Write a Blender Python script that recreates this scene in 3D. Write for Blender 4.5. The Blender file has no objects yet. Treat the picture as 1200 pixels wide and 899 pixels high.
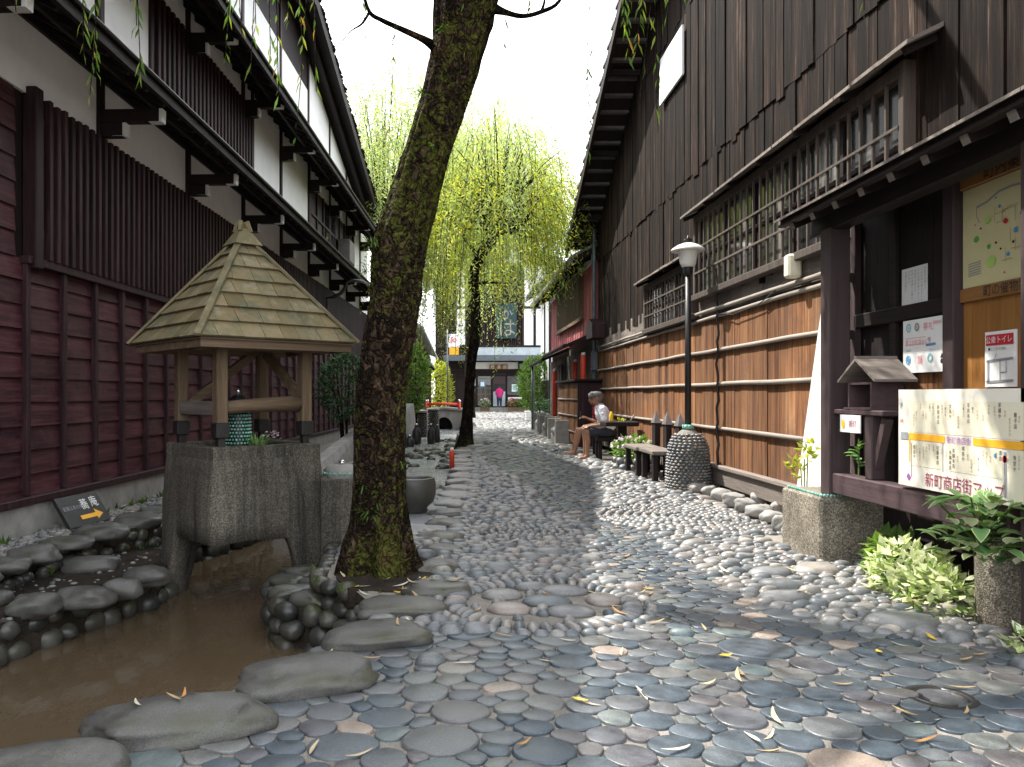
import bpy, math, random
from mathutils import Vector, Matrix, noise as mnoise
R = random.Random(7)
SC = bpy.context.scene
COL = SC.collection
F = 950.0; VX = 533.0; VY = 463.0; EYE = 1.2
rad = math.radians
sin, cos, pi = math.sin, math.cos, math.pi

def G(px, py, z=0.0):
    """pixel of the photograph on the plane Z = z -> world point"""
    Y = (EYE - z) * F / (py - VY)
    return ((px - VX) * Y / F, Y, z)
def P(px, py, Y):
    return ((px - VX) * Y / F, Y, EYE - (py - VY) * Y / F)
def lerp(a, b, t): return a + (b - a) * t
def clamp(v, a, b): return max(a, min(b, v))
def sstep(a, b, v):
    t = clamp((v - a) / (b - a), 0, 1); return t * t * (3 - 2 * t)
def nz(x, y, z=0.0): return mnoise.noise(Vector((x, y, z)))
def interp(tab, v):
    if v <= tab[0][0]: return tab[0][1]
    for (a, b), (c, d) in zip(tab, tab[1:]):
        if v <= c: return b + (d - b) * (v - a) / (c - a)
    return tab[-1][1]

# ------------------------------------------------------------- mesh builder
class MB:
    def __init__(s): s.v = []; s.f = []; s.m = []; s.cur = 0
    def add(s, vs, fs):
        n = len(s.v); s.v.extend(vs)
        for f in fs: s.f.append(tuple(i + n for i in f)); s.m.append(s.cur)
    def box(s, x0, x1, y0, y1, z0, z1):
        s.add([(x0,y0,z0),(x1,y0,z0),(x1,y1,z0),(x0,y1,z0),(x0,y0,z1),(x1,y0,z1),(x1,y1,z1),(x0,y1,z1)],
              [(0,3,2,1),(4,5,6,7),(0,1,5,4),(1,2,6,5),(2,3,7,6),(3,0,4,7)])
    def cbox(s, x0, x1, y0, y1, z0, z1, c=.008):
        """box with chamfered edges"""
        X = (x0, x0+c, x1-c, x1); Yv = (y0, y0+c, y1-c, y1); Z = (z0, z0+c, z1-c, z1)
        pts = []; idx = {}
        for i in (0,1):
            for j in (0,1):
                for k in (0,1):
                    for ax in range(3):
                        p = [X[1] if i == 0 else X[2], Yv[1] if j == 0 else Yv[2], Z[1] if k == 0 else Z[2]]
                        p[ax] = ((x0, x1)[i], (y0, y1)[j], (z0, z1)[k])[ax]
                        idx[(i,j,k,ax)] = len(pts); pts.append(tuple(p))
        fs = []
        for ax in range(3):
            o = [a for a in range(3) if a != ax]
            for sd in (0,1):
                q = []
                for (a, b) in ((0,0),(1,0),(1,1),(0,1)):
                    t = [0,0,0]; t[ax] = sd; t[o[0]] = a; t[o[1]] = b; q.append(idx[(t[0],t[1],t[2],ax)])
                fs.append(tuple(q))
            for a in (0,1):
                for b in (0,1):
                    q = []
                    for e, axx in ((0,o[0]),(0,o[1]),(1,o[1]),(1,o[0])):
                        t = [0,0,0]; t[ax] = e; t[o[0]] = a; t[o[1]] = b; q.append(idx[(t[0],t[1],t[2],axx)])
                    fs.append(tuple(q))
        for i in (0,1):
            for j in (0,1):
                for k in (0,1): fs.append((idx[(i,j,k,0)], idx[(i,j,k,1)], idx[(i,j,k,2)]))
        # orient outward
        c0 = Vector(((x0+x1)/2, (y0+y1)/2, (z0+z1)/2)); out = []
        for f in fs:
            p = [Vector(pts[i]) for i in f]
            n = (p[1]-p[0]).cross(p[2]-p[0]); m = sum(p, Vector())/len(p)
            out.append(f if n.dot(m - c0) > 0 else tuple(reversed(f)))
        s.add(pts, out)
    def beam(s, a, b, w, h, up=(0,0,1), w2=None, h2=None):
        a = Vector(a); b = Vector(b); d = (b-a).normalized(); u = Vector(up)
        if abs(d.dot(u)) > .98: u = Vector((1,0,0))
        sx = d.cross(u).normalized(); u = sx.cross(d).normalized()
        w2 = w if w2 is None else w2; h2 = h if h2 is None else h2
        vs = []
        for p, ww, hh in ((a,w,h),(b,w2,h2)):
            for i, j in ((-1,-1),(1,-1),(1,1),(-1,1)): vs.append(tuple(p + sx*(i*ww/2) + u*(j*hh/2)))
        s.add(vs, [(3,2,1,0),(4,5,6,7),(0,1,5,4),(1,2,6,5),(2,3,7,6),(3,0,4,7)])
    def tube(s, pts, rr, n=8, cap=True, wob=0.0, fr=3.0):
        pts = [Vector(p) for p in pts]; k = len(pts)
        if not hasattr(rr, '__len__'): rr = [rr]*k
        d0 = (pts[1]-pts[0]).normalized()
        u = d0.cross(Vector((0,0,1)))
        if u.length < .05: u = d0.cross(Vector((1,0,0)))
        u.normalize(); vs = []
        for i in range(k):
            d = (pts[min(i+1,k-1)] - pts[max(i-1,0)]).normalized()
            u = (u - d*u.dot(d)).normalized(); w = d.cross(u)
            for j in range(n):
                t = 2*pi*j/n; q = u*cos(t) + w*sin(t); r = rr[i]
                if wob:
                    p = pts[i] + q*r; r *= 1 + wob*mnoise.noise(p*fr) + wob*.5*mnoise.noise(p*fr*2.7)
                vs.append(tuple(pts[i] + q*r))
        fs = []
        for i in range(k-1):
            for j in range(n):
                a = i*n+j; b = i*n+(j+1)%n; fs.append((a, b, b+n, a+n))
        if cap: fs.append(tuple(range(n-1,-1,-1))); fs.append(tuple((k-1)*n+j for j in range(n)))
        s.add(vs, fs)
    def lathe(s, prof, c=(0,0,0), n=20, wob=0.0):
        vs = []; k = len(prof)
        for r, z in prof:
            for j in range(n):
                t = 2*pi*j/n; rr = r*(1 + wob*nz(cos(t)*2+c[0], sin(t)*2+c[1], z*3))
                vs.append((c[0]+rr*cos(t), c[1]+rr*sin(t), c[2]+z))
        fs = []
        for i in range(k-1):
            for j in range(n):
                a = i*n+j; b = i*n+(j+1)%n; fs.append((a, b, b+n, a+n))
        fs.append(tuple(range(n-1,-1,-1))); fs.append(tuple((k-1)*n+j for j in range(n)))
        s.add(vs, fs)
    def blob(s, c, rx, ry, rz, rot=0.0, n=12, m=7, wob=.12, sq=1.0, seed=None, tilt=0.0):
        sd = R.random()*100 if seed is None else seed
        vs = []; cr, sr = cos(rot), sin(rot); ct, st = cos(tilt), sin(tilt)
        def pt(t, ph):
            x, y, z = cos(t)*cos(ph), sin(t)*cos(ph), sin(ph)
            k = 1 + wob*nz(x*1.3+sd, y*1.3, z*1.3) + (wob*.35*nz(x*3.7+sd, y*3.7, z*3.7+sd) + wob*.14*nz(x*9+sd, y*9, z*9) if n > 18 else 0)
            x = math.copysign(abs(x)**sq, x)*rx*k; y = math.copysign(abs(y)**sq, y)*ry*k; z = math.copysign(abs(z)**sq, z)*rz*k
            x, z = x*ct - z*st, x*st + z*ct
            return (c[0]+x*cr-y*sr, c[1]+x*sr+y*cr, c[2]+z)
        vs.append(pt(0, -pi/2))
        for i in range(1, m):
            ph = -pi/2 + pi*i/m
            for j in range(n): vs.append(pt(2*pi*j/n, ph))
        vs.append(pt(0, pi/2)); fs = []
        for j in range(n): fs.append((0, 1+(j+1)%n, 1+j))
        for i in range(m-2):
            for j in range(n):
                a = 1+i*n+j; b = 1+i*n+(j+1)%n; fs.append((a, b, b+n, a+n))
        o = 1+(m-2)*n; T = len(vs)-1
        for j in range(n): fs.append((o+j, o+(j+1)%n, T))
        s.add(vs, fs)
    def prism(s, poly, axis, a, b):
        """poly of (u,v) extruded along axis from a to b; axis x:(u,v)=(y,z)  y:(x,z)  z:(x,y)"""
        def p(u, v, w): return {'x':(w,u,v), 'y':(u,w,v), 'z':(u,v,w)}[axis]
        n = len(poly); area = sum(poly[i][0]*poly[(i+1)%n][1]-poly[(i+1)%n][0]*poly[i][1] for i in range(n))
        pl = list(poly) if area > 0 else list(reversed(poly))
        if axis == 'y': pl.reverse()
        vs = [p(u,v,min(a,b)) for u,v in pl] + [p(u,v,max(a,b)) for u,v in pl]
        fs = [tuple(range(n-1,-1,-1)), tuple(range(n,2*n))] + [(i,(i+1)%n,(i+1)%n+n,i+n) for i in range(n)]
        s.add(vs, fs)
    def quad(s, a, b, c, d): s.add([tuple(a),tuple(b),tuple(c),tuple(d)], [(0,1,2,3)])
    def leaf(s, base, tip, w, nrm, bend=0.0, seg=2):
        """pointed leaf blade"""
        base = Vector(base); tip = Vector(tip); d = tip - base; L = d.length
        if L < 1e-6: return
        sd = d.cross(Vector(nrm))
        if sd.length < 1e-6: sd = d.cross(Vector((.3,.5,.8)))
        sd.normalize(); n = sd.cross(d).normalized()
        m = base + d*.45 + n*(bend*L)
        s.add([tuple(base), tuple(m - sd*w/2), tuple(tip), tuple(m + sd*w/2)], [(0,1,2,3)])

def new_obj(name, mb, mats, smooth=False, off=(0,0,0)):
    me = bpy.data.meshes.new(name)
    if off == (0,0,0): vs = mb.v
    else:
        ox, oy, oz = off; vs = [(x-ox, y-oy, z-oz) for x, y, z in mb.v]
    me.from_pydata(vs, [], mb.f)
    if not isinstance(mats, (list, tuple)): mats = [mats]
    for m in mats: me.materials.append(m)
    if any(mb.m): me.polygons.foreach_set('material_index', mb.m)
    if smooth: me.polygons.foreach_set('use_smooth', [True]*len(me.polygons))
    me.update()
    o = bpy.data.objects.new(name, me); COL.objects.link(o); return o

ORG = {}
def thing(name, label, cat, loc=(0,0,0), rz=0.0, group=None, org=None):
    o = bpy.data.objects.new(name, None); COL.objects.link(o)
    o.empty_display_size = .1
    o.location = loc; o.rotation_euler = (0,0,rz); o['label'] = label; o['category'] = cat
    if group: o['group'] = group
    ORG[o.name] = tuple(loc) if org is None else org
    return o
def root_of(o):
    while o.parent: o = o.parent
    return o
def pieces(mb):
    """split a builder into its connected pieces"""
    par = list(range(len(mb.v)))
    def fd(i):
        while par[i] != i: par[i] = par[par[i]]; i = par[i]
        return i
    for f in mb.f:
        a = fd(f[0])
        for i in f[1:]: par[fd(i)] = a
    out = {}
    for f, m in zip(mb.f, mb.m): out.setdefault(fd(f[0]), []).append(f)
    res = []
    for fs in out.values():
        q = MB(); ids = {}
        for f in fs:
            for i in f:
                if i not in ids: ids[i] = len(q.v); q.v.append(mb.v[i])
            q.f.append(tuple(ids[i] for i in f)); q.m.append(0)
        res.append(q)
    return res
def parts(name, mb, mat, parent, smooth=False):
    return [part(name, q, mat, parent, smooth) for q in pieces(mb)]
def part(name, mb, mat, parent, smooth=False, label=None):
    """mesh in build space (same space as ORG of its thing), parented"""
    o = new_obj(name, mb, mat, smooth, ORG[root_of(parent).name]); o.parent = parent
    if label: o['label'] = label
    return o
def solo(name, mb, mat, label, cat, loc=None, group=None, smooth=False):
    """a thing that is one mesh, origin at its base"""
    if loc is None:
        xs = [p[0] for p in mb.v]; ys = [p[1] for p in mb.v]; zs = [p[2] for p in mb.v]
        loc = ((min(xs)+max(xs))/2, (min(ys)+max(ys))/2, min(zs))
    o = new_obj(name, mb, mat, smooth, tuple(loc)); o.location = loc
    o['label'] = label; o['category'] = cat; ORG[o.name] = tuple(loc)
    if group: o['group'] = group
    return o
def struct(name, mb, mat, smooth=False):
    o = new_obj(name, mb, mat, smooth); o['kind'] = 'structure'; return o
def copy_thing(o, loc, rz=0.0, scale=1.0, label=None):
    c = o.copy(); COL.objects.link(c); c.location = loc; c.rotation_euler = (0,0,rz); c.scale = (scale,)*3
    if label: c['label'] = label
    for ch in o.children:
        d = ch.copy(); COL.objects.link(d); d.parent = c
        for g in ch.children:
            e = g.copy(); COL.objects.link(e); e.parent = d
    return c

def text_mb(mb, body, size, frame, align='LEFT', lines=1.0, depth=0.0, sx=1.0):
    """flat lettering; frame(u, v) -> world point; appended to mb"""
    cu = bpy.data.curves.new('lettering', 'FONT'); cu.body = body; cu.size = size; cu.align_x = align; cu.space_line = lines
    cu.resolution_u = 3
    ob = bpy.data.objects.new('lettering', cu); COL.objects.link(ob)
    dg = bpy.context.evaluated_depsgraph_get()
    me = bpy.data.meshes.new_from_object(ob.evaluated_get(dg))
    vs = [frame(v.co.x*sx, v.co.y) for v in me.vertices]; fs = [tuple(p.vertices) for p in me.polygons]
    mb.add(vs, fs)
    bpy.data.objects.remove(ob); bpy.data.curves.remove(cu); bpy.data.meshes.remove(me)

def remesh_obj(o, voxel, smooth=4):
    """fuse overlapping shapes of a mesh object into one continuous skin"""
    m = o.modifiers.new('r', 'REMESH'); m.mode = 'VOXEL'; m.voxel_size = voxel; m.use_smooth_shade = True
    if smooth:
        q = o.modifiers.new('s', 'SMOOTH'); q.iterations = smooth; q.factor = .5
    dg = bpy.context.evaluated_depsgraph_get()
    me = bpy.data.meshes.new_from_object(o.evaluated_get(dg)); old = o.data
    o.modifiers.clear(); o.data = me; me.name = o.name; bpy.data.meshes.remove(old)
    me.polygons.foreach_set('use_smooth', [True]*len(me.polygons))

# ------------------------------------------------------------- materials
class NT:
    def __init__(s, name):
        s.mat = bpy.data.materials.new(name); s.mat.use_nodes = True
        s.t = s.mat.node_tree; s.t.nodes.clear()
        s.out = s.n('ShaderNodeOutputMaterial'); s._co = None; s._isl = None
    def n(s, typ, **kw):
        x = s.t.nodes.new(typ)
        for k, v in kw.items(): setattr(x, k, v)
        return x
    def lk(s, a, b): s.t.links.new(a, b)
    def co(s):
        if not s._co: s._co = s.n('ShaderNodeTexCoord').outputs['Object']
        return s._co
    def isl(s):
        if not s._isl: s._isl = s.n('ShaderNodeNewGeometry').outputs['Random Per Island']
        return s._isl
    def objrand(s): return s.n('ShaderNodeObjectInfo').outputs['Random']
    def noise(s, scale, stretch=(1,1,1), detail=5, rough=.6, isl=False):
        m = s.n('ShaderNodeMapping'); s.lk(s.co(), m.inputs['Vector']); m.inputs['Scale'].default_value = stretch
        v = m.outputs[0]
        if isl:
            a = s.n('ShaderNodeVectorMath', operation='SCALE'); a.inputs[0].default_value = (37.,51.,23.); s.lk(s.isl(), a.inputs['Scale'])
            b = s.n('ShaderNodeVectorMath', operation='ADD'); s.lk(v, b.inputs[0]); s.lk(a.outputs[0], b.inputs[1]); v = b.outputs[0]
        t = s.n('ShaderNodeTexNoise'); t.inputs['Scale'].default_value = scale; t.inputs['Detail'].default_value = detail; t.inputs['Roughness'].default_value = rough
        s.lk(v, t.inputs['Vector']); return t.outputs[0]
    def ramp(s, fac, stops, interp='LINEAR'):
        r = s.n('ShaderNodeValToRGB'); e = r.color_ramp.elements; r.color_ramp.interpolation = interp
        while len(e) < len(stops): e.new(.5)
        for el, (p, c) in zip(e, stops): el.position = p; el.color = (*c, 1) if len(c) == 3 else c
        s.lk(fac, r.inputs[0]); return r.outputs[0]
    def fl(s, fac, lo, hi, a=0., b=1.):
        m = s.n('ShaderNodeMapRange'); m.inputs[1].default_value = lo; m.inputs[2].default_value = hi; m.inputs[3].default_value = a; m.inputs[4].default_value = b
        s.lk(fac, m.inputs[0]); return m.outputs[0]
    def mix(s, fac, a, b, mode='MIX'):
        m = s.n('ShaderNodeMix', data_type='RGBA', blend_type=mode)
        for sock, v in ((m.inputs[0], fac), (m.inputs[6], a), (m.inputs[7], b)):
            if isinstance(v, (int, float)): sock.default_value = v
            elif isinstance(v, tuple): sock.default_value = (*v, 1)
            else: s.lk(v, sock)
        return m.outputs[2]
    def math(s, op, a, b=0.0):
        m = s.n('ShaderNodeMath', operation=op)
        for sock, v in ((m.inputs[0], a), (m.inputs[1], b)):
            if isinstance(v, (int, float)): sock.default_value = v
            else: s.lk(v, sock)
        return m.outputs[0]
    def bump(s, h, strength=.3, dist=.01):
        b = s.n('ShaderNodeBump'); b.inputs['Strength'].default_value = strength; b.inputs['Distance'].default_value = dist
        s.lk(h, b.inputs['Height']); return b.outputs[0]
    def pbsdf(s, col, rough=.7, normal=None, spec=.4, **kw):
        p = s.n('ShaderNodeBsdfPrincipled')
        for nm, v in (('Base Color', col), ('Roughness', rough)):
            if isinstance(v, tuple): p.inputs[nm].default_value = (*v, 1)
            elif isinstance(v, (int, float)): p.inputs[nm].default_value = v
            else: s.lk(v, p.inputs[nm])
        p.inputs['Specular IOR Level'].default_value = spec
        if normal is not None: s.lk(normal, p.inputs['Normal'])
        for k, v in kw.items(): p.inputs[k].default_value = v
        s.lk(p.outputs[0], s.out.inputs[0]); return p

def m_plain(name, col, rough=.6, var=.25, scale=8, bump=.15, spec=.4, metal=0.0, island=0.0):
    t = NT(name); n = t.noise(scale); n2 = t.noise(scale*7, detail=3)
    k = tuple(c*(1-var) for c in col); l = tuple(min(1, c*(1+var)) for c in col)
    c = t.ramp(n, [(.3, k), (.7, l)])
    if island:
        c = t.mix(1.0, c, t.ramp(t.isl(), [(0, (1-island,)*3), (1, (1,)*3)]), 'MULTIPLY')
    t.pbsdf(c, t.fl(n2, .3, .7, rough-.1, min(1, rough+.1)), t.bump(n2, bump, .004), spec, Metallic=metal); return t.mat
def m_wood(name, stops, axis='z', scale=3., rough=.75, bump=.5, island=.5, spec=.25, worn=None):
    """grain running along an axis, each board its own tone"""
    t = NT(name); st = {'z':(9,9,.6), 'y':(9,.6,9), 'x':(.6,9,9)}[axis]; st2 = {'z':(40,40,1.2), 'y':(40,1.2,40), 'x':(1.2,40,40)}[axis]
    n = t.noise(scale, st, 6, .65, True); f = t.noise(scale, st2, 4, .7, True)
    mixf = t.math('ADD', t.math('MULTIPLY', n, .6), t.math('MULTIPLY', f, .4))
    c = t.ramp(mixf, stops)
    if island: c = t.mix(1.0, c, t.ramp(t.isl(), [(0, (1-island, 1-island, 1-island)), (1, (1.08, 1.06, 1.03))]), 'MULTIPLY')
    if worn:
        w = t.noise(1.1, (1,1,1), 6, .7); c = t.mix(t.fl(w, .5, .72), c, worn)
    t.pbsdf(c, t.fl(f, .3, .7, rough-.12, min(1, rough+.12)), t.bump(mixf, bump, .01), spec); return t.mat
def m_stone(name, stops, rough=.6, bump=.4, speck=.35, spec=.4, moss=None, interp='LINEAR'):
    t = NT(name); c = t.ramp(t.isl(), stops, interp)
    n = t.noise(9, isl=True); f = t.noise(160, detail=3)
    c = t.mix(1.0, c, t.ramp(n, [(.25, (.62,)*3), (.75, (1.25,)*3)]), 'MULTIPLY')
    c = t.mix(speck, c, t.ramp(f, [(.35, (.35,)*3), (.65, (1.5,)*3)]), 'MULTIPLY')
    if moss:
        g = t.n('ShaderNodeNewGeometry'); sp = t.n('ShaderNodeSeparateXYZ'); t.lk(g.outputs['Normal'], sp.inputs[0])
        w = t.math('MULTIPLY', t.fl(t.noise(3.0), .48, .68), t.fl(sp.outputs[2], -.2, .7)); c = t.mix(w, c, moss)
    b = t.math('ADD', t.math('MULTIPLY', n, .7), t.math('MULTIPLY', f, .3))
    t.pbsdf(c, t.fl(n, .3, .7, rough-.15, rough+.12), t.bump(b, bump, .006), spec); return t.mat
def m_leaf(name, stops, trans=.5, rough=.5, tcol=None):
    t = NT(name); c = t.ramp(t.isl(), stops)
    p = t.n('ShaderNodeBsdfPrincipled'); t.lk(c, p.inputs['Base Color']); p.inputs['Roughness'].default_value = rough; p.inputs['Specular IOR Level'].default_value = .3
    tr = t.n('ShaderNodeBsdfTranslucent'); t.lk(t.mix(1.0, c, tcol or (1.6, 1.7, .8), 'MULTIPLY'), tr.inputs[0])
    m = t.n('ShaderNodeMixShader'); m.inputs[0].default_value = trans
    t.lk(p.outputs[0], m.inputs[1]); t.lk(tr.outputs[0], m.inputs[2]); t.lk(m.outputs[0], t.out.inputs[0]); return t.mat
M = {}
M['maroon'] = m_wood('maroon_stained_boards', [(.38,(.020,.0055,.008)),(.5,(.058,.015,.021)),(.62,(.105,.036,.043))], 'y', 2.5, .65, .4, .45, worn=(.080,.036,.040))
M['maroon_v'] = m_wood('maroon_stained_posts', [(.38,(.014,.0055,.008)),(.52,(.034,.013,.017)),(.64,(.064,.030,.036))], 'z', 2.5, .6, .25, .4)
M['darkwood'] = m_wood('dark_timber', [(.3,(.010,.007,.007)),(.6,(.022,.014,.013)),(.8,(.045,.03,.027))], 'y', 2.5, .7, .3, .35)
M['darkwood_v'] = m_wood('dark_timber_upright', [(.3,(.010,.007,.007)),(.6,(.022,.014,.014)),(.8,(.045,.03,.028))], 'z', 2.5, .7, .3, .35)
M['plaster'] = m_plain('white_plaster', (.80,.80,.79), .85, .06, 2.5, .08, .2)
M['white_paint'] = m_plain('white_painted_wood', (.72,.72,.70), .6, .08, 5, .1)
M['board_dark'] = m_wood('weathered_black_boards', [(.37,(.004,.0024,.0017)),(.48,(.011,.0066,.0048)),(.55,(.028,.0165,.0115)),(.61,(.066,.043,.032)),(.69,(.21,.165,.138))], 'z', 1.8, .85, 1.0, .72, spec=.12)
M['board_orange'] = m_wood('weathered_orange_boards', [(.36,(.040,.019,.011)),(.44,(.135,.056,.025)),(.51,(.24,.108,.046)),(.59,(.32,.165,.08)),(.70,(.42,.29,.19))], 'z', .8, .85, .9, .45, worn=(.10,.055,.034))
M['grey_wood'] = m_wood('silvered_wood', [(.3,(.10,.085,.075)),(.55,(.22,.19,.17)),(.8,(.38,.34,.31))], 'y', 2.0, .85, .6, .3)
M['grey_wood_x'] = m_wood('silvered_wood_crosswise', [(.3,(.10,.085,.075)),(.55,(.22,.19,.17)),(.8,(.38,.34,.31))], 'x', 2.0, .85, .6, .3)
M['window_bar'] = m_wood('weathered_brown_bars', [(.3,(.045,.034,.028)),(.55,(.105,.083,.070)),(.8,(.20,.17,.15))], 'z', 2.0, .85, .6, .3)
M['bamboo'] = m_wood('grey_bamboo', [(.3,(.16,.14,.12)),(.55,(.30,.27,.24)),(.8,(.42,.39,.36))], 'y', 2.0, .6, .2, .15)
M['gate_wood'] = m_wood('dull_purple_brown_timber', [(.3,(.045,.030,.032)),(.6,(.075,.052,.055)),(.8,(.11,.08,.083))], 'z', 2.0, .65, .25, .2)
M['gate_wood_y'] = m_wood('dull_purple_brown_rail', [(.3,(.050,.032,.035)),(.6,(.085,.055,.060)),(.8,(.12,.085,.09))], 'y', 2.0, .65, .25, .2)
M['honey'] = m_wood('varnished_honey_wood', [(.3,(.20,.085,.022)),(.55,(.33,.15,.042)),(.8,(.46,.24,.08))], 'z', 1.6, .5, .2, .25)
M['honey_y'] = m_wood('varnished_header_wood', [(.3,(.20,.095,.03)),(.55,(.31,.15,.05)),(.8,(.42,.22,.08))], 'y', 1.6, .5, .2, .25)
M['well_wood'] = m_wood('weathered_tan_timber', [(.25,(.055,.036,.022)),(.5,(.17,.12,.075)),(.75,(.31,.23,.155))], 'z', 2.0, .8, .5, .3)
M['well_wood_x'] = m_wood('weathered_tan_rail', [(.25,(.05,.034,.022)),(.5,(.15,.105,.068)),(.75,(.29,.215,.145))], 'x', 2.0, .8, .5, .3)
M['black'] = m_plain('black_metal', (.015,.014,.015), .45, .2)
M['iron'] = m_plain('dark_iron', (.03,.027,.026), .5, .3, 12, .3, .5, .4)
M['steel'] = m_plain('grey_steel_pipe', (.10,.12,.14), .4, .2, 8, .1, .5, .3)
M['silver'] = m_plain('polished_silver_ball', (.6,.62,.65), .2, .1, 8, .05, .5, .9)
M['copper_cap'] = m_plain('grey_sheet_metal', (.13,.115,.115), .55, .25, 6, .1)
M['red'] = m_plain('vermilion_paint', (.62,.055,.02), .5, .12)
M['redwall'] = m_wood('faded_red_boards', [(.3,(.38,.10,.115)),(.6,(.50,.16,.175)),(.8,(.58,.26,.26))], 'z', 1.4, .8, .2, .2)
M['concrete'] = m_plain('grey_concrete', (.26,.25,.235), .9, .25, 5, .4, .2)
M['tile'] = m_plain('grey_roof_tile', (.16,.17,.18), .55, .3, 3, .2)
M['roof_tile_light'] = m_plain('silver_grey_roof_tile', (.33,.35,.37), .5, .25, 3, .2)
M['ink'] = m_plain('black_ink', (.02,.018,.02), .6, .05)
M['ink_red'] = m_plain('red_ink', (.50,.02,.035), .55, .05)
M['ink_crimson'] = m_plain('crimson_lettering', (.30,.03,.09), .55, .05)
M['ink_purple'] = m_plain('violet_ink', (.32,.10,.38), .55, .05)
M['ink_orange'] = m_plain('orange_band', (.85,.42,.03), .55, .05)
M['ink_grey'] = m_plain('grey_ink', (.27,.28,.30), .6, .05)
M['ink_green'] = m_plain('green_ink', (.12,.38,.07), .6, .1)
M['ink_lgreen'] = m_plain('light_green_ink', (.36,.55,.12), .6, .1)
M['ink_blue'] = m_plain('blue_ink', (.08,.27,.48), .6, .1)
M['ink_tan'] = m_plain('tan_ink', (.42,.33,.22), .6, .1)
M['ink_teal'] = m_plain('teal_ink', (.25,.50,.52), .6, .1)
M['ink_dteal'] = m_plain('dark_teal_sign', (.014,.042,.045), .6, .1)
M['ink_pink'] = m_plain('pink_ink', (.72,.25,.30), .6, .1)
M['paper'] = m_plain('white_paper', (.78,.78,.77), .6, .03, 4, .02)
M['paper_cream'] = m_plain('cream_board', (.78,.74,.64), .5, .03, 3, .02)
M['paper_tint'] = m_plain('pale_yellow_tint', (.74,.69,.54), .5, .03, 3, .02)
M['map_yellow'] = m_plain('map_yellow', (.60,.55,.30), .45, .04, 2, .02)
M['lampglass'] = m_plain('milk_glass', (.78,.77,.72), .25, .03, 6, .02, .5)
M['lampshade'] = m_plain('enamel_shade', (.70,.69,.64), .4, .12, 9, .05)
M['lens'] = m_plain('cream_plastic', (.72,.68,.52), .4, .1)
M['yellow'] = m_plain('yellow_plastic', (.85,.50,.02), .4, .08)
M['teal_bead'] = m_stone('turquoise_glass_beads', [(0,(.10,.33,.27)),(.5,(.18,.46,.37)),(1,(.32,.58,.48))], .35, .1, .1, .5)
M['bead_white'] = m_stone('pale_pebbles', [(0,(.35,.36,.35)),(1,(.7,.7,.68))], .5, .1, .1)
# stones
M['disc'] = m_stone('sawn_slate_discs', [(0,(.045,.062,.078)),(.22,(.062,.080,.097)),(.42,(.086,.100,.110)),(.56,(.084,.084,.094)),(.68,(.105,.115,.118)),(.78,(.106,.097,.100)),(.88,(.130,.134,.126)),(.95,(.098,.130,.134)),(.975,(.26,.205,.165)),(1,(.24,.20,.17))], .43, .45, .45, .6)
M['pebble'] = m_stone('river_pebbles', [(0,(.090,.105,.115)),(.2,(.130,.140,.145)),(.4,(.18,.18,.178)),(.55,(.125,.128,.135)),(.7,(.225,.215,.20)),(.85,(.175,.165,.16)),(.95,(.27,.245,.215)),(1,(.25,.205,.185))], .48, .40, .35, .6)
M['boulder'] = m_stone('grey_river_boulders', [(0,(.048,.050,.048)),(.4,(.072,.072,.068)),(.7,(.092,.088,.080)),(1,(.066,.060,.050))], .5, .6, .5, .5, moss=(.045,.046,.020))
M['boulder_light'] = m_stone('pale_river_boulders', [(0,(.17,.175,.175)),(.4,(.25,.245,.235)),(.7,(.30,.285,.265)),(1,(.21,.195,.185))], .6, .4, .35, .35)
M['wetstone'] = m_stone('dark_damp_stones', [(0,(.022,.023,.022)),(.4,(.045,.046,.042)),(.75,(.065,.062,.052)),(1,(.05,.045,.028))], .42, .5, .3, .5, moss=(.040,.045,.016))
M['slab'] = m_stone('grey_flagstones', [(0,(.16,.17,.175)),(.5,(.22,.23,.235)),(1,(.27,.27,.26))], .6, .3, .3)
def _mortar():
    t = NT('sandy_mortar'); n = t.noise(3.5, detail=6); f = t.noise(220, detail=3); g = t.noise(60, detail=4)
    c = t.ramp(n, [(.3,(.17,.152,.132)),(.55,(.25,.23,.205)),(.75,(.20,.185,.165))])
    c = t.mix(.6, c, t.ramp(f, [(.35,(.45,)*3),(.65,(1.45,)*3)]), 'MULTIPLY')
    t.pbsdf(c, .9, t.bump(t.math('ADD', f, g), .7, .006), .2); return t.mat
M['mortar'] = _mortar()
def _soil():
    t = NT('dark_soil'); n = t.noise(4, detail=7); f = t.noise(90, detail=4)
    c = t.ramp(n, [(.3,(.018,.014,.011)),(.6,(.045,.035,.027)),(.8,(.075,.06,.045))])
    c = t.mix(.6, c, t.ramp(f, [(.35,(.5,)*3),(.65,(1.6,)*3)]), 'MULTIPLY')
    t.pbsdf(c, .95, t.bump(f, .9, .02), .15); return t.mat
M['soil'] = _soil()
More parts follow.
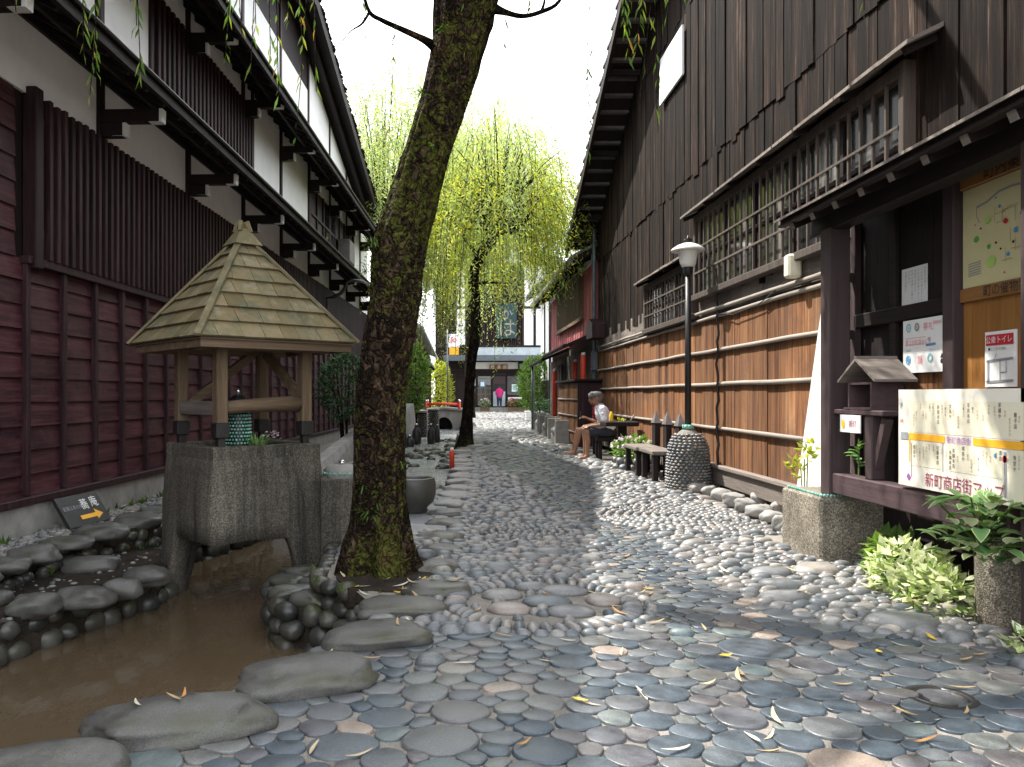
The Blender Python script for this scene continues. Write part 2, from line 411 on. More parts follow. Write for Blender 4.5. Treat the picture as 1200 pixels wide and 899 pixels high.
def _aggregate(name, dark, light, moss=None, streak=False, bs=.8):
    t = NT(name); v = t.n('ShaderNodeTexVoronoi'); v.inputs['Scale'].default_value = 130; t.lk(t.co(), v.inputs['Vector'])
    rnd = t.n('ShaderNodeSeparateColor'); t.lk(v.outputs['Color'], rnd.inputs[0])
    n = t.noise(3, (1,1,.35) if streak else (1,1,1), 6)
    c = t.ramp(rnd.outputs[0], [(0, dark), (.45, tuple((a+b)/2*.8 for a, b in zip(dark, light))), (.8, light), (1, tuple(a*.6 for a in dark))])
    c = t.mix(.85, c, t.ramp(n, [(.28,(.40,.38,.36)),(.7,(1.3,1.28,1.22))]), 'MULTIPLY')
    if streak:
        k = t.noise(2.2, (14,14,.35), 5, .7); c = t.mix(t.fl(k, .52, .75, 0, .55), c, (.20,.185,.165))
        k2 = t.noise(1.5, (8,8,.4), 5, .7); c = t.mix(t.fl(k2, .5, .7, 0, .8), c, (.022,.021,.019))
    if moss: c = t.mix(t.fl(t.noise(1.6, detail=7), .52, .7, 0, .8), c, moss)
    t.pbsdf(c, .85, t.bump(v.outputs['Distance'], bs, .006), .25); return t.mat
M['granite'] = _aggregate('exposed_aggregate', (.11,.10,.085), (.42,.38,.31), moss=(.085,.078,.045))
M['basin'] = _aggregate('old_wet_concrete', (.062,.056,.048), (.19,.172,.145), streak=True, bs=.9)
def _water(name, c1, c2, rough, bs, sc, stretch):
    t = NT(name); n = t.noise(.8, detail=3); w = t.noise(sc, stretch, 3, .5); w2 = t.noise(sc*3.3, stretch, 3, .5)
    h = t.math('ADD', w, t.math('MULTIPLY', w2, .35))
    t.pbsdf(t.ramp(n, [(.3, c1), (.7, c2)]), rough, t.bump(h, bs, .03 if bs < .5 else .06), .5); return t.mat
M['water'] = _water('murky_brown_water', (.088,.062,.036), (.108,.078,.047), .07, .28, 4, (1,.45,1))
M['shallow'] = _water('rippling_shallow_water', (.24,.25,.235), (.40,.42,.43), .08, .9, 6, (1,1.6,1))  # pale base colour stands in for sky reflected off the ripples
def _bark(name, moss_amt, moss, base):
    t = NT(name)
    def vor(scale, st, feat):
        m = t.n('ShaderNodeMapping'); t.lk(t.co(), m.inputs['Vector']); m.inputs['Scale'].default_value = st
        wv = t.n('ShaderNodeVectorMath', operation='ADD'); nn_ = t.n('ShaderNodeTexNoise'); nn_.inputs['Scale'].default_value = 6; t.lk(t.co(), nn_.inputs['Vector'])
        sc_ = t.n('ShaderNodeVectorMath', operation='SCALE'); t.lk(nn_.outputs[1], sc_.inputs[0]); sc_.inputs['Scale'].default_value = .35
        t.lk(m.outputs[0], wv.inputs[0]); t.lk(sc_.outputs[0], wv.inputs[1])
        v = t.n('ShaderNodeTexVoronoi', feature=feat); v.inputs['Scale'].default_value = scale; t.lk(wv.outputs[0], v.inputs['Vector']); return v
    crack = t.fl(vor(19, (1,1,.30), 'DISTANCE_TO_EDGE').outputs['Distance'], 0, .22); tone = vor(19, (1,1,.30), 'F1')
    sp = t.n('ShaderNodeSeparateColor'); t.lk(tone.outputs['Color'], sp.inputs[0])
    n1 = t.noise(10, (1,1,.4), 8, .75); n2 = t.noise(34, (1,1,.6), 6, .7); p = t.noise(1.9, (1,1,.5), 6, .62); m2 = t.noise(22, detail=6, rough=.7)
    h = t.math('ADD', t.math('MULTIPLY', crack, .55), t.math('ADD', t.math('MULTIPLY', n1, .5), t.math('MULTIPLY', n2, .3)))
    c = t.ramp(t.math('ADD', t.math('MULTIPLY', n1, .6), t.math('MULTIPLY', sp.outputs[0], .35)), [(.30,tuple(x*.45 for x in base)),(.46,base),(.58,tuple(x*1.9 for x in base)),(.68,tuple(min(1,x*3.2) for x in base))])
    c = t.mix(t.fl(n2, .40, .62, .75, 0), c, (.006,.004,.003)); c = t.mix(t.fl(crack, .0, .45, .7, 0), c, (.006,.004,.003))
    mc = t.ramp(m2, [(.36, tuple(x*.25 for x in moss)), (.50, moss), (.66, tuple(x*1.8 for x in moss))])
    c = t.mix(t.fl(t.math('ADD', p, t.math('MULTIPLY', t.math('SUBTRACT', m2, .5), .9)), .60-moss_amt*.08, .68-moss_amt*.08, 0, .93), c, mc)
    c = t.mix(t.fl(t.noise(3.1, (1,1,.5), 5), .60, .68, 0, .6), c, t.ramp(n2, [(.4,(.05,.026,.013)),(.6,(.15,.085,.045))]))
    t.pbsdf(c, .95, t.bump(t.math('ADD', h, t.math('MULTIPLY', m2, .35)), 1.0, .05), .08); return t.mat
M['bark'] = _bark('mossy_willow_bark', 1.15, (.062,.066,.013), (.042,.027,.017))
M['bark_dark'] = _bark('dark_bark', .25, (.035,.04,.012), (.020,.014,.010))
def _shingle():
    t = NT('weathered_cedar_shingles'); n = t.noise(4, isl=True); f = t.noise(5, (1,1,1), 6, .7); g = t.noise(40, (6,1,1), 3)
    c = t.ramp(t.isl(), [(0,(.155,.122,.065)),(.35,(.215,.172,.098)),(.7,(.185,.158,.092)),(1,(.25,.205,.125))])
    c = t.mix(.8, c, t.ramp(n, [(.25,(.6,.62,.55)),(.7,(1.2,1.15,1.1))]), 'MULTIPLY')
    c = t.mix(t.fl(f, .48, .64, 0, .7), c, (.085,.100,.062)); c = t.mix(t.fl(t.noise(7, (1,1,1), 6, .7), .54, .68, 0, .55), c, (.30,.27,.20))
    t.pbsdf(c, .85, t.bump(t.math('ADD', g, n), .35, .004), .2); return t.mat
M['shingle'] = _shingle()
# leaves
M['willow'] = m_leaf('willow_leaves', [(0,(.13,.19,.04)),(.35,(.23,.29,.06)),(.65,(.34,.36,.06)),(.88,(.48,.42,.05)),(1,(.52,.38,.06))], .65)
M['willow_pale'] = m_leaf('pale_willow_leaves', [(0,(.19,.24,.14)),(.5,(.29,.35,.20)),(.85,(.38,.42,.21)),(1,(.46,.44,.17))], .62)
M['willow_near'] = m_leaf('fresh_willow_leaves', [(0,(.055,.12,.018)),(.6,(.10,.18,.025)),(.9,(.22,.26,.04)),(1,(.28,.12,.04))], .5)
M['shrub_dark'] = m_leaf('dark_evergreen_leaves', [(0,(.018,.045,.022)),(.6,(.035,.075,.034)),(1,(.07,.12,.05))], .25)
M['shrub_green'] = m_leaf('bright_green_leaves', [(0,(.05,.11,.022)),(.6,(.11,.20,.04)),(1,(.20,.29,.07))], .45)
M['shrub_yellow'] = m_leaf('sunny_yellow_leaves', [(0,(.16,.20,.03)),(.6,(.28,.30,.05)),(1,(.42,.38,.08))], .5)
M['hosta'] = m_leaf('soft_green_leaves', [(0,(.11,.22,.085)),(.6,(.18,.32,.13)),(1,(.30,.43,.20))], .4)
M['variegated'] = m_leaf('cream_edged_leaves', [(0,(.10,.20,.05)),(.25,(.34,.44,.14)),(.6,(.64,.68,.38)),(1,(.80,.80,.62))], .3, tcol=(1.1,1.15,.9))
M['fern'] = m_leaf('small_fern_fronds', [(0,(.03,.07,.012)),(.6,(.06,.12,.02)),(1,(.11,.17,.03))], .35)
M['flower'] = m_leaf('pale_pink_petals', [(0,(.55,.35,.48)),(.6,(.72,.62,.68)),(1,(.78,.76,.76))], .3, .5, (1,1,1))
M['petal_red'] = m_leaf('crimson_petals', [(0,(.45,.05,.09)),(1,(.65,.20,.28))], .3, .5, (1,1,1))
M['deadleaf'] = m_leaf('dry_willow_leaf', [(0,(.40,.30,.16)),(1,(.52,.42,.26))], .2)
# people
M['skin'] = m_plain('tanned_skin', (.30,.155,.095), .55, .1, 10, .05)
M['hair'] = m_plain('grey_hair', (.12,.115,.11), .7, .25, 30, .4)
M['shirt_white'] = m_plain('white_cotton_shirt', (.70,.70,.72), .85, .06, 14, .2)
M['shorts'] = m_plain('charcoal_shorts', (.030,.032,.040), .85, .2, 14, .2)
M['shirt_red'] = m_plain('dark_red_shirt', (.30,.018,.03), .85, .15, 14, .2)
M['shirt_pink'] = m_plain('magenta_shirt', (.52,.02,.16), .8, .1, 14, .2)
M['jeans'] = m_plain('dark_blue_jeans', (.02,.035,.07), .85, .2, 14, .2)
def _window():
    t = NT('curtained_window_glass'); n = t.noise(1.2, (1,3,.35), 4); 
    sp = t.n('ShaderNodeSeparateXYZ'); t.lk(t.co(), sp.inputs[0])
    c = t.ramp(n, [(.40,(.016,.016,.017)),(.54,(.045,.045,.045)),(.66,(.20,.195,.18))])
    t.pbsdf(c, .12, None, .5); return t.mat
M['curtain'] = _window()
M['glass_dark'] = m_plain('dark_window_glass', (.02,.024,.03), .08, .2, 1, .0, .6)
M['glass_pale'] = m_plain('pale_frosted_glass', (.42,.48,.52), .3, .15, 2, .0, .5)
# ------------------------------------------------------------- camera, sky, sun
cam = bpy.data.cameras.new('camera'); co_ = bpy.data.objects.new('camera', cam); COL.objects.link(co_)
co_.location = (0,0,EYE); co_.rotation_euler = (rad(90),0,0)
cam.sensor_width = 36; cam.lens = F/1200*36; cam.shift_x = (600-VX)/1200; cam.shift_y = (VY-449.5)/1200
cam.clip_start = .05; cam.clip_end = 2000; SC.camera = co_
SUN_EL = 56.0; SUN_AZ = 38.0     # azimuth: degrees from -X towards +Y
sd = Vector((-cos(rad(SUN_EL))*cos(rad(SUN_AZ)), cos(rad(SUN_EL))*sin(rad(SUN_AZ)), sin(rad(SUN_EL))))
sl = bpy.data.lights.new('sun', 'SUN'); sl.energy = 4.8; sl.angle = rad(.53); sl.color = (1,.95,.87)
so = bpy.data.objects.new('sun', sl); COL.objects.link(so); so.rotation_euler = sd.to_track_quat('Z', 'Y').to_euler(); so.location = (-20,5,40)
w = bpy.data.worlds.new('World'); SC.world = w; w.use_nodes = True; nt = w.node_tree; nt.nodes.clear()
o_ = nt.nodes.new('ShaderNodeOutputWorld'); bg = nt.nodes.new('ShaderNodeBackground'); sk = nt.nodes.new('ShaderNodeTexSky')
sk.sky_type = 'NISHITA'; sk.sun_disc = False; sk.sun_elevation = rad(SUN_EL); sk.sun_rotation = math.atan2(sd.x, sd.y); sk.air_density = 1.0; sk.dust_density = 4.0; sk.ozone_density = 1.0
# thin bright cloud veil over the blue
tc = nt.nodes.new('ShaderNodeTexCoord'); nn = nt.nodes.new('ShaderNodeTexNoise'); nn.inputs['Scale'].default_value = 1.6; nn.inputs['Detail'].default_value = 5
nt.links.new(tc.outputs['Generated'], nn.inputs['Vector'])
rp = nt.nodes.new('ShaderNodeMapRange'); rp.inputs[1].default_value = .25; rp.inputs[2].default_value = .6; rp.inputs[3].default_value = .45; rp.inputs[4].default_value = .95
nt.links.new(nn.outputs[0], rp.inputs[0])
mx = nt.nodes.new('ShaderNodeMix'); mx.data_type = 'RGBA'; nt.links.new(rp.outputs[0], mx.inputs[0]); nt.links.new(sk.outputs[0], mx.inputs[6]); mx.inputs[7].default_value = (10.5,10.8,11.2,1)
nt.links.new(mx.outputs[2], bg.inputs[0]); bg.inputs[1].default_value = .145; nt.links.new(bg.outputs[0], o_.inputs[0])
vs_ = SC.view_settings; vs_.view_transform = 'Standard'; vs_.look = 'None'; vs_.gamma = 1; vs_.use_curve_mapping = False; vs_.exposure = 1.15
SC.cycles.max_bounces = 6; SC.cycles.diffuse_bounces = 4; SC.cycles.transparent_max_bounces = 8
# ------------------------------------------------------------- terrain
def sheet(name, poly, z0, z1, mat):
    mb = MB(); mb.prism(poly, 'z', z0, z1); mb.m = [1, 0] + [1]*(len(mb.f)-2); return struct(name, mb, [mat, M['soil']])
b_ = MB(); b_.quad((-600,-600,-.95),(600,-600,-.95),(600,900,-.95),(-600,900,-.95)); struct('ground', b_, M['soil'])
EDGE = [(-1.45,-4),(-1.30,2.0),(-1.12,2.87),(-.80,3.49),(-.55,4.0),(-.46,4.6),(-.62,5.0),(-.84,5.3),(-.90,6.2),(-.92,7.0)]
UP = [(-1.0,7.4),(-1.0,10.25),(-.10,10.3),(.02,12),(.12,18),(.2,27),(.2,35)]
sheet('path', EDGE + UP + [(60,35),(60,-4)], -.94, 0, M['mortar'])
LEFT = [(-3.5,-4),(-3.35,2.0),(-3.28,5.6),(-3.22,6.9),(-2.75,7.6),(-2.25,9.0),(-2.0,12),(-1.5,18),(-1.15,24),(-1.1,35)]
sheet('left_bank', [(-60,-4)] + LEFT + [(-60,35)], -.94, -.005, M['mortar'])
TREEB = [(-.45,4.75),(-.72,5.10),(-1.08,5.33),(-1.28,5.8),(-1.30,6.6),(-1.05,7.05),(-.7,7.05),(-.5,5.6)]
sheet('tree_bank', TREEB, -.94, -.20, M['soil'])
LEDGE = [(-3.3,3.0),(-2.95,4.4),(-2.62,5.5),(-2.32,6.3),(-2.42,7.0),(-2.8,7.55),(-3.3,7.0)]
sheet('bank_ledge', LEDGE, -.94, -.20, M['soil'])
sheet('far_ground', [(-80,35),(80,35),(80,200),(-80,200)], -.94, -.002, M['mortar'])
b_ = MB(); b_.quad((-3.8,-3.5,-.45),(0,-3.5,-.45),(0,10.4,-.45),(-3.8,10.4,-.45)); struct('stream_water', b_, M['water'])
b_ = MB(); b_.prism([(-2.6,9.6),(-.9,9.6),(.3,10.2),(.6,34.2),(-1.9,34.2)], 'z', -.93, -.17); struct('shallow_stream_water', b_, M['shallow'])

# ------------------------------------------------------------- boulders along the water
BOULD = []      # (x, y, rx, ry, rot) for the paving to keep clear of
def boulder(px, py, wpx, ar, hz, rot=0.0, z=0.0, label='', group=None, mat='boulder', sink=.35, wob=.26, xy=None, rx=None):
    x, y, _ = G(px, py, z + hz*.5) if xy is None else (*xy, 0)
    r = wpx*y/F/2 if rx is None else rx
    mb = MB(); mb.blob((x,y,z+hz*(.5-sink*.5)), r, r*ar, hz*.62, rot, 26, 16, wob, R.uniform(.78,.92))
    o = solo('boulder', mb, M[mat], label, 'boulder', (x,y,z), group, True)
    BOULD.append((x, y, r, r*ar, rot)); return o
boulder(52, 896, 175, .62, .11, .25, label='dark flat boulder at the very bottom left corner beside the brown water')
boulder(212, 838, 205, .60, .115, .30, label='broad grey boulder with dry leaves on it, overhanging the brown water in front')
boulder(357, 789, 160, .72, .11, .35, label='rounded grey boulder at the inner bend of the stream edge')
boulder(440, 742, 128, .70, .09, .30, label='flat grey boulder between the stream bend and the tree roots')
boulder(466, 710, 106, .70, .08, .15, label='long flat boulder just in front of the mossy tree trunk')
boulder(512, 688, 80, .70, .08, .10, label='grey boulder touching the right side of the tree roots')
gl = 'boulders edging the path along the water'
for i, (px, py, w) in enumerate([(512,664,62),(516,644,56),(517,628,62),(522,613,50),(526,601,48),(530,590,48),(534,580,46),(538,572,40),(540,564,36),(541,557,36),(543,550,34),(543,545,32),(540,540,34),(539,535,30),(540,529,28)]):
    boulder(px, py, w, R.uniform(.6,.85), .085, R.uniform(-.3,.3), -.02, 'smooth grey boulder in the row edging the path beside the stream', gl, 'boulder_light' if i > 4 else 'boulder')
gb = 'boulders capping the upper left bank'
for px, py, w in [(-30,672,56),(8,660,52),(40,647,58),(80,634,62),(120,621,58),(160,609,54),(185,598,44)]:
    boulder(px, py, w, R.uniform(.55,.75), R.uniform(.09,.13), R.uniform(.2,.7), -.02, 'dark rounded boulder capping the upper course of the left bank', gb, 'boulder')
gb2 = 'boulders capping the lower left bank'
for px, py, w in [(42,706,62),(-20,700,60),(100,697,66),(146,686,52),(172,672,60),(105,659,74)]:
    boulder(px, py, w*R.uniform(.85,1.05), R.uniform(.55,.75), R.uniform(.11,.15), R.uniform(.1,.6), -.20, 'dark damp boulder on the lower ledge of the left bank just above the water', gb2, 'boulder')

def stone_wall(name, label, line, z0, z1, s, mat, seed=0, batter=.05, closed=False):
    """river stones stacked in courses along a line, bedded in dark earth"""
    mb = MB(); rr = random.Random(seed); rows = max(1, int((z1-z0)/(s*.78)))
    segs = [(Vector(a), Vector(b)) for a, b in zip(line, line[1:])]
    for k in range(rows):
        z = z0 + (k+.5)*(z1-z0)/rows
        for a, b in segs:
            d = b-a; L = d.length; nst = max(1, int(L/(s*1.12))); nrm = Vector((d.y,-d.x)).normalized(); ang = math.atan2(d.y, d.x)
            for i in range(nst):
                q = a + d*((i+.5+rr.uniform(-.22,.22)+(.5 if k%2 else 0))/nst); f = rr.uniform(.75,1.25)
                q = q - nrm*(batter*k/rows) + nrm*rr.uniform(-.02,.02)
                mb.blob((q.x,q.y,z+rr.uniform(-.012,.012)), s*.62*f, s*.55, s*.47*rr.uniform(.8,1.2), ang+rr.uniform(-.2,.2), 12, 7, .2, .9, rr.random()*90)
    return solo(name, mb, M[mat], label, 'stone wall', None, None, True)
stone_wall('river_stone_wall', 'damp wall of stacked river stones under the lower ledge on the left', [(-3.05,3.4),(-2.95,4.4),(-2.62,5.5),(-2.34,6.25),(-2.36,6.9),(-2.72,7.5)], -.62, -.20, .15, 'wetstone', 3)
stone_wall('river_stone_wall', 'damp stone bank behind the well on the left side of the stream', [(-2.78,7.5),(-2.3,8.9),(-2.05,11.5)], -.6, -.02, .17, 'wetstone', 13, .03)
stone_wall('river_stone_wall', 'damp stone face below the flagstone terrace behind the well', [(-1.02,10.25),(-1.02,7.2)], -.6, -.03, .16, 'wetstone', 14, .03)
stone_wall('river_stone_wall', 'low course of small dark stones between the two ledges of the left bank', [(-3.30,4.6),(-3.24,5.6),(-3.18,6.9),(-2.78,7.6),(-2.3,9.0)], -.22, -.02, .12, 'wetstone', 4)
stone_wall('river_stone_wall', 'damp stone wall below the mossy tree at the inlet of the stream', [(-.50,4.3),(-.52,4.75),(-.76,5.15),(-1.1,5.33),(-1.3,5.8),(-1.32,6.5),(-1.1,7.0)], -.62, -.17, .14, 'wetstone', 5, .03)
stone_wall('river_stone_wall', 'upper course of small stones holding the earth round the tree roots', [(-.50,4.85),(-.66,5.05),(-.88,5.32),(-.94,6.2),(-.95,7.0)], -.22, .03, .12, 'wetstone', 15, .03)
stone_wall('river_stone_wall', 'stone wall along the near edge of the brown stream below the big boulders', [(-1.38,1.6),(-1.30,2.2),(-1.15,2.87),(-.84,3.45),(-.58,3.95),(-.50,4.3)], -.62, -.02, .16, 'wetstone', 6, .02)
stone_wall('river_stone_wall', 'stone edge along the right side of the shallow rippling water', [(-.12,10.3),(0,12),(.10,18),(.18,26)], -.2, -.02, .2, 'boulder', 8, .02)
for i, (x, y, r) in enumerate([(-1.12,5.55,.16),(-.95,5.35,.14),(-1.18,5.85,.15),(-1.0,5.75,.13),(-.82,5.5,.13),(-1.15,6.15,.15),(-.98,6.1,.12),(-.86,5.85,.1)]):
    boulder(0,0,0, .75, .10, R.uniform(-.5,.5), -.19, 'small dark stone on the corner bank beside the tree and the basin', 'stones on the bank under the tree', 'wetstone', xy=(x,y), rx=r)
# tree pit
b_ = MB(); n = 26
b_.prism([(-.46+.34*cos(2*pi*i/n)*(1+.2*nz(i*.7,2)), 5.50+.58*sin(2*pi*i/n)*(1+.2*nz(i*.5,7))) for i in range(n)], 'z', -.1, .012); struct('tree_pit', b_, M['soil'])
# flagstones of the terrace beside the stone basin
b_ = MB(); rr = random.Random(5); y = 7.05
while y < 10.2:
    dy = rr.uniform(.32,.5); x = -.98
    while x < -.12:
        dx = rr.uniform(.28,.5); x1 = min(x+dx, interp([(7,-.05),(8.3,-.02),(10.3,.06)], y)-.02)
        if x1 - x > .1: b_.cbox(x+.008, x1-.008, y+.008, y+dy-.008, -.03, .012+rr.uniform(0,.008), .006)
        x += dx
    y += dy
struct('flagstone_terrace', b_, M['slab'])

# ------------------------------------------------------------- paving
ROS = [(.50,4.62,.66), (2.28,7.85,.92), (.62,7.0,.42)]
LIMX = [(2,-1.25),(2.87,-1.02),(3.49,-.74),(4.0,-.50),(4.6,-.30),(5.0,-.12),(6.2,-.12),(7,-.04),(8.3,.10),(11.75,.30),(18.4,.45),(24,.62),(31,.9),(60,1.2)]
LL = [(3.9,-2),(4.15,.98),(4.81,1.08),(5.79,1.02),(7.26,1.2),(8.3,.95),(9.74,.90),(11.75,.80),(13.9,.55),(16,.45)]
LR = [(3.5,9),(3.78,2.6),(4.1,2.02),(4.5,1.82),(4.9,1.66),(5.79,1.70),(7.26,1.68),(8.3,1.63),(9.74,1.85),(11.75,2.05),(13.9,2.3),(17,2.5)]
BLOCKS = [(2.55,3.4,6.0,6.95),(2.70,3.4,3.7,4.5),(2.55,3.3,14.3,18)]
def rightx(y): return 3.05 if y < 6.2 else (2.86 if y < 10.6 else 3.2)
def kind(x, y):
    if (x < interp(LIMX, y) and not (6.0 < y < 7.0 and x > -.86)) or x > rightx(y): return None
    for a, b, c, d in BLOCKS:
        if a < x < b and c < y < d: return None
    for cx, cy, r in ROS:
        if (x-cx)**2 + (y-cy)**2 < r*r: return None
    for bx, by, brx, bry, br in BOULD:
        dx, dy = x-bx, y-by; u = dx*cos(br)+dy*sin(br); v = -dx*sin(br)+dy*cos(br)
        if (u/(brx*.98))**2 + (v/(bry*.98))**2 < 1: return None
    if (x-1.91)**2 + (y-3.19)**2 < .145**2: return None
    wv = .10*nz(x*1.7, y*1.7)
    if y < 3.72 + wv and x < interp([(3,1.9),(9,2.9)], y)+1.6: return 'd'
    if interp(LL, y) + wv < x < interp(LR, y) + wv: return 'd'
    return 'p'
class Cells:
    def __init__(s, h=.12): s.h = h; s.g = {}; s.p = []
    def near(s, x, y, r):
        h = s.h; a = int((x-r)//h); b = int((x+r)//h); c = int((y-r)//h); d = int((y+r)//h)
        for i in range(a, b+1):
            for j in range(c, d+1):
                for k in s.g.get((i,j), ()): yield k
    def add(s, x, y, r):
        s.g.setdefault((int(x//s.h), int(y//s.h)), []).append(len(s.p)); s.p.append([x, y, r])
def size(k, y, rr):
    f = 1 if y < 7 else (1 + (y-7)*.075)
    if k == 'd': return rr.choice([.050,.056,.062,.068,.076,.082,.092,.104]) * (1 if y < 4.0 else max(.66, 1-(y-4.0)*.14)) * min(f, 2.4)
    return rr.choice([.034,.040,.046,.054,.064]) * min(f, 2.6)
def pave():
    rr = random.Random(11); md = MB(); mp = MB()
    big = [(1.93,4.75,.16),(1.82,4.42,.13),(2.05,5.05,.16),(2.35,4.25,.20),(2.75,4.15,.19),(2.1,5.4,.15),(2.45,5.5,.16),(.30,5.55,.11),(.72,6.1,.14),(.55,5.9,.09),(1.65,6.3,.13),(1.9,6.45,.10),(.75,7.7,.13),
           (1.42,3.82,.17),(-.05,2.80,.13),(-.25,3.0,.10),(.02,3.06,.11),(.30,2.72,.11),(.42,3.3,.085),(1.05,3.0,.09),(1.35,2.9,.10),(2.0,2.75,.11),(1.6,3.35,.095),(-.38,2.76,.11),(-.12,3.25,.085),(.75,2.75,.09)]
    zones = [(2.2,4.6,22000),(4.6,7,17000),(7,10,12000),(10,14,10000),(14,20,6500),(20,32,4500),(32,58,2400)]
    for KK, ky, mb in (('d',1.12,md),('p',1.5,mp)):
        C = Cells(); KD = []                       # packing in a space stretched along the path, so stones lie crosswise
        for x, y, r in big:
            if kind(x, y) == KK: C.add(x, y*ky, r); KD.append(1)
        for y0, y1, ntry in zones:
            if KK == 'd' and y0 >= 20: break
            for i in range(ntry):
                y = rr.uniform(y0, y1); x = rr.uniform(-1.3, 3.3) if y < 20 else rr.uniform(.3, 5.0 if y > 36 else 3.3); k = kind(x, y) if y < 20 else ('p' if x > interp(LIMX, y) else None)
                if k != KK: continue
                r = size(k, y, rr)
                if i > ntry*.6: r *= .62
                ok = True; yk = y*ky
                for q in C.near(x, yk, r + .22):
                    p = C.p[q]
                    if (p[0]-x)**2 + (p[1]-yk)**2 < ((p[2]+r)*.95)**2: ok = False; break
                if ok: C.add(x, yk, r); KD.append(0)
        P_ = C.p
        for i, (x, yk, r) in enumerate(P_):
            y = yk/ky; isbig = KD[i]
            n = 20 if y < 4.6 else (14 if y < 7 else (10 if y < 14 else 8))
            reach = r*(1.5 if KK == 'd' else 1.45) if not isbig else r*1.1
            lim = reach + .26*(1 if y < 12 else 2); hp = []
            for q in C.near(x, yk, lim):
                if q == i: continue
                a, b, rq = P_[q]; dx, dy = a-x, b-yk; d = math.hypot(dx, dy)
                if d > lim + rq or d < 1e-6: continue
                hp.append((dx/d, dy/d, (d*d + r*r - rq*rq)/(2*d)))
            def radii(sx, sy, rc):
                out = []
                for j in range(n):
                    cx, cy = cos(2*pi*j/n), sin(2*pi*j/n); m = rc
                    for ux, uy, t in hp:
                        c = ux*cx + uy*cy
                        if c > .05: m = min(m, (t - sx*ux - sy*uy)/c)
                    out.append(m)
                return out
            R_ = radii(0, 0, reach)
            sx = sum(R_[j]*cos(2*pi*j/n) for j in range(n))/n; sy = sum(R_[j]*sin(2*pi*j/n) for j in range(n))/n
            R_ = radii(sx, sy, reach*1.2); gap = .004 if y < 8 else .003
            # best ellipse inside the cell: second harmonic of the radii
            m0 = sum(R_)/n; c2 = sum(R_[j]*cos(4*pi*j/n) for j in range(n))*2/n; s2 = sum(R_[j]*sin(4*pi*j/n) for j in range(n))*2/n
            tmp = []
            for j in range(n):
                th = 2*pi*j/n; e = m0 + (c2*cos(2*th) + s2*sin(2*th))*.9; tmp.append(max(.010, min(R_[j] - gap, e*(.985 if KK == 'd' else 1.03))))
            for it in range(2): tmp = [min(tmp[j]*1.02, .25*tmp[j-1] + .5*tmp[j] + .25*tmp[(j+1)%n]) for j in range(n)]
            mn = sum(tmp)/n
            if mn < .013: continue
            tmp = [clamp(v, .5*mn, 1.5*mn) for v in tmp]
            flat = (KK == 'd' and not (rr.random() < .012))
            if flat: h = .010 + rr.uniform(0,.005); prof = [(1.0,-.012),(1.0,.55),(.970,.92),(.925,1.0)]
            else: h = min(.048, mn*.68)*rr.uniform(.65,1.25); prof = [(1.0,-.25),(1.0,.10),(.93,.48),(.74,.82),(.42,.98)]
            if isbig and KK == 'p': h = .055
            tx, ty = (rr.gauss(0,.010), rr.gauss(0,.010)) if flat else (rr.gauss(0,.06), rr.gauss(0,.06))
            vs = []; ox, oy = x+sx, (yk+sy)/ky
            for f, hh in prof:
                z = h*hh if hh > 0 else -.012
                for j in range(n):
                    th = 2*pi*j/n; dx = tmp[j]*f*cos(th); dy = tmp[j]*f*sin(th)/ky
                    vs.append((ox+dx, oy+dy, z + (dx*tx + dy*ty if hh > 0 else 0)))
            vs.append((ox, oy, h)); L = len(prof); fs = []
            for q in range(L-1):
                for j in range(n): fs.append((q*n+j, q*n+(j+1)%n, (q+1)*n+(j+1)%n, (q+1)*n+j))
            for j in range(n): fs.append(((L-1)*n+j, (L-1)*n+(j+1)%n, L*n))
            mb.add(vs, fs)
    # rosette of big ovals in a ring of pebbles laid like rays
    def egg(x, y, a, b, rot, h): mp.blob((x,y,h*.25), a, b, h, rot, 16, 8, .07, .95, rr.random()*80)
    cx, cy = ROS[0][0], ROS[0][1]
    for dx, dy, a, b, ro in [(-.22,.20,.125,.10,.1),(.03,.05,.145,.105,0),(.16,.30,.15,.095,-.1),(-.20,-.12,.125,.095,-.15),(.14,-.17,.14,.10,.05),(.36,.08,.10,.12,.1),(-.02,.40,.11,.07,0)]:
        egg(cx+dx, cy+dy, a, b, ro, .036)
    for i in range(46):
        t = 2*pi*i/46; rd = .50 + rr.uniform(-.012,.012); egg(cx+rd*cos(t), cy+rd*sin(t), rr.uniform(.060,.074), .030, t+rr.gauss(0,.06)+.30, .034)
    for i in range(44):
        t = 2*pi*(i+rr.uniform(-.15,.15))/44; rd = .605; egg(cx+rd*cos(t), cy+rd*sin(t), .042, .034, t+pi/2+rr.gauss(0,.15), .030)
    for i in range(60):
        t = rr.uniform(0, 2*pi); rd = rr.uniform(.05,.44); x, y = cx+rd*cos(t), cy+rd*sin(t)
        if all(((x-cx-dx)/(a+.03))**2 + ((y-cy-dy)/(b+.03))**2 > 1 for dx, dy, a, b, ro in [(-.22,.20,.125,.10,.1),(.03,.05,.145,.105,0),(.16,.30,.15,.095,-.1),(-.20,-.12,.125,.095,-.15),(.14,-.17,.14,.10,.05),(.36,.08,.10,.12,.1),(-.02,.40,.11,.07,0)]):
            egg(x, y, .034, .026, rr.uniform(0,3), .03)
    for cx, cy, r, st in [(*ROS[1], .098), (*ROS[2], .085)]:
        rd = r - st*.45
        while rd > .05:
            m = max(4, int(2*pi*rd/(st*.78)))
            for i in range(m):
                t = 2*pi*(i+rr.uniform(-.15,.15))/m
                if cx+rd*cos(t) < 2.84: egg(cx+rd*cos(t), cy+rd*sin(t), st*.44, st*.34, t+pi/2+rr.gauss(0,.15), .03*rr.uniform(.8,1.2))
            rd -= st*.9
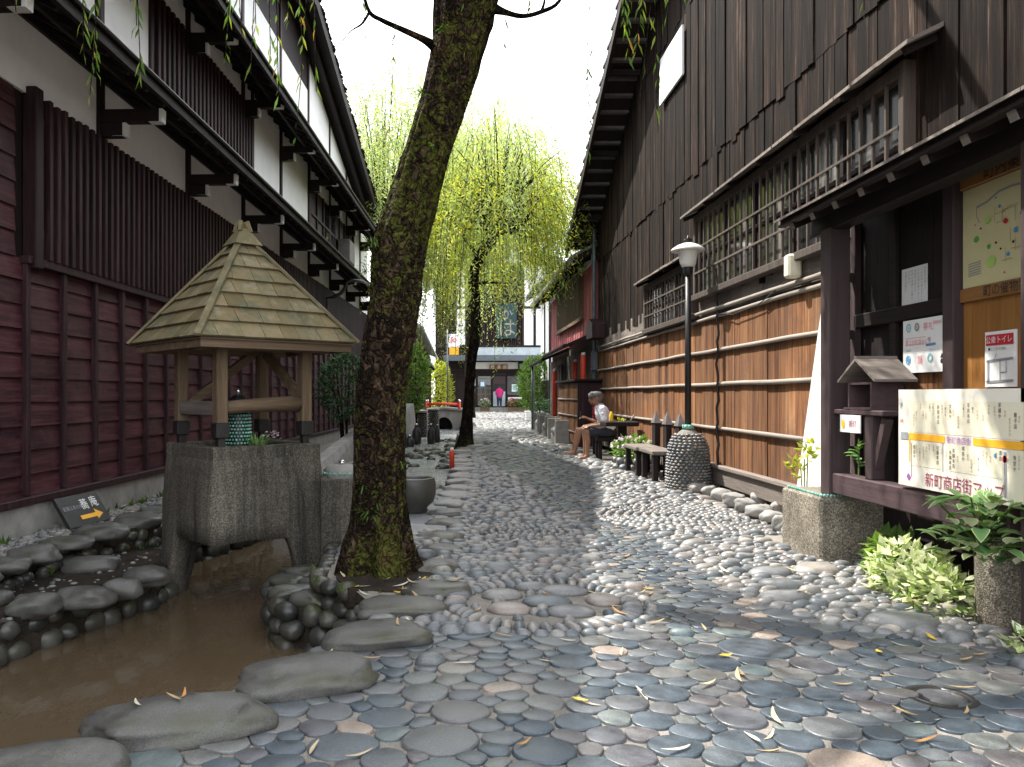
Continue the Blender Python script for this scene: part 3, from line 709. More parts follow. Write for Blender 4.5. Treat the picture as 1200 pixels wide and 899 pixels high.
    struct('paving_discs', md, M['disc'], True); struct('pebble_paving', mp, M['pebble'], True)
pave()
# gravelly pebbles of the left bank
b_ = MB(); rr = random.Random(21)
for i in range(900):
    y = rr.uniform(5.2, 11); x = rr.uniform(-3.95+.039*y, interp([(5,-3.2),(7,-3.15),(9,-2.3),(11,-2.1)], y)); s = rr.choice([.018,.022,.03,.045])
    b_.blob((x,y,.0), s, s*.75, s*.5, rr.uniform(0,3), 7, 4, .1)
for i in range(160):
    y = rr.uniform(4.6, 7.2); x = rr.uniform(-3.2, interp([(4.4,-2.95),(5.5,-2.65),(6.3,-2.4),(7.2,-2.6)], y)); s = rr.choice([.012,.018,.03])
    b_.blob((x,y,-.2), s, s*.75, s*.5, rr.uniform(0,3), 7, 4, .1)
o = struct('bank_gravel', b_, M['pebble'], True); o['kind'] = 'stuff'; o['label'] = 'loose grey and brown gravel on the left bank below the wall'; o['category'] = 'gravel'
# kerb boulders at the foot of the long plank wall
gk = 'round boulders along the foot of the plank wall'
for px, py, w in [(806,566,30),(818,571,26),(832,575,26),(846,580,28),(860,585,26),(874,591,28),(889,598,30),(904,605,30),(918,613,28),(932,620,26),(842,566,22),(866,574,24),(890,584,24),(914,594,24)]:
    boulder(px, py, w*R.uniform(.8,1.15), R.uniform(.6,.85), R.uniform(.10,.14), R.uniform(-.6,.6), .02, 'pale round boulder in the kerb at the foot of the long plank wall', gk, 'boulder_light', sink=.2)
# manhole ring with inlaid slate
t = thing('drain_cover', 'round iron drain cover inlaid with a slate disc at the lower right of the path', 'drain cover', (1.91,3.19,0))
mb = MB(); mb.lathe([(.138,-.02),(.138,.010),(.130,.014),(.108,.014),(.104,.008),(.10,.008),(.097,.013),(.09,.013),(.088,.006),(.0,.006)], (1.91,3.19,0), 40); part('iron_ring', mb, M['iron'], t, True)
mb = MB(); pl = []
for i in range(40):
    a = 2*pi*i/40; r_ = .085
    if abs(cos(a)) > .86 : r_ *= .72
    pl.append((1.91+r_*cos(a), 3.19+r_*sin(a)))
mb.prism(pl, 'z', .004, .014); part('slate_inlay', mb, M['disc'], t)
# ------------------------------------------------------------- long timber townhouse on the left
TH = math.atan(.039)
def Lw(x, y): return (x*cos(TH)+y*sin(TH), -x*sin(TH)+y*cos(TH))
lx, ly = Lw(-4, 14)
LB = thing('timber_townhouse', 'long maroon timber townhouse with white plaster panels and lattices, left of the path', 'townhouse', (lx,ly,0), -TH, None, (-4,14,0))
mb = MB(); mb.box(-9,-4.03,.6,27,.3,8); part('wall', mb, M['darkwood_v'], LB)
mb = MB(); mb.box(-9,-3.93,.6,27.05,-.05,.27); part('foundation', mb, M['concrete'], LB)
mb = MB(); rr = random.Random(2)
def siding(mb, y0, y1, z0, z1, step=.21, seg=1.226, x=-4.03):
    z = z0
    while z < z1-.05:
        y = y0
        while y < y1-.05:
            ye = min(y+seg, y1); zt = min(z+step+.02, z1); k = rr.uniform(0,.006)
            mb.prism([(x,z),(x+.045+k,z),(x+.022+k,zt),(x,zt)], 'y', y+.002, ye-.002); y = ye
        z += step
y0b = 6.85-.613*10
siding(mb, y0b, 27, .30, 2.38)
siding(mb, y0b, 6.72, 2.38, 3.82)
part('siding', mb, M['maroon'], LB)
mb = MB()
for k in range(46):
    y = y0b + .613*k
    if y < 27: mb.cbox(-4.0,-3.945,y-.032,y+.032,.33,2.36 if y > 6.6 else 3.8,.006)
mb.cbox(-4.02,-3.90,.6,27.02,.255,.325,.008); mb.cbox(-4.0,-3.915,6.8,27,2.33,2.40,.006)
parts('batten', mb, M['maroon_v'], LB)
mb = MB(); mb.cbox(-4.02,-3.89,6.87,6.99,2.30,3.88,.01); part('corner_post', mb, M['maroon_v'], LB)
mb = MB(); y = 7.1
while y < 26.9: mb.cbox(-3.985,-3.895,y,y+.058,2.40,3.83+R.uniform(-.008,.008),.005); y += .131
mb.box(-4.0,-3.95,7.05,26.9,3.60,3.66); mb.box(-4.0,-3.95,7.05,26.9,2.62,2.68)
part('lattice', mb, M['maroon_v'], LB)
POSTS = [5.75+2.45*i for i in range(-1,9)]
for a, b in zip([.7]+POSTS, POSTS+[27]):
    mb = MB(); mb.box(-4.02,-3.985,a+.065,b-.065,3.82,4.52); part('plaster_panel', mb, M['plaster'], LB)
mb = MB()
for y in POSTS: mb.cbox(-4.03,-3.95,y-.063,y+.063,3.78,4.6,.006); mb.cbox(-4.03,-3.955,y-.063,y+.063,4.6,6.5,.006)
mb.box(-4.02,-3.95,.6,27,4.44,4.52); parts('post', mb, M['darkwood_v'], LB)
def bracket(y, zu, zl, drop=0.0):
    mb = MB(); mb.box(-3.96,-3.34,y-.05,y+.05,zu-.065,zu+.065); mb.box(-3.96,-3.72,y-.05,y+.05,zl-.07,zl+.065)
    os_ = parts('eave_bracket', mb, M['darkwood'], LB)
    for (xe, z), o in zip(((-3.34, zu), (-3.72, zl)), os_):
        mb = MB()
        mb.prism([(xe-.11,z-.068),(xe+.03,z-.068),(xe+.035,z+.066),(xe+.001,z+.066),(xe+.001,z-.0655),(xe-.09,z-.0655)], 'y', y-.052, y+.052)
        mb.f = mb.f; part('painted_end', mb, M['white_paint'], o)
for y in POSTS: bracket(y, 4.06, 3.92)
for y in POSTS: bracket(y, 5.94, 5.80)
def eave(z_e, z_w, ye=25.6):
    mb = MB()
    mb.prism([(-4.05,z_w),(-3.20,z_e+.02),(-3.20,z_e+.07),(-4.05,z_w+.06)], 'y', .5, ye)          # roof boards
    mb.prism([(-3.24,z_e-.03),(-3.19,z_e-.03),(-3.19,z_e+.06),(-3.24,z_e+.06)], 'y', .5, ye)       # fascia
    mb.prism([(-3.52,z_e+.06),(-3.46,z_e+.04),(-3.46,z_e+.13),(-3.52,z_e+.15)], 'y', .5, ye)
    y = .7
    while y < ye: mb.beam((-4.02,y,z_w-.05),(-3.25,y,z_e-.02),.05,.06); y += .41
    part('eave', mb, M['darkwood'], LB)
    mb = MB(); y = .5
    while y < ye-.1:
        mb.prism([(-4.05,z_w+.063),(-3.17,z_e+.073),(-3.17,z_e+.088),(-4.05,z_w+.08)], 'y', y, min(y+.9, ye)-.01); y += .9
    mb.tube([(-3.165,.5,z_e+.085),(-3.165,ye,z_e+.085)], .022, 6)
    part('eave_roofing', mb, M['black'], LB)
eave(4.16, 4.62); eave(5.92, 6.42)
# first upper storey
def panel(y0, y1, z0, z1, mat='plaster'):
    mb = MB(); mb.box(-4.02,-3.985,y0,y1,z0,z1); part('plaster_panel', mb, M[mat], LB)
for a, b in ((.7,3.2),(3.3,5.65),(5.85,8.1),(8.3,9.42),(13.7,15.47),(15.65,17.95),(24.2,25.3),(25.45,27)): panel(a, b, 4.65, 6.4)
mb = MB()
for a in (8.2,9.46,13.62,18.06,24.1): mb.cbox(-4.02,-3.95,a-.045,a+.045,4.62,6.45,.006)
parts('window_post', mb, M['maroon_v'], LB)
panel(9.5,13.58,6.03,6.4)
mb = MB(); y = 9.56
while y < 13.55: mb.cbox(-3.985,-3.92,y,y+.075,4.66,6.01,.006); y += .155
part('upper_lattice', mb, M['maroon_v'], LB)
panel(18.15,24.0,6.0,6.4)
mb = MB(); mb.box(-4.02,-3.99,18.1,24.05,4.65,5.98)
for k in range(9): mb.cbox(-3.99,-3.95,18.1+k*.73,18.16+k*.73,4.65,5.98,.005)
mb.cbox(-3.99,-3.945,18.1,24.05,5.3,5.36,.005); part('shutter', mb, M['maroon_v'], LB)
mb = MB(); mb.box(-3.98,-3.96,19.9,21.2,4.8,5.9); part('window_pane', mb, M['glass_dark'], LB)
mb = MB(); mb.cbox(-3.95,-3.62,21.4,22.2,4.75,5.35,.02); part('air_conditioner', mb, M['copper_cap'], LB)
# gable storey
def zr(y): return 8.70-.24*(y-18.5) if y > 16.2 else 8.70+.24*2.3-.235*(16.2-y)
ys = [1.0,3.3,5.75,8.2,10.65,13.1,15.55,18.0,20.45,22.9,25.3]
for a, b in zip(ys, ys[1:]):
    mb = MB(); a2, b2 = a+.055, b-.055; ta, tb = zr(a2)-.1, zr(b2)-.1
    if 13 < b < 18.5: ta = tb = min(ta, tb, 8.0)
    mb.prism([(a2,6.45),(b2,6.45),(b2,tb),(a2,ta)], 'x', -4.03, -3.99); part('plaster_panel', mb, M['plaster'], LB)
mb = MB()
for a in ys: mb.prism([(a-.055,6.4),(a+.055,6.4),(a+.055,zr(a)-.05),(a-.055,zr(a)-.05)], 'x', -4.03, -3.965)
parts('gable_post', mb, M['maroon_v'], LB)
mb = MB(); mb.prism([(.6,6.3),(25.4,6.3),(25.4,zr(25.4)),(16.2,zr(16.2)),(.6,zr(.6))], 'x', -9, -4.0); part('gable_wall', mb, M['darkwood_v'], LB)
mb = MB()
for (a, b) in ((.2,16.2),(16.2,25.7)):
    mb.prism([(a,zr(a)),(b,zr(b)),(b,zr(b)+.10),(a,zr(a)+.10)], 'x', -9, -3.42)
    mb.prism([(a,zr(a)-.20),(b,zr(b)-.20),(b,zr(b)-.003),(a,zr(a)-.003)], 'x', -3.50, -3.42)
    mb.prism([(a,zr(a)-.16),(b,zr(b)-.16),(b,zr(b)-.003),(a,zr(a)-.003)], 'x', -3.80, -3.70)
part('gable_roof', mb, M['darkwood'], LB)
mb = MB(); rr = random.Random(4)
for i in range(420):
    y = rr.uniform(10.1, 25.7); mb.blob((-3.43+rr.uniform(-.05,.02), y, zr(y)+.10), rr.uniform(.03,.07), rr.uniform(.06,.16), rr.uniform(.02,.05), 0, 7, 4, .3)
part('moss', mb, M['bark_dark'], LB, True)
mb = MB(); pts = [(-3.9,19.6,2.6),(-3.9,19.6,3.55)] + [(-3.9+.5*sin(t), 19.6, 3.55+.45*(1-cos(t))*.9) for t in (.4,.8,1.2,1.57)] + [(-3.25,19.7,4.0),(-3.1,20.2,4.05),(-3.1,21.4,4.1)]
mb.tube(pts, .045, 8); part('drain_pipe', mb, M['black'], LB, True)
# leaning direction board at the foot of the wall
sy = 7.35; sx, sy2 = Lw(-3.86, sy)
t = thing('direction_board', 'small black direction board with an orange arrow leaning on the base of the maroon wall', 'sign', (sx, sy2, 0), -TH-.12, None, (0,0,0))
LEN = .62
def fr_sign(u, v): return (.07 + (.30-v)*.55, u, .02 + v*.86)   # leaning back
mb = MB(); c = [(-.31,0),(.31,0),(.31,.30),(-.31,.30)]
f = [fr_sign(u,v) for u,v in c]; b = [(x-.03, y, z-.012) for x,y,z in f]
mb.add(f+b, [(3,2,1,0),(4,5,6,7),(1,5,4,0),(2,6,5,1),(3,7,6,2),(0,4,7,3)][::1]); bo = part('board', mb, M['black'], t)
def on(u, v, e=.004): x,y,z = fr_sign(u,v); return (x+e*.85, y, z+e*.5)
mb = MB(); text_mb(mb, '蕎', .115, lambda u,v: on(-.02+u, .155+v)); text_mb(mb, '庵', .115, lambda u,v: on(.13+u, .165+v)); part('lettering', mb, M['paper'], bo)
mb = MB(); text_mb(mb, '創業以来の味', .047, lambda u,v: on(-.28+u, .165+v)); part('small_lettering', mb, M['ink_grey'], bo)
mb = MB(); q = [(-.10,.055),(.13,.055),(.13,.03),(.235,.075),(.13,.135),(.13,.095),(-.10,.095)]; mb.add([on(u,v) for u,v in q], [tuple(range(7))]); part('arrow', mb, M['ink_orange'], bo)
# ------------------------------------------------------------- tall plank building on the right
WX = 3.3
RB = thing('plank_warehouse', 'tall plank warehouse, black boards above and orange brown boards below, right of the path', 'warehouse', (WX,11,0))
def zg(y): return 5.05 + .45*(18.6-y) if y > 9.5 else 5.05+.45*9.1-.45*(9.5-y)
mb = MB(); mb.prism([(2.6,-.05),(18.5,-.05),(18.5,zg(18.5)-.1),(9.5,zg(9.5)-.1),(2.6,zg(2.6)-.1)], 'x', WX+.03, 10); part('wall', mb, M['darkwood_v'], RB)
rr = random.Random(9); mb = MB()
y = 6.2
while y < 18.5:
    w = rr.uniform(.18,.36); d = rr.uniform(0,.012); mb.box(WX-.015-d, WX+.04, y+.002, min(y+w,18.5)-.002, .22, 2.22); y += w
part('lower_boards', mb, M['board_orange'], RB)
mb = MB(); y = 6.2
while y < 18.5:
    w = rr.uniform(.16,.28); d = rr.uniform(0,.010); mb.box(WX-.02-d, WX+.04, y+.002, min(y+w,18.5)-.002, 2.225, 2.62); y += w
part('band_boards', mb, M['grey_wood'], RB)
mb = MB()
for z0, z1, x0 in ((2.45,4.32,.0),(4.22,6.65,.014),(6.6,12,.02)):
    y = 2.7
    while y < 18.5:
        w = rr.uniform(.11,.22); d = rr.uniform(0,.02) + x0; zb = z0 + rr.uniform(-.012,.015) - (.06 if rr.random() < .05 else 0); zt = min(z1, zg(y+w/2)-.08)
        if zt > zb + .05:
            ti = rr.uniform(-.012,.012); gap = .004 if rr.random() < .85 else .018
            y1 = min(y+w, 18.5)-gap
            mb.add([(WX-.02-d,y,zb),(WX+.03,y,zb),(WX+.03,y1,zb+.01),(WX-.02-d+ti*.4,y1,zb+.01),(WX-.02-d+ti*.3,y,zt),(WX+.03,y,zt),(WX+.03,y1,zt),(WX-.02-d,y1,zt)],
                   [(0,3,2,1),(4,5,6,7),(0,1,5,4),(1,2,6,5),(2,3,7,6),(3,0,4,7)])
        y += w
part('upper_boards', mb, M['board_dark'], RB)
# rails of grey bamboo
for z, y0, ex in ((2.18,6.3,.0),(2.27,6.3,.02),(1.756,6.9,0),(1.335,7.2,0),(.79,7.4,0)):
    mb = MB(); pts = []; y = y0
    while y <= 18.45: pts.append((WX-.045-ex, y, z+.012*nz(y*.9,z*5))); y += .5
    mb.tube(pts, .024, 7, wob=.12, fr=6); part('bamboo_rail', mb, M['bamboo'], RB, True)
mb = MB(); mb.cbox(WX-.07,WX-.02,7.5,18.45,.10,.30,.008); mb.cbox(WX-.11,WX-.02,7.5,18.45,.302,.345,.006); part('skirting_plank', mb, M['grey_wood'], RB)
# bay windows with lattice and board canopy
def bay(y0, y1, z0, z1, cy0, cy1, cz, nv, hz):
    fx = WX-.11
    mb = MB()
    mb.cbox(fx-.015,WX,y0-.06,y0,z0-.05,z1+.12,.006); mb.cbox(fx-.015,WX,y1,y1+.06,z0-.05,z1+.12,.006)
    mb.cbox(fx-.03,WX,y0-.1,y1+.1,z0-.11,z0-.03,.008); mb.cbox(fx-.01,WX,y0-.05,y1+.05,z1+.02,z1+.12,.006)
    w = part('lattice_window', mb, M['window_bar'], RB)
    mb = MB()
    for i in range(nv+1):
        y = lerp(y0, y1, i/nv); mb.cbox(fx-.012,fx+.012,y-.013,y+.013,z0-.03,z1+.02,.003)
    for z in hz: mb.cbox(fx-.024,fx-.013,y0,y1,z-.013,z+.013,.003)
    part('bars', mb, M['window_bar'], w)
    mb = MB(); mb.box(WX-.045,WX-.02,y0,y1,z0-.03,z1+.1); part('pane', mb, M['curtain'], w)
    mb = MB(); k = max(3, int((y1-y0)/.85))
    for i in range(k+1): y = lerp(y0, y1, i/k); mb.box(WX-.065,WX-.046,y-.035,y+.035,z0-.03,z1+.1)
    mb.box(WX-.066,WX-.047,y0,y1,(z0+z1)/2-.02,(z0+z1)/2+.02)
    part('sash', mb, M['darkwood_v'], w)
    rr = random.Random(int(y0*10)); mb = MB(); y = cy0
    while y < cy1:
        yw = min(y+rr.uniform(.25,.5), cy1); j = rr.uniform(-.012,.012)
        mb.prism([(WX,cz+.13+j),(WX-.27+j,cz+j),(WX-.27+j,cz+.028+j),(WX,cz+.165+j)], 'y', y, yw-.004); y = yw
    cnp = part('canopy', mb, M['grey_wood_x'], RB)
    mb = MB(); n = int((cy1-cy0)/.8)
    for i in range(n+1): y = lerp(cy0+.1, cy1-.1, i/n); mb.beam((WX,y,cz+.085),(WX-.24,y,cz-.02),.045,.05)
    parts('canopy_rafter', mb, M['darkwood'], cnp)
bay(5.80,10.75,2.56,3.46,5.42,10.95,3.56,26,(2.80,3.12))
bay(10.98,13.6,2.33,2.92,10.96,13.75,3.05,14,(2.50,2.72))
# roof with wide bargeboard overhang
mb = MB()
for a, b in ((1.5,9.5),(9.5,19.4)):
    mb.prism([(a,zg(a)-.02),(b,zg(b)-.02),(b,zg(b)+.10),(a,zg(a)+.10)], 'x', 2.66, 10)
    mb.prism([(a,zg(a)-.22),(b,zg(b)-.22),(b,zg(b)-.022),(a,zg(a)-.022)], 'x', 2.64, 2.70)
y = 10.5
while y < 19.2: mb.beam((WX-.02,y,zg(y)-.10),(2.72,y,zg(y)-.10),.08,.10); y += 1.9
part('roof', mb, M['darkwood'], RB)
mb = MB()
for i in range(26):
    y = 19.4-.38*i; mb.box(2.63,10,y-.385,y,zg(y)+.10,zg(y)+.15)
part('roof_covering', mb, M['copper_cap'], RB)
mb = MB(); mb.cbox(WX-.19,WX-.06,7.55,7.68,2.30,2.52,.02); part('junction_box', mb, M['lens'], RB)
mb = MB(); pts = [(WX-.075+.012*sin(z*23), 9.95+.02*sin(z*9)+.012*nz(z*4,1), z) for z in [2.75-.09*i for i in range(28)]]; mb.tube(pts, .016, 6, wob=.3, fr=12)
mb.tube([(WX-.075,9.95,2.20),(WX-.08,9.4,2.13),(WX-.08,8.6,2.16),(WX-.075,7.9,2.30)], .006, 5); part('cable', mb, M['black'], RB, True)
mb = MB(); mb.tube([(3.20,18.62,.3),(3.20,18.62,5.0)], .045, 8); mb.cbox(3.13,3.27,18.5,18.7,1.75,2.2,.02); part('drain_pipe', mb, M['steel'], RB)
mb = MB(); mb.prism([(17.6,2.45),(18.4,2.45),(18.4,2.75),(18.05,2.9),(17.6,2.75)], 'x', 2.98, WX); part('vent_hood', mb, M['maroon_v'], RB)
# white enamel sheet nailed high on the boards
mb = MB(); mb.add([(WX-.10,11.42,5.72),(WX-.10,12.68,5.72),(WX-.10,12.68,6.42),(WX-.10,11.42,6.42),(WX-.07,11.42,5.72),(WX-.07,12.68,5.72),(WX-.07,12.68,6.42),(WX-.07,11.42,6.42)],
 [(0,1,2,3)[::-1],(4,5,6,7),(0,1,5,4),(1,2,6,5),(2,3,7,6),(3,0,4,7)]); part('white_patch', mb, M['white_paint'], RB, label='white sheet nailed high on the black boards')
# white slatted wing panel against the wall behind the notice gate
mb = MB(); z = .06
while z < 2.4:
    yl = lerp(7.56, 6.80, z/2.4); mb.prism([(6.5,z),(yl,z),(lerp(7.56,6.80,(z+.12)/2.4),z+.118),(6.5,z+.118)], 'x', 3.14, 3.18+.006*((z*8)%2)); z += .12
solo('wing_panel', mb, M['white_paint'], 'white painted slatted wing panel leaning on the plank wall behind the gate post', 'panel', (3.16,7,.06))

# ------------------------------------------------------------- roofed notice gate
GT = thing('notice_gate', 'roofed dark timber notice gate with rafters and honey wood panels at the right edge', 'notice gate', (2.75,4.9,0))
for y in (5.86, 3.765):
    mb = MB(); mb.cbox(2.675,2.825,y-.075,y+.075,.48 if y > 5 else -.02,2.40,.008); part('post', mb, M['gate_wood'], GT)
mb = MB(); mb.cbox(2.69,2.81,2.7,6.12,2.385,2.54,.01); part('lintel', mb, M['darkwood'], GT)
mb = MB()
def rz_(x): return 2.45 + .42*(x-2.5)
mb.prism([(2.48,rz_(2.48)+.05),(3.34,rz_(3.34)+.05),(3.34,rz_(3.34)+.085),(2.48,rz_(2.48)+.085)], 'y', 2.6, 6.18)
mb.prism([(2.465,rz_(2.48)+.03),(2.52,rz_(2.48)+.03),(2.52,rz_(2.48)+.049),(2.465,rz_(2.48)+.049)], 'y', 2.6, 6.18); part('roof', mb, M['darkwood'], GT)
mb = MB(); y = 2.6
while y < 6.15: mb.prism([(2.44,rz_(2.44)+.088),(3.34,rz_(3.34)+.088),(3.34,rz_(3.34)+.105),(2.44,rz_(2.44)+.105)], 'y', y, min(y+.45,6.2)-.006); y += .45
part('roof_covering', mb, M['grey_wood_x'], GT)
for y in (2.95,3.29,3.63,3.97,4.31,4.65,4.99,5.33,5.67,6.01):
    mb = MB(); mb.beam((2.50,y,rz_(2.5)+.01),(3.33,y,rz_(3.33)+.01),.055,.07); r_ = part('rafter', mb, M['darkwood'], GT)
    mb = MB(); mb.beam((2.492,y,rz_(2.492)+.01),(2.4995,y,rz_(2.4995)+.01),.053,.068); part('end_grain', mb, M['grey_wood'], r_)
BX = 3.05
mb = MB(); y = 2.8; rr = random.Random(31)
while y < 6.2: w = rr.uniform(.14,.22); mb.box(BX,BX+.04,y+.001,min(y+w,6.2)-.001,.25,2.78); y += w
mb.box(BX+.002,BX+.2,6.15,6.2,.3,2.7); part('back_wall', mb, M['darkwood_v'], GT)
mb = MB()
for k in range(4): mb.box(BX-.02,BX-.001,4.96+.12*k,5.077+.12*k,1.10,1.345)
part('sun_toned_panel', mb, M['board_orange'], GT)  # orange boards put sunlight into the colour of the lower back wall
mb = MB(); y = 3.3
while y < 4.82: mb.box(BX-.025,BX-.001,y,min(y+.118,4.82),.9,1.745); y += .12
part('honey_panel', mb, M['honey'], GT)
mb = MB(); mb.cbox(BX-.085,BX-.002,4.825,4.935,.4,2.6,.006); part('back_post', mb, M['gate_wood'], GT)
mb = MB(); mb.cbox(BX-.05,BX-.002,4.94,6.1,1.70,1.80,.006); mb.cbox(BX-.04,BX-.002,5.55,5.62,.5,2.6,.005); part('back_rail', mb, M['darkwood'], GT)
def fr_back(y0, z0, x): return lambda u, v: (x, y0-u, z0+v)
for z0, z1, s, sz, yy in ((1.745,1.825,'町の催物案内',.072,4.60),(2.41,2.53,'町内案内図',.10,4.60)):
    mb = MB(); mb.cbox(BX-.05,BX-.002,3.2,4.82,z0,z1,.005); h = part('header_board', mb, M['honey_y'], GT)
    mb = MB(); text_mb(mb, s, sz, fr_back(yy, z0+.016, BX-.053)); part('lettering', mb, M['ink'], h)
mb = MB(); mb.cbox(2.69,2.81,3.94,5.78,.50,.645,.008); part('bottom_rail', mb, M['gate_wood_y'], GT)
mb = MB(); mb.cbox(2.71,2.80,5.27,5.36,.646,1.07,.006); mb.beam((2.755,5.30,.70),(2.755,5.16,1.05),.05,.05); part('bracket_post', mb, M['gate_wood'], GT)
mb = MB(); mb.cbox(2.70,2.95,5.12,5.78,1.065,1.10,.006); part('shelf', mb, M['gate_wood_y'], GT)
mb = MB()
for x in (2.86,3.0): mb.cbox(x,x+.05,6.08,6.14,.5,2.5,.005)
for z in (.75,1.25,1.62,2.05): mb.cbox(2.8,3.05,6.09,6.13,z,z+.07,.005)
part('side_lattice', mb, M['gate_wood'], GT)
# granite base block
mb = MB(); mb.cbox(2.60,3.30,6.10-.33,6.10+.35,-.06,.475,.02)
mb2 = MB()
for v, f in ((mb.v, mb.f),): mb2.add(v, f)
solo('granite_block', mb2, M['granite'], 'square exposed aggregate block carrying the gate post', 'stone block', (2.95,6.1,-.02))
mb = MB(); rr = random.Random(3)
for i in range(46):
    t_ = i/46; x, y = (2.62+.66*t_*1.6, 5.79) if t_ < .62 else (2.62, 5.79+(t_-.62)*1.6)
    mb.blob((x, y, .483), .011, .011, .011, 0, 7, 4, .05)
solo('bead_row', mb, M['teal_bead'], 'row of tiny turquoise beads along the rim of the granite block', 'bead row', None, None, True)
mb = MB()
for x, y, r in ((2.78,5.83,.022),(2.83,5.85,.018),(2.90,5.82,.024),(2.87,5.88,.016)): mb.blob((x,y,.475+r*.7), r*1.3, r, r*.8, 0, 9, 6, .15)
solo('trinket_pebbles', mb, M['bead_white'], 'few pale trinket pebbles at the foot of the gate post', 'pebbles', None, None, True)
# little roofed shrine box on the shelf
t = thing('shrine_box', 'little grey wooden shrine box with a gabled roof on the gate shelf', 'shrine box', (2.82,5.45,1.1))
mb = MB(); mb.box(2.72,2.93,5.29,5.31,1.10,1.285); mb.box(2.72,2.93,5.59,5.61,1.10,1.285); mb.box(2.91,2.93,5.312,5.588,1.10,1.285); mb.box(2.70,2.95,5.27,5.63,1.1005,1.115)
mb.box(2.72,2.93,5.312,5.588,1.27,1.285); part('case', mb, M['gate_wood_y'], t)
mb = MB()
for s in (-1,1):
    mb.prism([(5.45,1.43),(5.45+s*.25,1.285),(5.45+s*.25,1.302),(5.45,1.452)], 'x', 2.69, 2.97)
mb.box(2.69,2.97,5.44,5.46,1.445,1.462); part('roof', mb, M['grey_wood_x'], t)
# small hanging notice below the shrine box
t = thing('hanging_notice', 'small white paper notice with a yellow emblem hung under the shrine box', 'notice', (2.697,5.5,.95))
mb = MB(); mb.box(2.690,2.696,5.38,5.66,.945,1.064); bo = part('sheet', mb, M['paper'], t)
mb = MB(); text_mb(mb, '新町', .052, lambda u,v: (2.687, 5.53-u, .985+v)); part('lettering', mb, M['ink_crimson'], bo)
mb = MB(); n = 16; mb.add([(2.687, 5.61+.022*cos(2*pi*i/n), 1.0+.032*sin(2*pi*i/n)) for i in range(n)], [tuple(range(n))]); part('emblem', mb, M['yellow'], bo)
# main street map board
SX = 2.675; SY = 4.887
SG = thing('street_map_board', 'large cream street map board with an orange band on the gate rail', 'map board', (SX,4.55,.645))
mb = MB(); mb.box(SX,SX+.022,3.80,SY,.665,1.232); bo = part('board', mb, M['paper_cream'], SG)
def fs(u, v, e=.003): return (SX-e, SY-u*.93, .665+v*.955)      # u from left, v from bottom
def rects(mb, L, e=.003):
    for u0, v0, u1, v1 in L: mb.add([fs(u0,v0,e), fs(u1,v0,e), fs(u1,v1,e), fs(u0,v1,e)], [(0,1,2,3)])
mb = MB(); rects(mb, [(.13,.335,1.16,.525),(.13,.13,.46,.285),(.50,.13,1.0,.285),(1.05,.02,1.16,.285)], .0015); part('tinted_field', mb, M['paper_tint'], bo)
mb = MB(); rects(mb, [(.125,.287,.50,.328),(.76,.287,1.16,.328),(.125,.15,.14,.287)]); part('orange_band', mb, M['ink_orange'], bo)
mb = MB(); rects(mb, [(.03,.285,.115,.330),(.148,.06,.156,.27),(.475,.12,.482,.287),(1.01,.04,1.03,.27)]); part('grey_road', mb, M['ink_grey'], bo)
mb = MB(); text_mb(mb, '新町商店街マップ', .090, lambda u,v: fs(.30+u, .026+v)); part('title', mb, M['ink_crimson'], bo)
mb = MB(); text_mb(mb, '新町商店街', .046, lambda u,v: fs(.515+u, .289+v)); text_mb(mb, '◆', .05, lambda u,v: fs(.095+u,.04+v)); part('band_lettering', mb, M['ink_purple'], bo)
mb = MB(); text_mb(mb, '●', .05, lambda u,v: fs(.995+u,.215+v)); text_mb(mb, 'H', .045, lambda u,v: fs(.025+u,.385+v)); part('red_mark', mb, M['ink_red'], bo)
mb = MB(); text_mb(mb, 'P', .055, lambda u,v: fs(.025+u,.475+v)); text_mb(mb, '●', .03, lambda u,v: fs(.93+u,.235+v)); part('blue_mark', mb, M['ink_blue'], bo)
rr = random.Random(17); names = ['菓子店','呉服','茶舗','薬局','時計','酒店','食堂','理容','書店','花屋','旅館','米穀','写真','豆腐','布団','文具','喫茶','青果','鮮魚','履物']
dk = MB(); tn = MB()
for row in (0, 1):
    u = .17
    while u < 1.12:
        w = rr.choice(names)+(rr.choice(['','本店','や']) ); big = rr.random() < .15; sz = .026 if big else .017
        v = (.50 if row == 0 else .262) - rr.uniform(0,.07)
        for c in w:
            text_mb(dk if (big or rr.random() < .2) else tn, c, sz, (lambda uu, vv: (lambda p,q: fs(uu+p, vv+q)))(u, v)); v -= sz*1.1
        u += rr.uniform(.026,.048)
part('shop_name', dk, M['ink'], bo); part('small_shop_name', tn, M['ink_tan'], bo)
# notices on the back wall
t = thing('town_map', 'yellow illustrated town map with green hills behind the gate post', 'map', (BX-.03,4.4,1.83))
mb = MB(); mb.box(BX-.035,BX-.003,3.75,4.81,1.828,2.405); bo = part('sheet', mb, M['map_yellow'], t)
def fm(u, v, e=.003): return (BX-.035-e, 4.81-u, 1.828+v)
def polyl(mb, fr, pts, w):
    for a, b in zip(pts, pts[1:]):
        d = Vector((b[0]-a[0], b[1]-a[1])); 
        if d.length < 1e-6: continue
        n = Vector((-d.y, d.x)).normalized()*w/2
        mb.add([fr(a[0]-n.x,a[1]-n.y),fr(b[0]-n.x,b[1]-n.y),fr(b[0]+n.x,b[1]+n.y),fr(a[0]+n.x,a[1]+n.y)], [(0,1,2,3)])
mb = MB(); polyl(mb, fm, [(.13,.455),(.22,.465),(.32,.50),(.42,.505),(.6,.49),(.9,.52)], .012); polyl(mb, fm, [(.13,.455),(.13,.40),(.16,.36)], .005); part('river', mb, M['ink_grey'], bo)
mb = MB(); rr = random.Random(8)
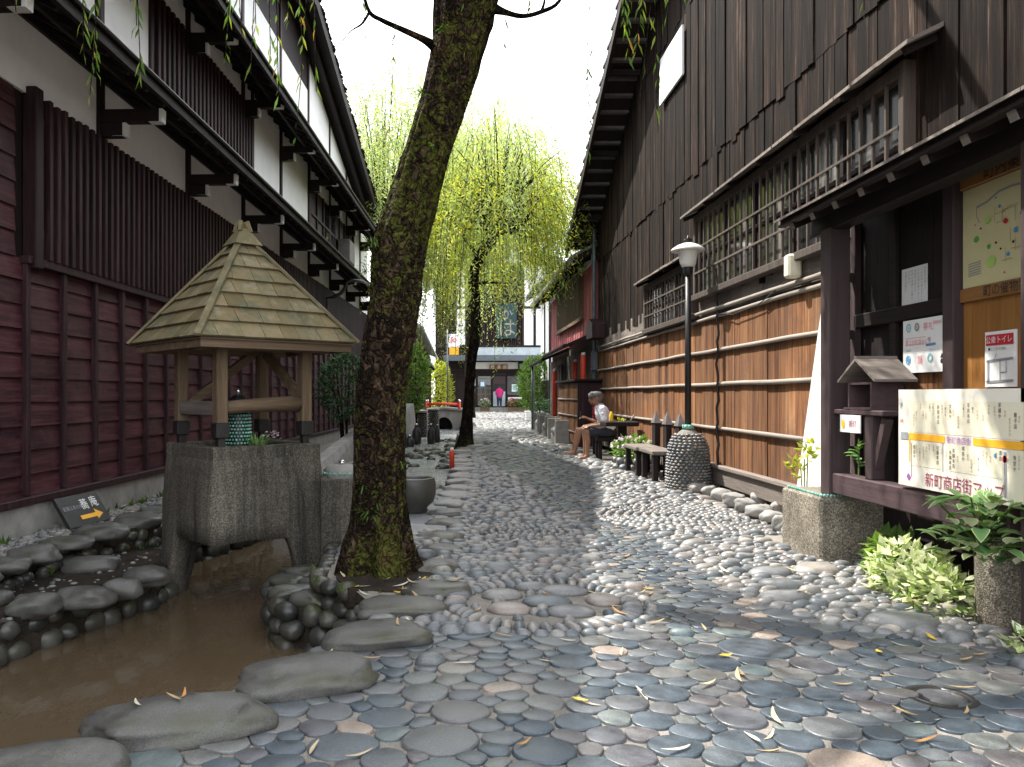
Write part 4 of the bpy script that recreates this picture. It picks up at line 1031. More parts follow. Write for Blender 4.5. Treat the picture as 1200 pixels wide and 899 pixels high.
for i in range(34):
    u, v = rr.uniform(.2,.95), rr.uniform(.1,.40); dx = rr.choice([(.09,.0),(.0,.08),(.05,.01)]); polyl(mb, lambda a,b: fm(a,b,.004), [(u,v),(u+dx[0],v+dx[1])], .004)
part('street', mb, M['ink_tan'], bo)
for nm, L in (('ink_lgreen',[(.23,.36,.028),(.26,.12,.04),(.62,.3,.04)]),('ink_green',[(.13,.27,.024),(.24,.21,.018),(.7,.14,.03)]),('ink_blue',[(.33,.415,.012),(.46,.26,.02),(.40,.14,.014),(.52,.12,.018),(.3,.47,.008)]),('ink_red',[(.38,.325,.02),(.12,.355,.006),(.37,.045,.007)]),('ink',[(.30,.22,.009),(.17,.325,.008),(.44,.2,.01),(.34,.18,.008),(.5,.34,.009)])):
    mb = MB()
    for u, v, r in L:
        n = 9; mb.add([fm(u+r*cos(2*pi*i/n)*(1+.4*nz(i*1.7,u*9)), v+r*.8*sin(2*pi*i/n)*(1+.4*nz(i*1.3,v*9)), .005) for i in range(n)], [tuple(range(n))])
    parts('map_mark', mb, M[nm], bo)
mb = MB()
for i in range(6): polyl(mb, fm, [(.055,.135-.014*i),(.17,.14-.014*i)], .005)
part('legend', mb, M['ink_grey'], bo)
t = thing('toilet_sign', 'white public toilet sign with a red heading and a small street plan', 'sign', (BX-.03,4.48,1.25))
mb = MB(); mb.box(BX-.038,BX-.027,4.355,4.605,1.245,1.555); bo = part('plate', mb, M['paper'], t)
def ft(u, v, e=.003): return (BX-.038-e, 4.605-u, 1.245+v)
mb = MB(); mb.add([ft(.012,.232),ft(.238,.232),ft(.238,.292),ft(.012,.292)], [(0,1,2,3)]); hd = part('heading', mb, M['ink_red'], bo)
mb = MB(); text_mb(mb, '公衆トイレ', .044, lambda u,v: ft(.014+u,.246+v,.006)); part('lettering', mb, M['paper'], hd)
mb = MB(); text_mb(mb, '●ここから200m', .021, lambda u,v: ft(.03+u,.205+v)); part('small_lettering', mb, M['ink'], bo)
mb = MB()
for pts, w_ in (([(.015,.145),(.235,.155)],.014),([(.015,.028),(.235,.034)],.014),([(.03,.028),(.03,.145)],.014),([(.13,.15),(.13,.034)],.006),([(.18,.15),(.18,.08)],.006),([(.13,.08),(.18,.08)],.006),([(.08,.15),(.10,.185)],.004)): polyl(mb, ft, pts, w_)
part('street_plan', mb, M['ink_grey'], bo)
t = thing('rules_poster', 'white poster with rows of red and blue emblems on the dark back wall', 'poster', (BX-.03,5.17,1.34))
mb = MB(); mb.box(BX-.058,BX-.052,4.945,5.41,1.345,1.69); bo = part('sheet', mb, M['paper'], t)
def fp(u, v, e=.003): return (BX-.058-e, 5.41-u, 1.345+v)
def ring(mb, fr, u, v, r0, r1, n=14):
    vs = [fr(u+r*cos(2*pi*i/n), v+r*sin(2*pi*i/n)) for r in (r0, r1) for i in range(n)]; mb.add(vs, [(i,(i+1)%n,(i+1)%n+n,i+n) for i in range(n)])
mb = MB(); text_mb(mb, '祭礼', .055, lambda u,v: fp(.235+u,.27+v)); text_mb(mb, '重要無形', .024, lambda u,v: fp(.34+u,.30+v)); text_mb(mb, '郡上の町並みと水', .036, lambda u,v: fp(.035+u,.185+v))
for a in ((.03,.18,.26,.183),(.03,.225,.26,.228)): mb.add([fp(a[0],a[1]),fp(a[2],a[1]),fp(a[2],a[3]),fp(a[0],a[3])], [(0,1,2,3)])
text_mb(mb, '踊', .06, lambda u,v: fp(.17+u,.06+v)); text_mb(mb, '———', .02, lambda u,v: fp(.12+u,.155+v)); part('red_lettering', mb, M['ink_pink'], bo)
mb = MB(); ring(mb, fp, .07,.295,.018,.03); ring(mb, fp, .07,.295,.0,.010); ring(mb, fp, .31,.09,.016,.03); text_mb(mb, '保存会', .02, lambda u,v: fp(.04+u,.14+v)); part('teal_emblem', mb, M['ink_teal'], bo)
mb = MB(); ring(mb, fp, .165,.295,.014,.028); ring(mb, fp, .165,.295,.0,.007); text_mb(mb, '清流', .02, lambda u,v: fp(.28+u,.205+v)); part('grey_emblem', mb, M['ink_grey'], bo)
mb = MB(); mb.add([fp(.265,.165),fp(.37,.168),fp(.37,.182),fp(.265,.180)], [(0,1,2,3)]); ring(mb, fp, .065,.085,.0,.016); ring(mb, fp, .065,.085,.022,.03); text_mb(mb, 'まちづくり', .02, lambda u,v: fp(.30+u,.13+v)); part('blue_emblem', mb, M['ink_blue'], bo)
mb = MB(); text_mb(mb, '▲', .04, lambda u,v: fp(.415+u,.085+v)); text_mb(mb, '●', .04, lambda u,v: fp(.415+u,.05+v)); part('dark_emblem', mb, M['ink'], bo)
t = thing('typed_notice', 'grey typed paper notice pinned high on the dark back wall', 'notice', (BX-.005,5.37,1.8))
mb = MB(); mb.box(BX-.006,BX-.002,5.225,5.52,1.80,2.05); bo = part('sheet', mb, M['paper'], t)
mb = MB(); rr = random.Random(5)
for i in range(7):
    v = .215
    for c in rr.choice(['町内の皆様へお願い','水路を大切に','ごみは持ち帰りましょう','火の用心','自転車は降りて']): text_mb(mb, c, .02, (lambda uu,vv: (lambda p,q: (BX-.008, 5.52-uu-p, 1.80+vv+q)))(.265-.037*i, v)); v -= .022
part('lettering', mb, M['ink_grey'], bo)
# ------------------------------------------------------------- roofed well over the stream
WC = (-1.787, 6.83); WR = rad(41)
WL = thing('roofed_well', 'square roofed well with shingle roof and wooden posts on a dark concrete basin', 'well', (WC[0],WC[1],-.45), WR, None, (0,0,-.45))
H = .49
def basin():
    mb = MB(); N = 22; lev = [0,.12,.3,.55,.8,1]
    def zb(u, v):
        d = min(math.hypot(u-H, v+H), math.hypot(u+H, v-H))
        return lerp(-.62, .055+.03*nz(u*3,v*3), sstep(.20, .36, d))
    def out(z):
        return 1.0 + .055*sstep(.75, .30, z) + .05*sstep(.12, -.4, z)
    P_ = lambda i: -H + 2*H*i/N
    def pt(u, v, t):
        z = lerp(.70, zb(u, v), t); k = out(z); k += .012*nz(u*5, v*5, z*4)
        r = max(abs(u), abs(v))/H
        c = 1 - .05*(min(abs(u), abs(v))/H)**6         # slightly rounded corners
        return (u*k*c, v*k*c, z)
    vid = {}; vs = []; fs = []
    def vtx(i, j, t):
        key = (i, j, t)
        if key not in vid: vid[key] = len(vs); vs.append(pt(P_(i), P_(j), t))
        return vid[key]
    for i in range(N):
        for j in range(N):
            fs.append((vtx(i,j,0), vtx(i+1,j,0), vtx(i+1,j+1,0), vtx(i,j+1,0)))
            fs.append((vtx(i,j,1), vtx(i,j+1,1), vtx(i+1,j+1,1), vtx(i+1,j,1)))
    for k in range(len(lev)-1):
        a, b = lev[k], lev[k+1]
        for i in range(N):
            fs.append((vtx(i,0,b), vtx(i+1,0,b), vtx(i+1,0,a), vtx(i,0,a))); fs.append((vtx(i,N,a), vtx(i+1,N,a), vtx(i+1,N,b), vtx(i,N,b)))
            fs.append((vtx(0,i,a), vtx(0,i+1,a), vtx(0,i+1,b), vtx(0,i,b))); fs.append((vtx(N,i,b), vtx(N,i+1,b), vtx(N,i+1,a), vtx(N,i,a)))
    mb.add(vs, fs); return mb
part('basin', basin(), M['basin'], WL, True)
mb = MB(); a, b = .472, .36
for (x0,x1,y0,y1) in ((-a,a,-a,-b),(-a,a,b,a),(-a,-b,-b+.001,b-.001),(b,a,-b+.001,b-.001)): mb.cbox(x0,x1,y0,y1,.69,.80,.012)
part('rim', mb, M['basin'], WL)
mb = MB(); mb.box(-.37,.37,-.37,.37,.69,.735); part('fill', mb, M['soil'], WL)
s2 = .375
for (x, y) in ((-s2,-s2),(s2,-s2),(-s2,s2),(s2,s2)):
    mb = MB(); mb.cbox(x-.046,x+.046,y-.046,y+.046,.90,1.60,.008); p_ = part('post', mb, M['well_wood'], WL)
    mb = MB(); mb.cbox(x-.055,x+.055,y-.055,y+.055,.865,.985,.006); mb.cbox(x-.03,x+.03,y-.03,y+.03,.79,.866,.004); part('iron_shoe', mb, M['iron'], p_)
mb = MB()
for y in (-s2, s2):
    mb.cbox(-.60,.60,y-.04,y+.04,1.555,1.635,.006)
part('tie_beam', mb, M['well_wood_x'], WL)
mb = MB()
for x in (-s2, s2): mb.cbox(x-.035,x+.035,-.60,.60,1.575,1.65,.006)
part('cross_beam', mb, M['well_wood'], WL)
mb = MB(); mb.tube([(-s2+.04,-s2+.02,1.10),(-.1,-s2+.02,1.115),(.1,-s2+.02,1.125),(s2-.04,-s2+.02,1.13)], [.05,.052,.058,.066], 12, wob=.15, fr=5); part('front_log', mb, M['well_wood_x'], WL, True)
mb = MB(); mb.cbox(-s2-.035,-s2+.035,-s2+.047,s2-.047,1.04,1.15,.006); part('side_rail', mb, M['grey_wood'], WL)
mb = MB(); mb.beam((-s2+.03,s2,1.10),(s2*.75,s2,1.56),.06,.07); part('brace', mb, M['well_wood_x'], WL)
mb = MB(); mb.beam((s2,-s2+.03,1.16),(s2,s2*.75,1.56),.06,.07); part('brace', mb, M['well_wood'], WL)
# shingle roof
mb = MB(); E_ = .675; Z0, Z1 = 1.625, 2.53; NC = 7; rr = random.Random(6)
def rf(side, u, t, off):
    w = E_*(1-t); z = lerp(Z0, Z1, t) + off*.55; d = w + off*.8
    return {0:(u,-d,z), 1:(d,u,z), 2:(-u,d,z), 3:(-d,-u,z)}[side]
for side in range(4):
    for c in range(NC):
        t0 = c/NC*.94; t1 = min((c+1.18)/NC*.94, .95); w0, w1 = E_*(1-t0), E_*(1-t1)
        j = -w0 + rr.uniform(.05,.16); js = [-w0]
        while j < w0-.05: js.append(j); j += rr.uniform(.14,.22)
        js.append(w0)
        for a, b in zip(js, js[1:]):
            g = .002; lo = .030 + rr.uniform(-.003,.003); a1 = clamp(a+g, -w0, w0); b1 = clamp(b-g, -w0, w0)
            ta, tb = clamp(a1, -w1, w1), clamp(b1, -w1, w1)
            vs = [rf(side,a1,t0,lo), rf(side,b1,t0,lo), rf(side,tb,t1,.004), rf(side,ta,t1,.004), rf(side,a1,t0,lo-.018), rf(side,b1,t0,lo-.018), rf(side,tb,t1,-.010), rf(side,ta,t1,-.010)]
            mb.add(vs, [(0,1,2,3),(7,6,5,4),(0,4,5,1),(1,5,6,2),(2,6,7,3),(3,7,4,0)])
ro = part('roof', mb, M['shingle'], WL)
mb = MB(); mb.add([(-E_,-E_,Z0-.012),(E_,-E_,Z0-.012),(E_,E_,Z0-.012),(-E_,E_,Z0-.012),(0,0,Z1-.03)], [(3,2,1,0),(0,1,4),(1,2,4),(2,3,4),(3,0,4)]); part('roof_boarding', mb, M['well_wood_x'], ro)
mb = MB()
for sx, sy in ((-1,-1),(1,-1),(1,1),(-1,1)):
    mb.beam((sx*(E_+.026),sy*(E_+.026),Z0+.012),(sx*.05,sy*.05,Z1-.03),.052,.022)
part('hip_cap', mb, M['shingle'], ro)
mb = MB()
for k in range(4):
    c = [(-1,-1),(1,-1),(1,1),(-1,1)]; a, b = c[k], c[(k+1)%4]; o1, o2 = .655, .63
    mb.add([(a[0]*o1,a[1]*o1,1.555),(b[0]*o1,b[1]*o1,1.555),(b[0]*o1,b[1]*o1,1.628),(a[0]*o1,a[1]*o1,1.628),(a[0]*o2,a[1]*o2,1.555),(b[0]*o2,b[1]*o2,1.555),(b[0]*o2,b[1]*o2,1.628),(a[0]*o2,a[1]*o2,1.628)],
           [(0,1,2,3),(7,6,5,4),(4,5,1,0),(3,2,6,7)])
part('fascia', mb, M['well_wood_x'], ro)
mb = MB(); q = .125; z = 2.455
mb.add([(-q,-q,z),(q,-q,z),(q,q,z),(-q,q,z),(-.035,-.035,2.60),(.035,-.035,2.60),(.035,.035,2.60),(-.035,.035,2.60)], [(3,2,1,0),(4,5,6,7),(0,1,5,4),(1,2,6,5),(2,3,7,6),(3,0,4,7)])
for sx, sy in ((-1,-1),(1,-1),(1,1),(-1,1)): mb.beam((sx*.05,sy*.05,2.57),(sx*.028,sy*.028,2.66),.028,.028)
part('roof_cap', mb, M['shingle'], ro)
# things standing on the basin
def dotted_pillar(px, py0, Y):
    x = (px-VX)*Y/F; z = .735; t = thing('beaded_pillar', 'turquoise beaded black pillar with a round cap standing on the well basin', 'ornament', (x,Y,z))
    mb = MB(); mb.lathe([(.0,0),(.105,0),(.108,.03),(.100,.16),(.094,.29),(.09,.33),(.0,.33)], (x,Y,z), 24); c = part('column', mb, M['black'], t, True)
    mb = MB()
    for k in range(11):
        zz = .02+.028*k; r_ = interp([(0,.108),(.16,.101),(.33,.093)], zz)
        for i in range(24): a = 2*pi*(i+.5*(k%2))/24; mb.blob((x+r_*cos(a),Y+r_*sin(a),z+zz), .011,.011,.010,a,6,4,.05)
    part('beads', mb, M['teal_bead'], c, True)
    mb = MB(); mb.lathe([(.0,.33),(.05,.33),(.078,.36),(.082,.40),(.065,.44),(.03,.465),(.0,.47)], (x,Y,z), 18); k_ = part('cap', mb, M['black'], t, True)
    mb = MB(); mb.lathe([(.0,.462),(.014,.465),(.018,.50),(.010,.52),(.0,.525)], (x,Y,z), 10); part('knob', mb, M['silver'], k_, True)
dotted_pillar(279, 525, 6.62)
def grassy(mb, c, n, L, w, seed, spread=1.0):
    rr = random.Random(seed)
    for i in range(n):
        a = rr.uniform(0,2*pi); e = rr.uniform(.5,1.4); l = L*rr.uniform(.6,1.1); d = Vector((cos(a)*cos(e)*spread, sin(a)*cos(e)*spread, sin(e)))
        b0 = Vector(c)+Vector((rr.uniform(-.04,.04), rr.uniform(-.04,.04), 0)); m = b0 + d*l*.6; tpt = m + Vector((d.x*.5*l, d.y*.5*l, -.05*l))
        mb.leaf(b0, m, w, (0,0,1)); mb.leaf(m - (m-b0)*.25, tpt, w*.9, (0,0,1))
mb = MB(); x_ = (303-VX)*6.55/F; grassy(mb, (x_,6.55,.735), 80, .27, .020, 1); tl = thing('potted_grass', 'small grassy plant with a few pink flowers in the well basin', 'plant', (x_,6.55,.735))
part('leaves', mb, M['hosta'], tl)
mb = MB(); rr = random.Random(2)
for i in range(26):
    c = (x_+rr.uniform(.06,.17), 6.5+rr.uniform(-.05,.05), .82+rr.uniform(.02,.09)); a = rr.uniform(0,6)
    mb.leaf(c, (c[0]+.025*cos(a), c[1]+.025*sin(a), c[2]+.012), .022, (0,0,1))
part('flowers', mb, M['flower'], tl)
# side tank
TK = thing('water_tank', 'narrow dark concrete water tank behind the right side of the well', 'tank', (-.98,7.05,-.1), rad(8))
ORG[TK.name] = (0,0,-.1)
mb = MB()
for (x0,x1,y0,y1) in ((-.17,.17,-.50,-.45),(-.17,.17,.45,.50),(-.17,-.12,-.449,.449),(.12,.17,-.449,.449)): mb.cbox(x0,x1,y0,y1,-.1,.52,.01)
mb.box(-.125,.125,-.46,.46,-.1,.44); part('body', mb, M['basin'], TK)
mb = MB(); mb.lathe([(0,.44),(.13,.44),(.15,.50),(.15,.56),(.12,.60),(0,.61)], (-.0,-.1,0), 20); cp = part('stone_lid', mb, M['concrete'], TK, True)
mb = MB()
for i in range(22): a = 2*pi*i/22; mb.blob((.152*cos(a),-.1+.152*sin(a),.535), .015,.015,.013,0,7,4,.05)
part('beads', mb, M['teal_bead'], cp, True)
mb = MB(); mb.blob((0,-.1,.62), .03,.03,.025,0,10,6,.0); part('ball', mb, M['silver'], cp, True)
# round stone basin
bx, by = -.43, 8.25
mb = MB(); mb.lathe([(0,.012),(.14,.012),(.155,.03),(.15,.06),(.215,.12),(.235,.22),(.235,.30),(.225,.355),(.205,.365),(.185,.345),(.17,.28),(0,.26)], (bx,by,0), 30, .05)
solo('stone_basin', mb, M['wetstone'], 'round brown stone water basin on the flagstones behind the mossy trunk', 'stone basin', (bx,by,.012), None, True)
# red marker
x, y, _ = G(531,548,0)
t = thing('marker_post', 'short vermilion marker post with a white top at the water edge', 'post', (x-.02,y,0))
mb = MB(); mb.lathe([(0,-.02),(.042,-.02),(.042,.27),(.038,.28),(0,.28)], (x-.02,y,0), 12); part('shaft', mb, M['red'], t, True)
mb = MB(); mb.lathe([(0,.281),(.036,.281),(.03,.32),(0,.33)], (x-.02,y,0), 12); part('tip', mb, M['white_paint'], t, True)

# ------------------------------------------------------------- street lamp in pebble pillar
LX, LY = 2.92, 10.15
LP = thing('street_lamp', 'slim black street lamp with a milk glass shade standing in a pebble pillar', 'street lamp', (LX,LY,0))
mb = MB(); prof = lambda z: interp([(0,.27),(.08,.275),(.35,.265),(.55,.245),(.66,.20),(.74,.13),(.79,.06)], z)
mb.lathe([(0,-.02),(.25,-.02),(.255,.08),(.245,.35),(.225,.55),(.18,.66),(.11,.74),(.05,.78),(0,.785)], (LX,LY,0), 26); base = part('pebble_pillar', mb, M['mortar'], LP, True)
mb = MB(); z = .02; k = 0; rr = random.Random(12)
while z < .74:
    r_ = prof(z)-.012; n = max(6, int(2*pi*r_/.060))
    for i in range(n):
        a = 2*pi*(i+.5*(k%2)+rr.uniform(-.12,.12))/n; mb.blob((LX+r_*cos(a),LY+r_*sin(a),z+rr.uniform(-.004,.004)), .028, .030, .017, a, 8, 5, .08)
    z += .036; k += 1
part('pebbles', mb, M['pebble'], base, True)
mb = MB(); mb.lathe([(0,.78),(.075,.78),(.07,.815),(.045,.83),(0,.83)], (LX,LY,0), 14); 
for i in range(9): a = 2*pi*i/9; mb.blob((LX+.06*cos(a),LY+.06*sin(a),.815), .016,.016,.014,0,7,4,.05)
part('bead_collar', mb, M['teal_bead'], base, True)
mb = MB(); mb.tube([(LX,LY,.75),(LX,LY,1.6),(LX,LY,2.72)], [.042,.040,.034], 12); mb.lathe([(0,2.70),(.045,2.70),(.06,2.74),(.065,2.80),(.05,2.815),(0,2.815)], (LX,LY,0), 14); part('pole', mb, M['black'], LP, True)
mb = MB(); mb.lathe([(0,2.80),(.075,2.80),(.095,2.84),(.125,2.99),(.13,3.02),(0,3.02)], (LX,LY,0), 22); part('lamp_globe', mb, M['lampglass'], LP, True)
mb = MB(); mb.lathe([(.05,3.015),(.205,3.0),(.21,3.01),(.20,3.028),(.13,3.075),(.06,3.10),(0,3.105)], (LX,LY,0), 26); sh = part('lamp_shade', mb, M['lampshade'], LP, True)
mb = MB(); mb.lathe([(0,3.10),(.035,3.10),(.03,3.13),(.045,3.14),(.012,3.17),(.008,3.20),(0,3.20)], (LX,LY,0), 12); mb.box(LX-.05,LX+.05,LY-.01,LY+.01,3.13,3.15); part('finial', mb, M['black'], sh, True)

# ------------------------------------------------------------- picket backed bench
BN = thing('picket_bench', 'low plank bench with three pointed dark picket backs beside the lamp', 'bench', (2.8,11.7,0))
for i, (a, b) in enumerate(((10.75,11.55),(11.6,12.45))):
    mb = MB(); mb.cbox(2.62-.03*i,2.97,a,b,.40,.455,.01); part('seat', mb, M['grey_wood'], BN)
for x, y in ((2.68,10.85),(2.68,11.45),(2.66,11.75),(2.64,12.35),(2.93,10.85),(2.93,12.35)):
    mb = MB(); mb.cbox(x-.035,x+.035,y-.045,y+.045,-.02,.40,.006); part('leg', mb, M['darkwood_v'], BN)
for y in (10.95,11.6,12.25):
    mb = MB(); mb.cbox(3.0,3.08,y-.10,y+.10,.0,.78,.006); pk = part('picket', mb, M['darkwood_v'], BN)
    mb = MB(); c = (3.04,y); mb.add([(2.985,y-.112,.781),(3.095,y-.112,.781),(3.095,y+.112,.781),(2.985,y+.112,.781),(3.04,y,.97)], [(3,2,1,0),(0,1,4),(1,2,4),(2,3,4),(3,0,4)]); part('pointed_cap', mb, M['copper_cap'], pk)
# ------------------------------------------------------------- flower bed, table, stools
def leafy(mb, c, rx, ry, rz, n, L, w, seed, shell=.45, up=.3, flat=False):
    rr = random.Random(seed)
    for i in range(n):
        while True:
            d = Vector((rr.uniform(-1,1), rr.uniform(-1,1), rr.uniform(-1,1)))
            if .01 < d.length <= 1: break
        d = d.normalized()*(d.length**shell); lump = 1 + .28*nz(d.x*2.2+seed, d.y*2.2, d.z*2.2)
        p = Vector((c[0]+d.x*rx*lump, c[1]+d.y*ry*lump, c[2]+d.z*rz*lump))
        q = Vector((d.x+rr.gauss(0,.6), d.y+rr.gauss(0,.6), d.z*.5+up+rr.gauss(0,.5))).normalized(); l = L*rr.uniform(.6,1.25)
        mb.leaf(p, p+q*l, w*rr.uniform(.7,1.2), (rr.gauss(0,.5), rr.gauss(0,.5), 1), -.08)
fx, fy = 2.86, 13.0
mb = MB(); rr = random.Random(14)
for k in range(2):
    for i in range(13):
        a = 2*pi*(i+.5*k)/13; r_ = .36-.03*k; mb.blob((fx+r_*.8*cos(a), fy+r_*1.2*sin(a), .06+.10*k), .085,.07,.06,a,10,6,.15)
mb.lathe([(0,0),(.30,0),(.30,.17),(0,.19)], (fx,fy,0), 16); solo('pebble_planter', mb, M['pebble'], 'low ring of round stones holding the flower bed beside the bench', 'planter', (fx,fy,0), None, True)
t = thing('flower_bed', 'white and pink flowers growing in the stone ring by the plank wall', 'flowers', (fx,fy,.18))
mb = MB(); leafy(mb, (fx,fy,.34), .34,.42,.17, 420, .085, .045, 3); mb.tube([(fx,fy,.18),(fx+.02,fy,.5)], .006, 5)
for i in range(14): a = i*2.4; mb.leaf((fx+.02,fy,.5),(fx+.02+.07*cos(a),fy+.07*sin(a),.54+.012*i*.6),.03,(0,0,1))
part('leaves', mb, M['shrub_green'], t)
mb = MB()
for i in range(34):
    a = rr.uniform(0,6.28); e = rr.uniform(.1,1.3); c = (fx+.36*cos(a)*cos(e), fy+.44*sin(a)*cos(e), .34+.2*sin(e))
    for k in range(5): b = 2*pi*k/5; mb.leaf(c, (c[0]+.03*cos(b), c[1]+.022*sin(b), c[2]+.03*sin(b)), .03, (0,0,1))
part('flowers', mb, M['flower'], t)
t = thing('garden_table', 'dark slab table with one stout leg beside the seated man', 'table', (2.93,14.35,0))
mb = MB(); mb.cbox(2.62,3.20,14.05,14.65,.655,.735,.012); part('table_top', mb, M['darkwood'], t)
mb = MB(); mb.cbox(2.90,3.03,14.28,14.42,-.02,.655,.008); part('leg', mb, M['darkwood_v'], t)
mb = MB(); mb.lathe([(0,.735),(.032,.735),(.034,.75),(.034,.86),(.02,.885),(.018,.905),(0,.905)], (2.76,14.3,0), 14); solo('yellow_bottle', mb, M['yellow'], 'yellow drink bottle standing on the dark table', 'bottle', (2.76,14.3,.735), None, True)
mb = MB(); leafy(mb, (2.90,14.25,.755), .07,.06,.02, 26, .05, .03, 5); solo('lemon_bag', mb, M['shrub_yellow'], 'small yellow green snack bag lying on the dark table', 'bag', (2.9,14.25,.735))
mb = MB(); mb.tube([(3.08,14.25,.737),(3.14,14.3,.80),(3.17,14.33,.845)], [.012,.016,.02], 8); solo('folded_fan', mb, M['grey_wood'], 'grey folded fan propped up on the far end of the table', 'fan', None, None, True)
def stool(x, y, h, label, w=.34):
    t = thing('stool', label, 'stool', (x,y,0))
    mb = MB(); mb.cbox(x-w/2,x+w/2,y-.19,y+.19,h-.07,h,.01); part('seat', mb, M['darkwood'], t)
    for sx in (-1,1):
        for sy in (-1,1): mb = MB(); mb.cbox(x+sx*(w/2-.05)-.035,x+sx*(w/2-.05)+.035,y+sy*.13-.035,y+sy*.13+.035,-.02,h-.07,.006); part('leg', mb, M['darkwood_v'], t)
stool(2.86,15.2,.41,'dark block stool under the man in the white shirt', .42)
stool(3.0,16.35,.41,'dark block stool under the person in the red shirt', .42)
stool(2.98,13.75,.30,'low brown stool in front of the dark table beside the flowers')

# ------------------------------------------------------------- planter and plants at the right edge
px_, py_ = 3.02, 4.18
mb = MB(); prof = [(0,-.02),(.27,-.02),(.285,.0),(.29,.36),(.285,.40),(.25,.41),(.235,.38),(.225,.33),(0,.33)]; mb.lathe(prof, (px_,py_,0), 36); solo('round_planter', mb, M['granite'], 'round exposed aggregate planter at the right edge of the path', 'planter', (px_,py_,-.02), None, True)
mb = MB(); mb.tube([(2.90,3.98,.43),(3.02,3.93,.435),(3.15,3.92,.43)], .016, 8); solo('bamboo_pipe', mb, M['teal_bead'], 'short teal tube lying on the planter rim', 'tube', None, None, True)
def big_leaf(mb, base, d, L, w, seed):
    """broad cupped leaf with a midrib fold"""
    d = Vector(d).normalized(); sd = d.cross(Vector((0,0,1)))
    if sd.length < .1: sd = Vector((1,0,0))
    sd.normalize(); n = sd.cross(d).normalized(); vs = []; fs = []; k = 7
    for i in range(k+1):
        t = i/k; c = Vector(base) + d*(L*t) - Vector((0,0,1))*(L*.35*t*t); ww = w*(sin(pi*t**.75)**.8)/2 if 0 < i < k else .001
        vs += [tuple(c - sd*ww + n*ww*.35), tuple(c), tuple(c + sd*ww + n*ww*.35)]
    for i in range(k):
        a = i*3; fs += [(a,a+1,a+4,a+3),(a+1,a+2,a+5,a+4)]
    mb.add(vs, fs)
t = thing('hosta_plant', 'broad leaved green plant with white edges growing out of the round planter', 'plant', (px_,py_,.33))
rr = random.Random(41); mb = MB(); ed = MB(); st = MB()
for i in range(95):
    a = rr.uniform(0,2*pi); e = rr.uniform(-.1,.9); r0 = rr.uniform(.03,.22); zz = rr.uniform(.42,.74) - .45*max(0,r0-.10)
    b0 = Vector((px_-.42+r0*cos(a), py_-.20+r0*.8*sin(a), zz-.02)); b0.x = min(b0.x, 2.64); d = (cos(a)*cos(e), sin(a)*cos(e), sin(e))
    L = rr.uniform(.085,.14); n0 = len(mb.v); big_leaf(mb, b0, d, L, L*.52, i)
    if i % 3 == 0: st.tube([(px_-.2+r0*.2*cos(a), py_+r0*.2*sin(a), .33), (px_-.33,py_-.02,.44), tuple(b0)], .005, 5, False)
    big_leaf(ed, (b0.x, b0.y, b0.z-.003), d, L*1.04, L*.60, i)
part('leaves', mb, M['hosta'], t, True); part('leaf_edges', ed, M['variegated'], t, True); part('stems', st, M['shrub_green'], t, True)
t = thing('variegated_groundcover', 'cream and green leaved groundcover spilling out between the granite block and planter', 'plant', (2.75,4.75,0))
mb = MB(); leafy(mb, (2.74,4.86,.12), .20,.30,.17, 620, .075, .05, 9, .35, .25); leafy(mb, (2.72,4.55,.08), .19,.26,.15, 420, .075, .05, 19, .35, .25); part('leaves', mb, M['variegated'], t)
mb = MB(); leafy(mb, (2.86,5.30,.13), .14,.20,.17, 200, .08, .05, 11, .4, .3); part('green_leaves', mb, M['shrub_green'], t)
t = thing('small_corner_plant', 'small yellow leaved plant at the lower right edge in front of the planter', 'plant', (2.62,3.72,0))
mb = MB(); leafy(mb, (2.66,3.70,.05), .10,.12,.08, 150, .06, .035, 29, .4, .3); part('leaves', mb, M['variegated'], t)
t = thing('yellow_sprig', 'yellow green sprig growing between the white wing panel and gate post', 'plant', (2.92,6.75,0))
mb = MB()
for (x,y,z) in ((2.84,6.75,.62),(2.90,6.72,.70),(2.88,6.8,.56),(2.93,6.7,.78)): leafy(mb, (x,y,z), .05,.05,.05, 14, .07, .045, int(z*100))
for k in range(3): mb.tube([(2.92,6.75,-.02),(2.88+.03*k,6.75,.6+.07*k)], .005, 5)
part('leaves', mb, M['shrub_yellow'], t)
t = thing('shelf_plant', 'broad leaved seedling in the opening under the shrine box', 'plant', (2.80,5.62,.645))
mb = MB()
for i in range(9): a = i*.7; big_leaf(mb, (2.80,5.62,.70+.02*i), (cos(a),sin(a),.35+.05*i), .11, .06, i)
mb.tube([(2.80,5.62,.63),(2.80,5.62,.90)], .005, 5); part('leaves', mb, M['hosta'], t)
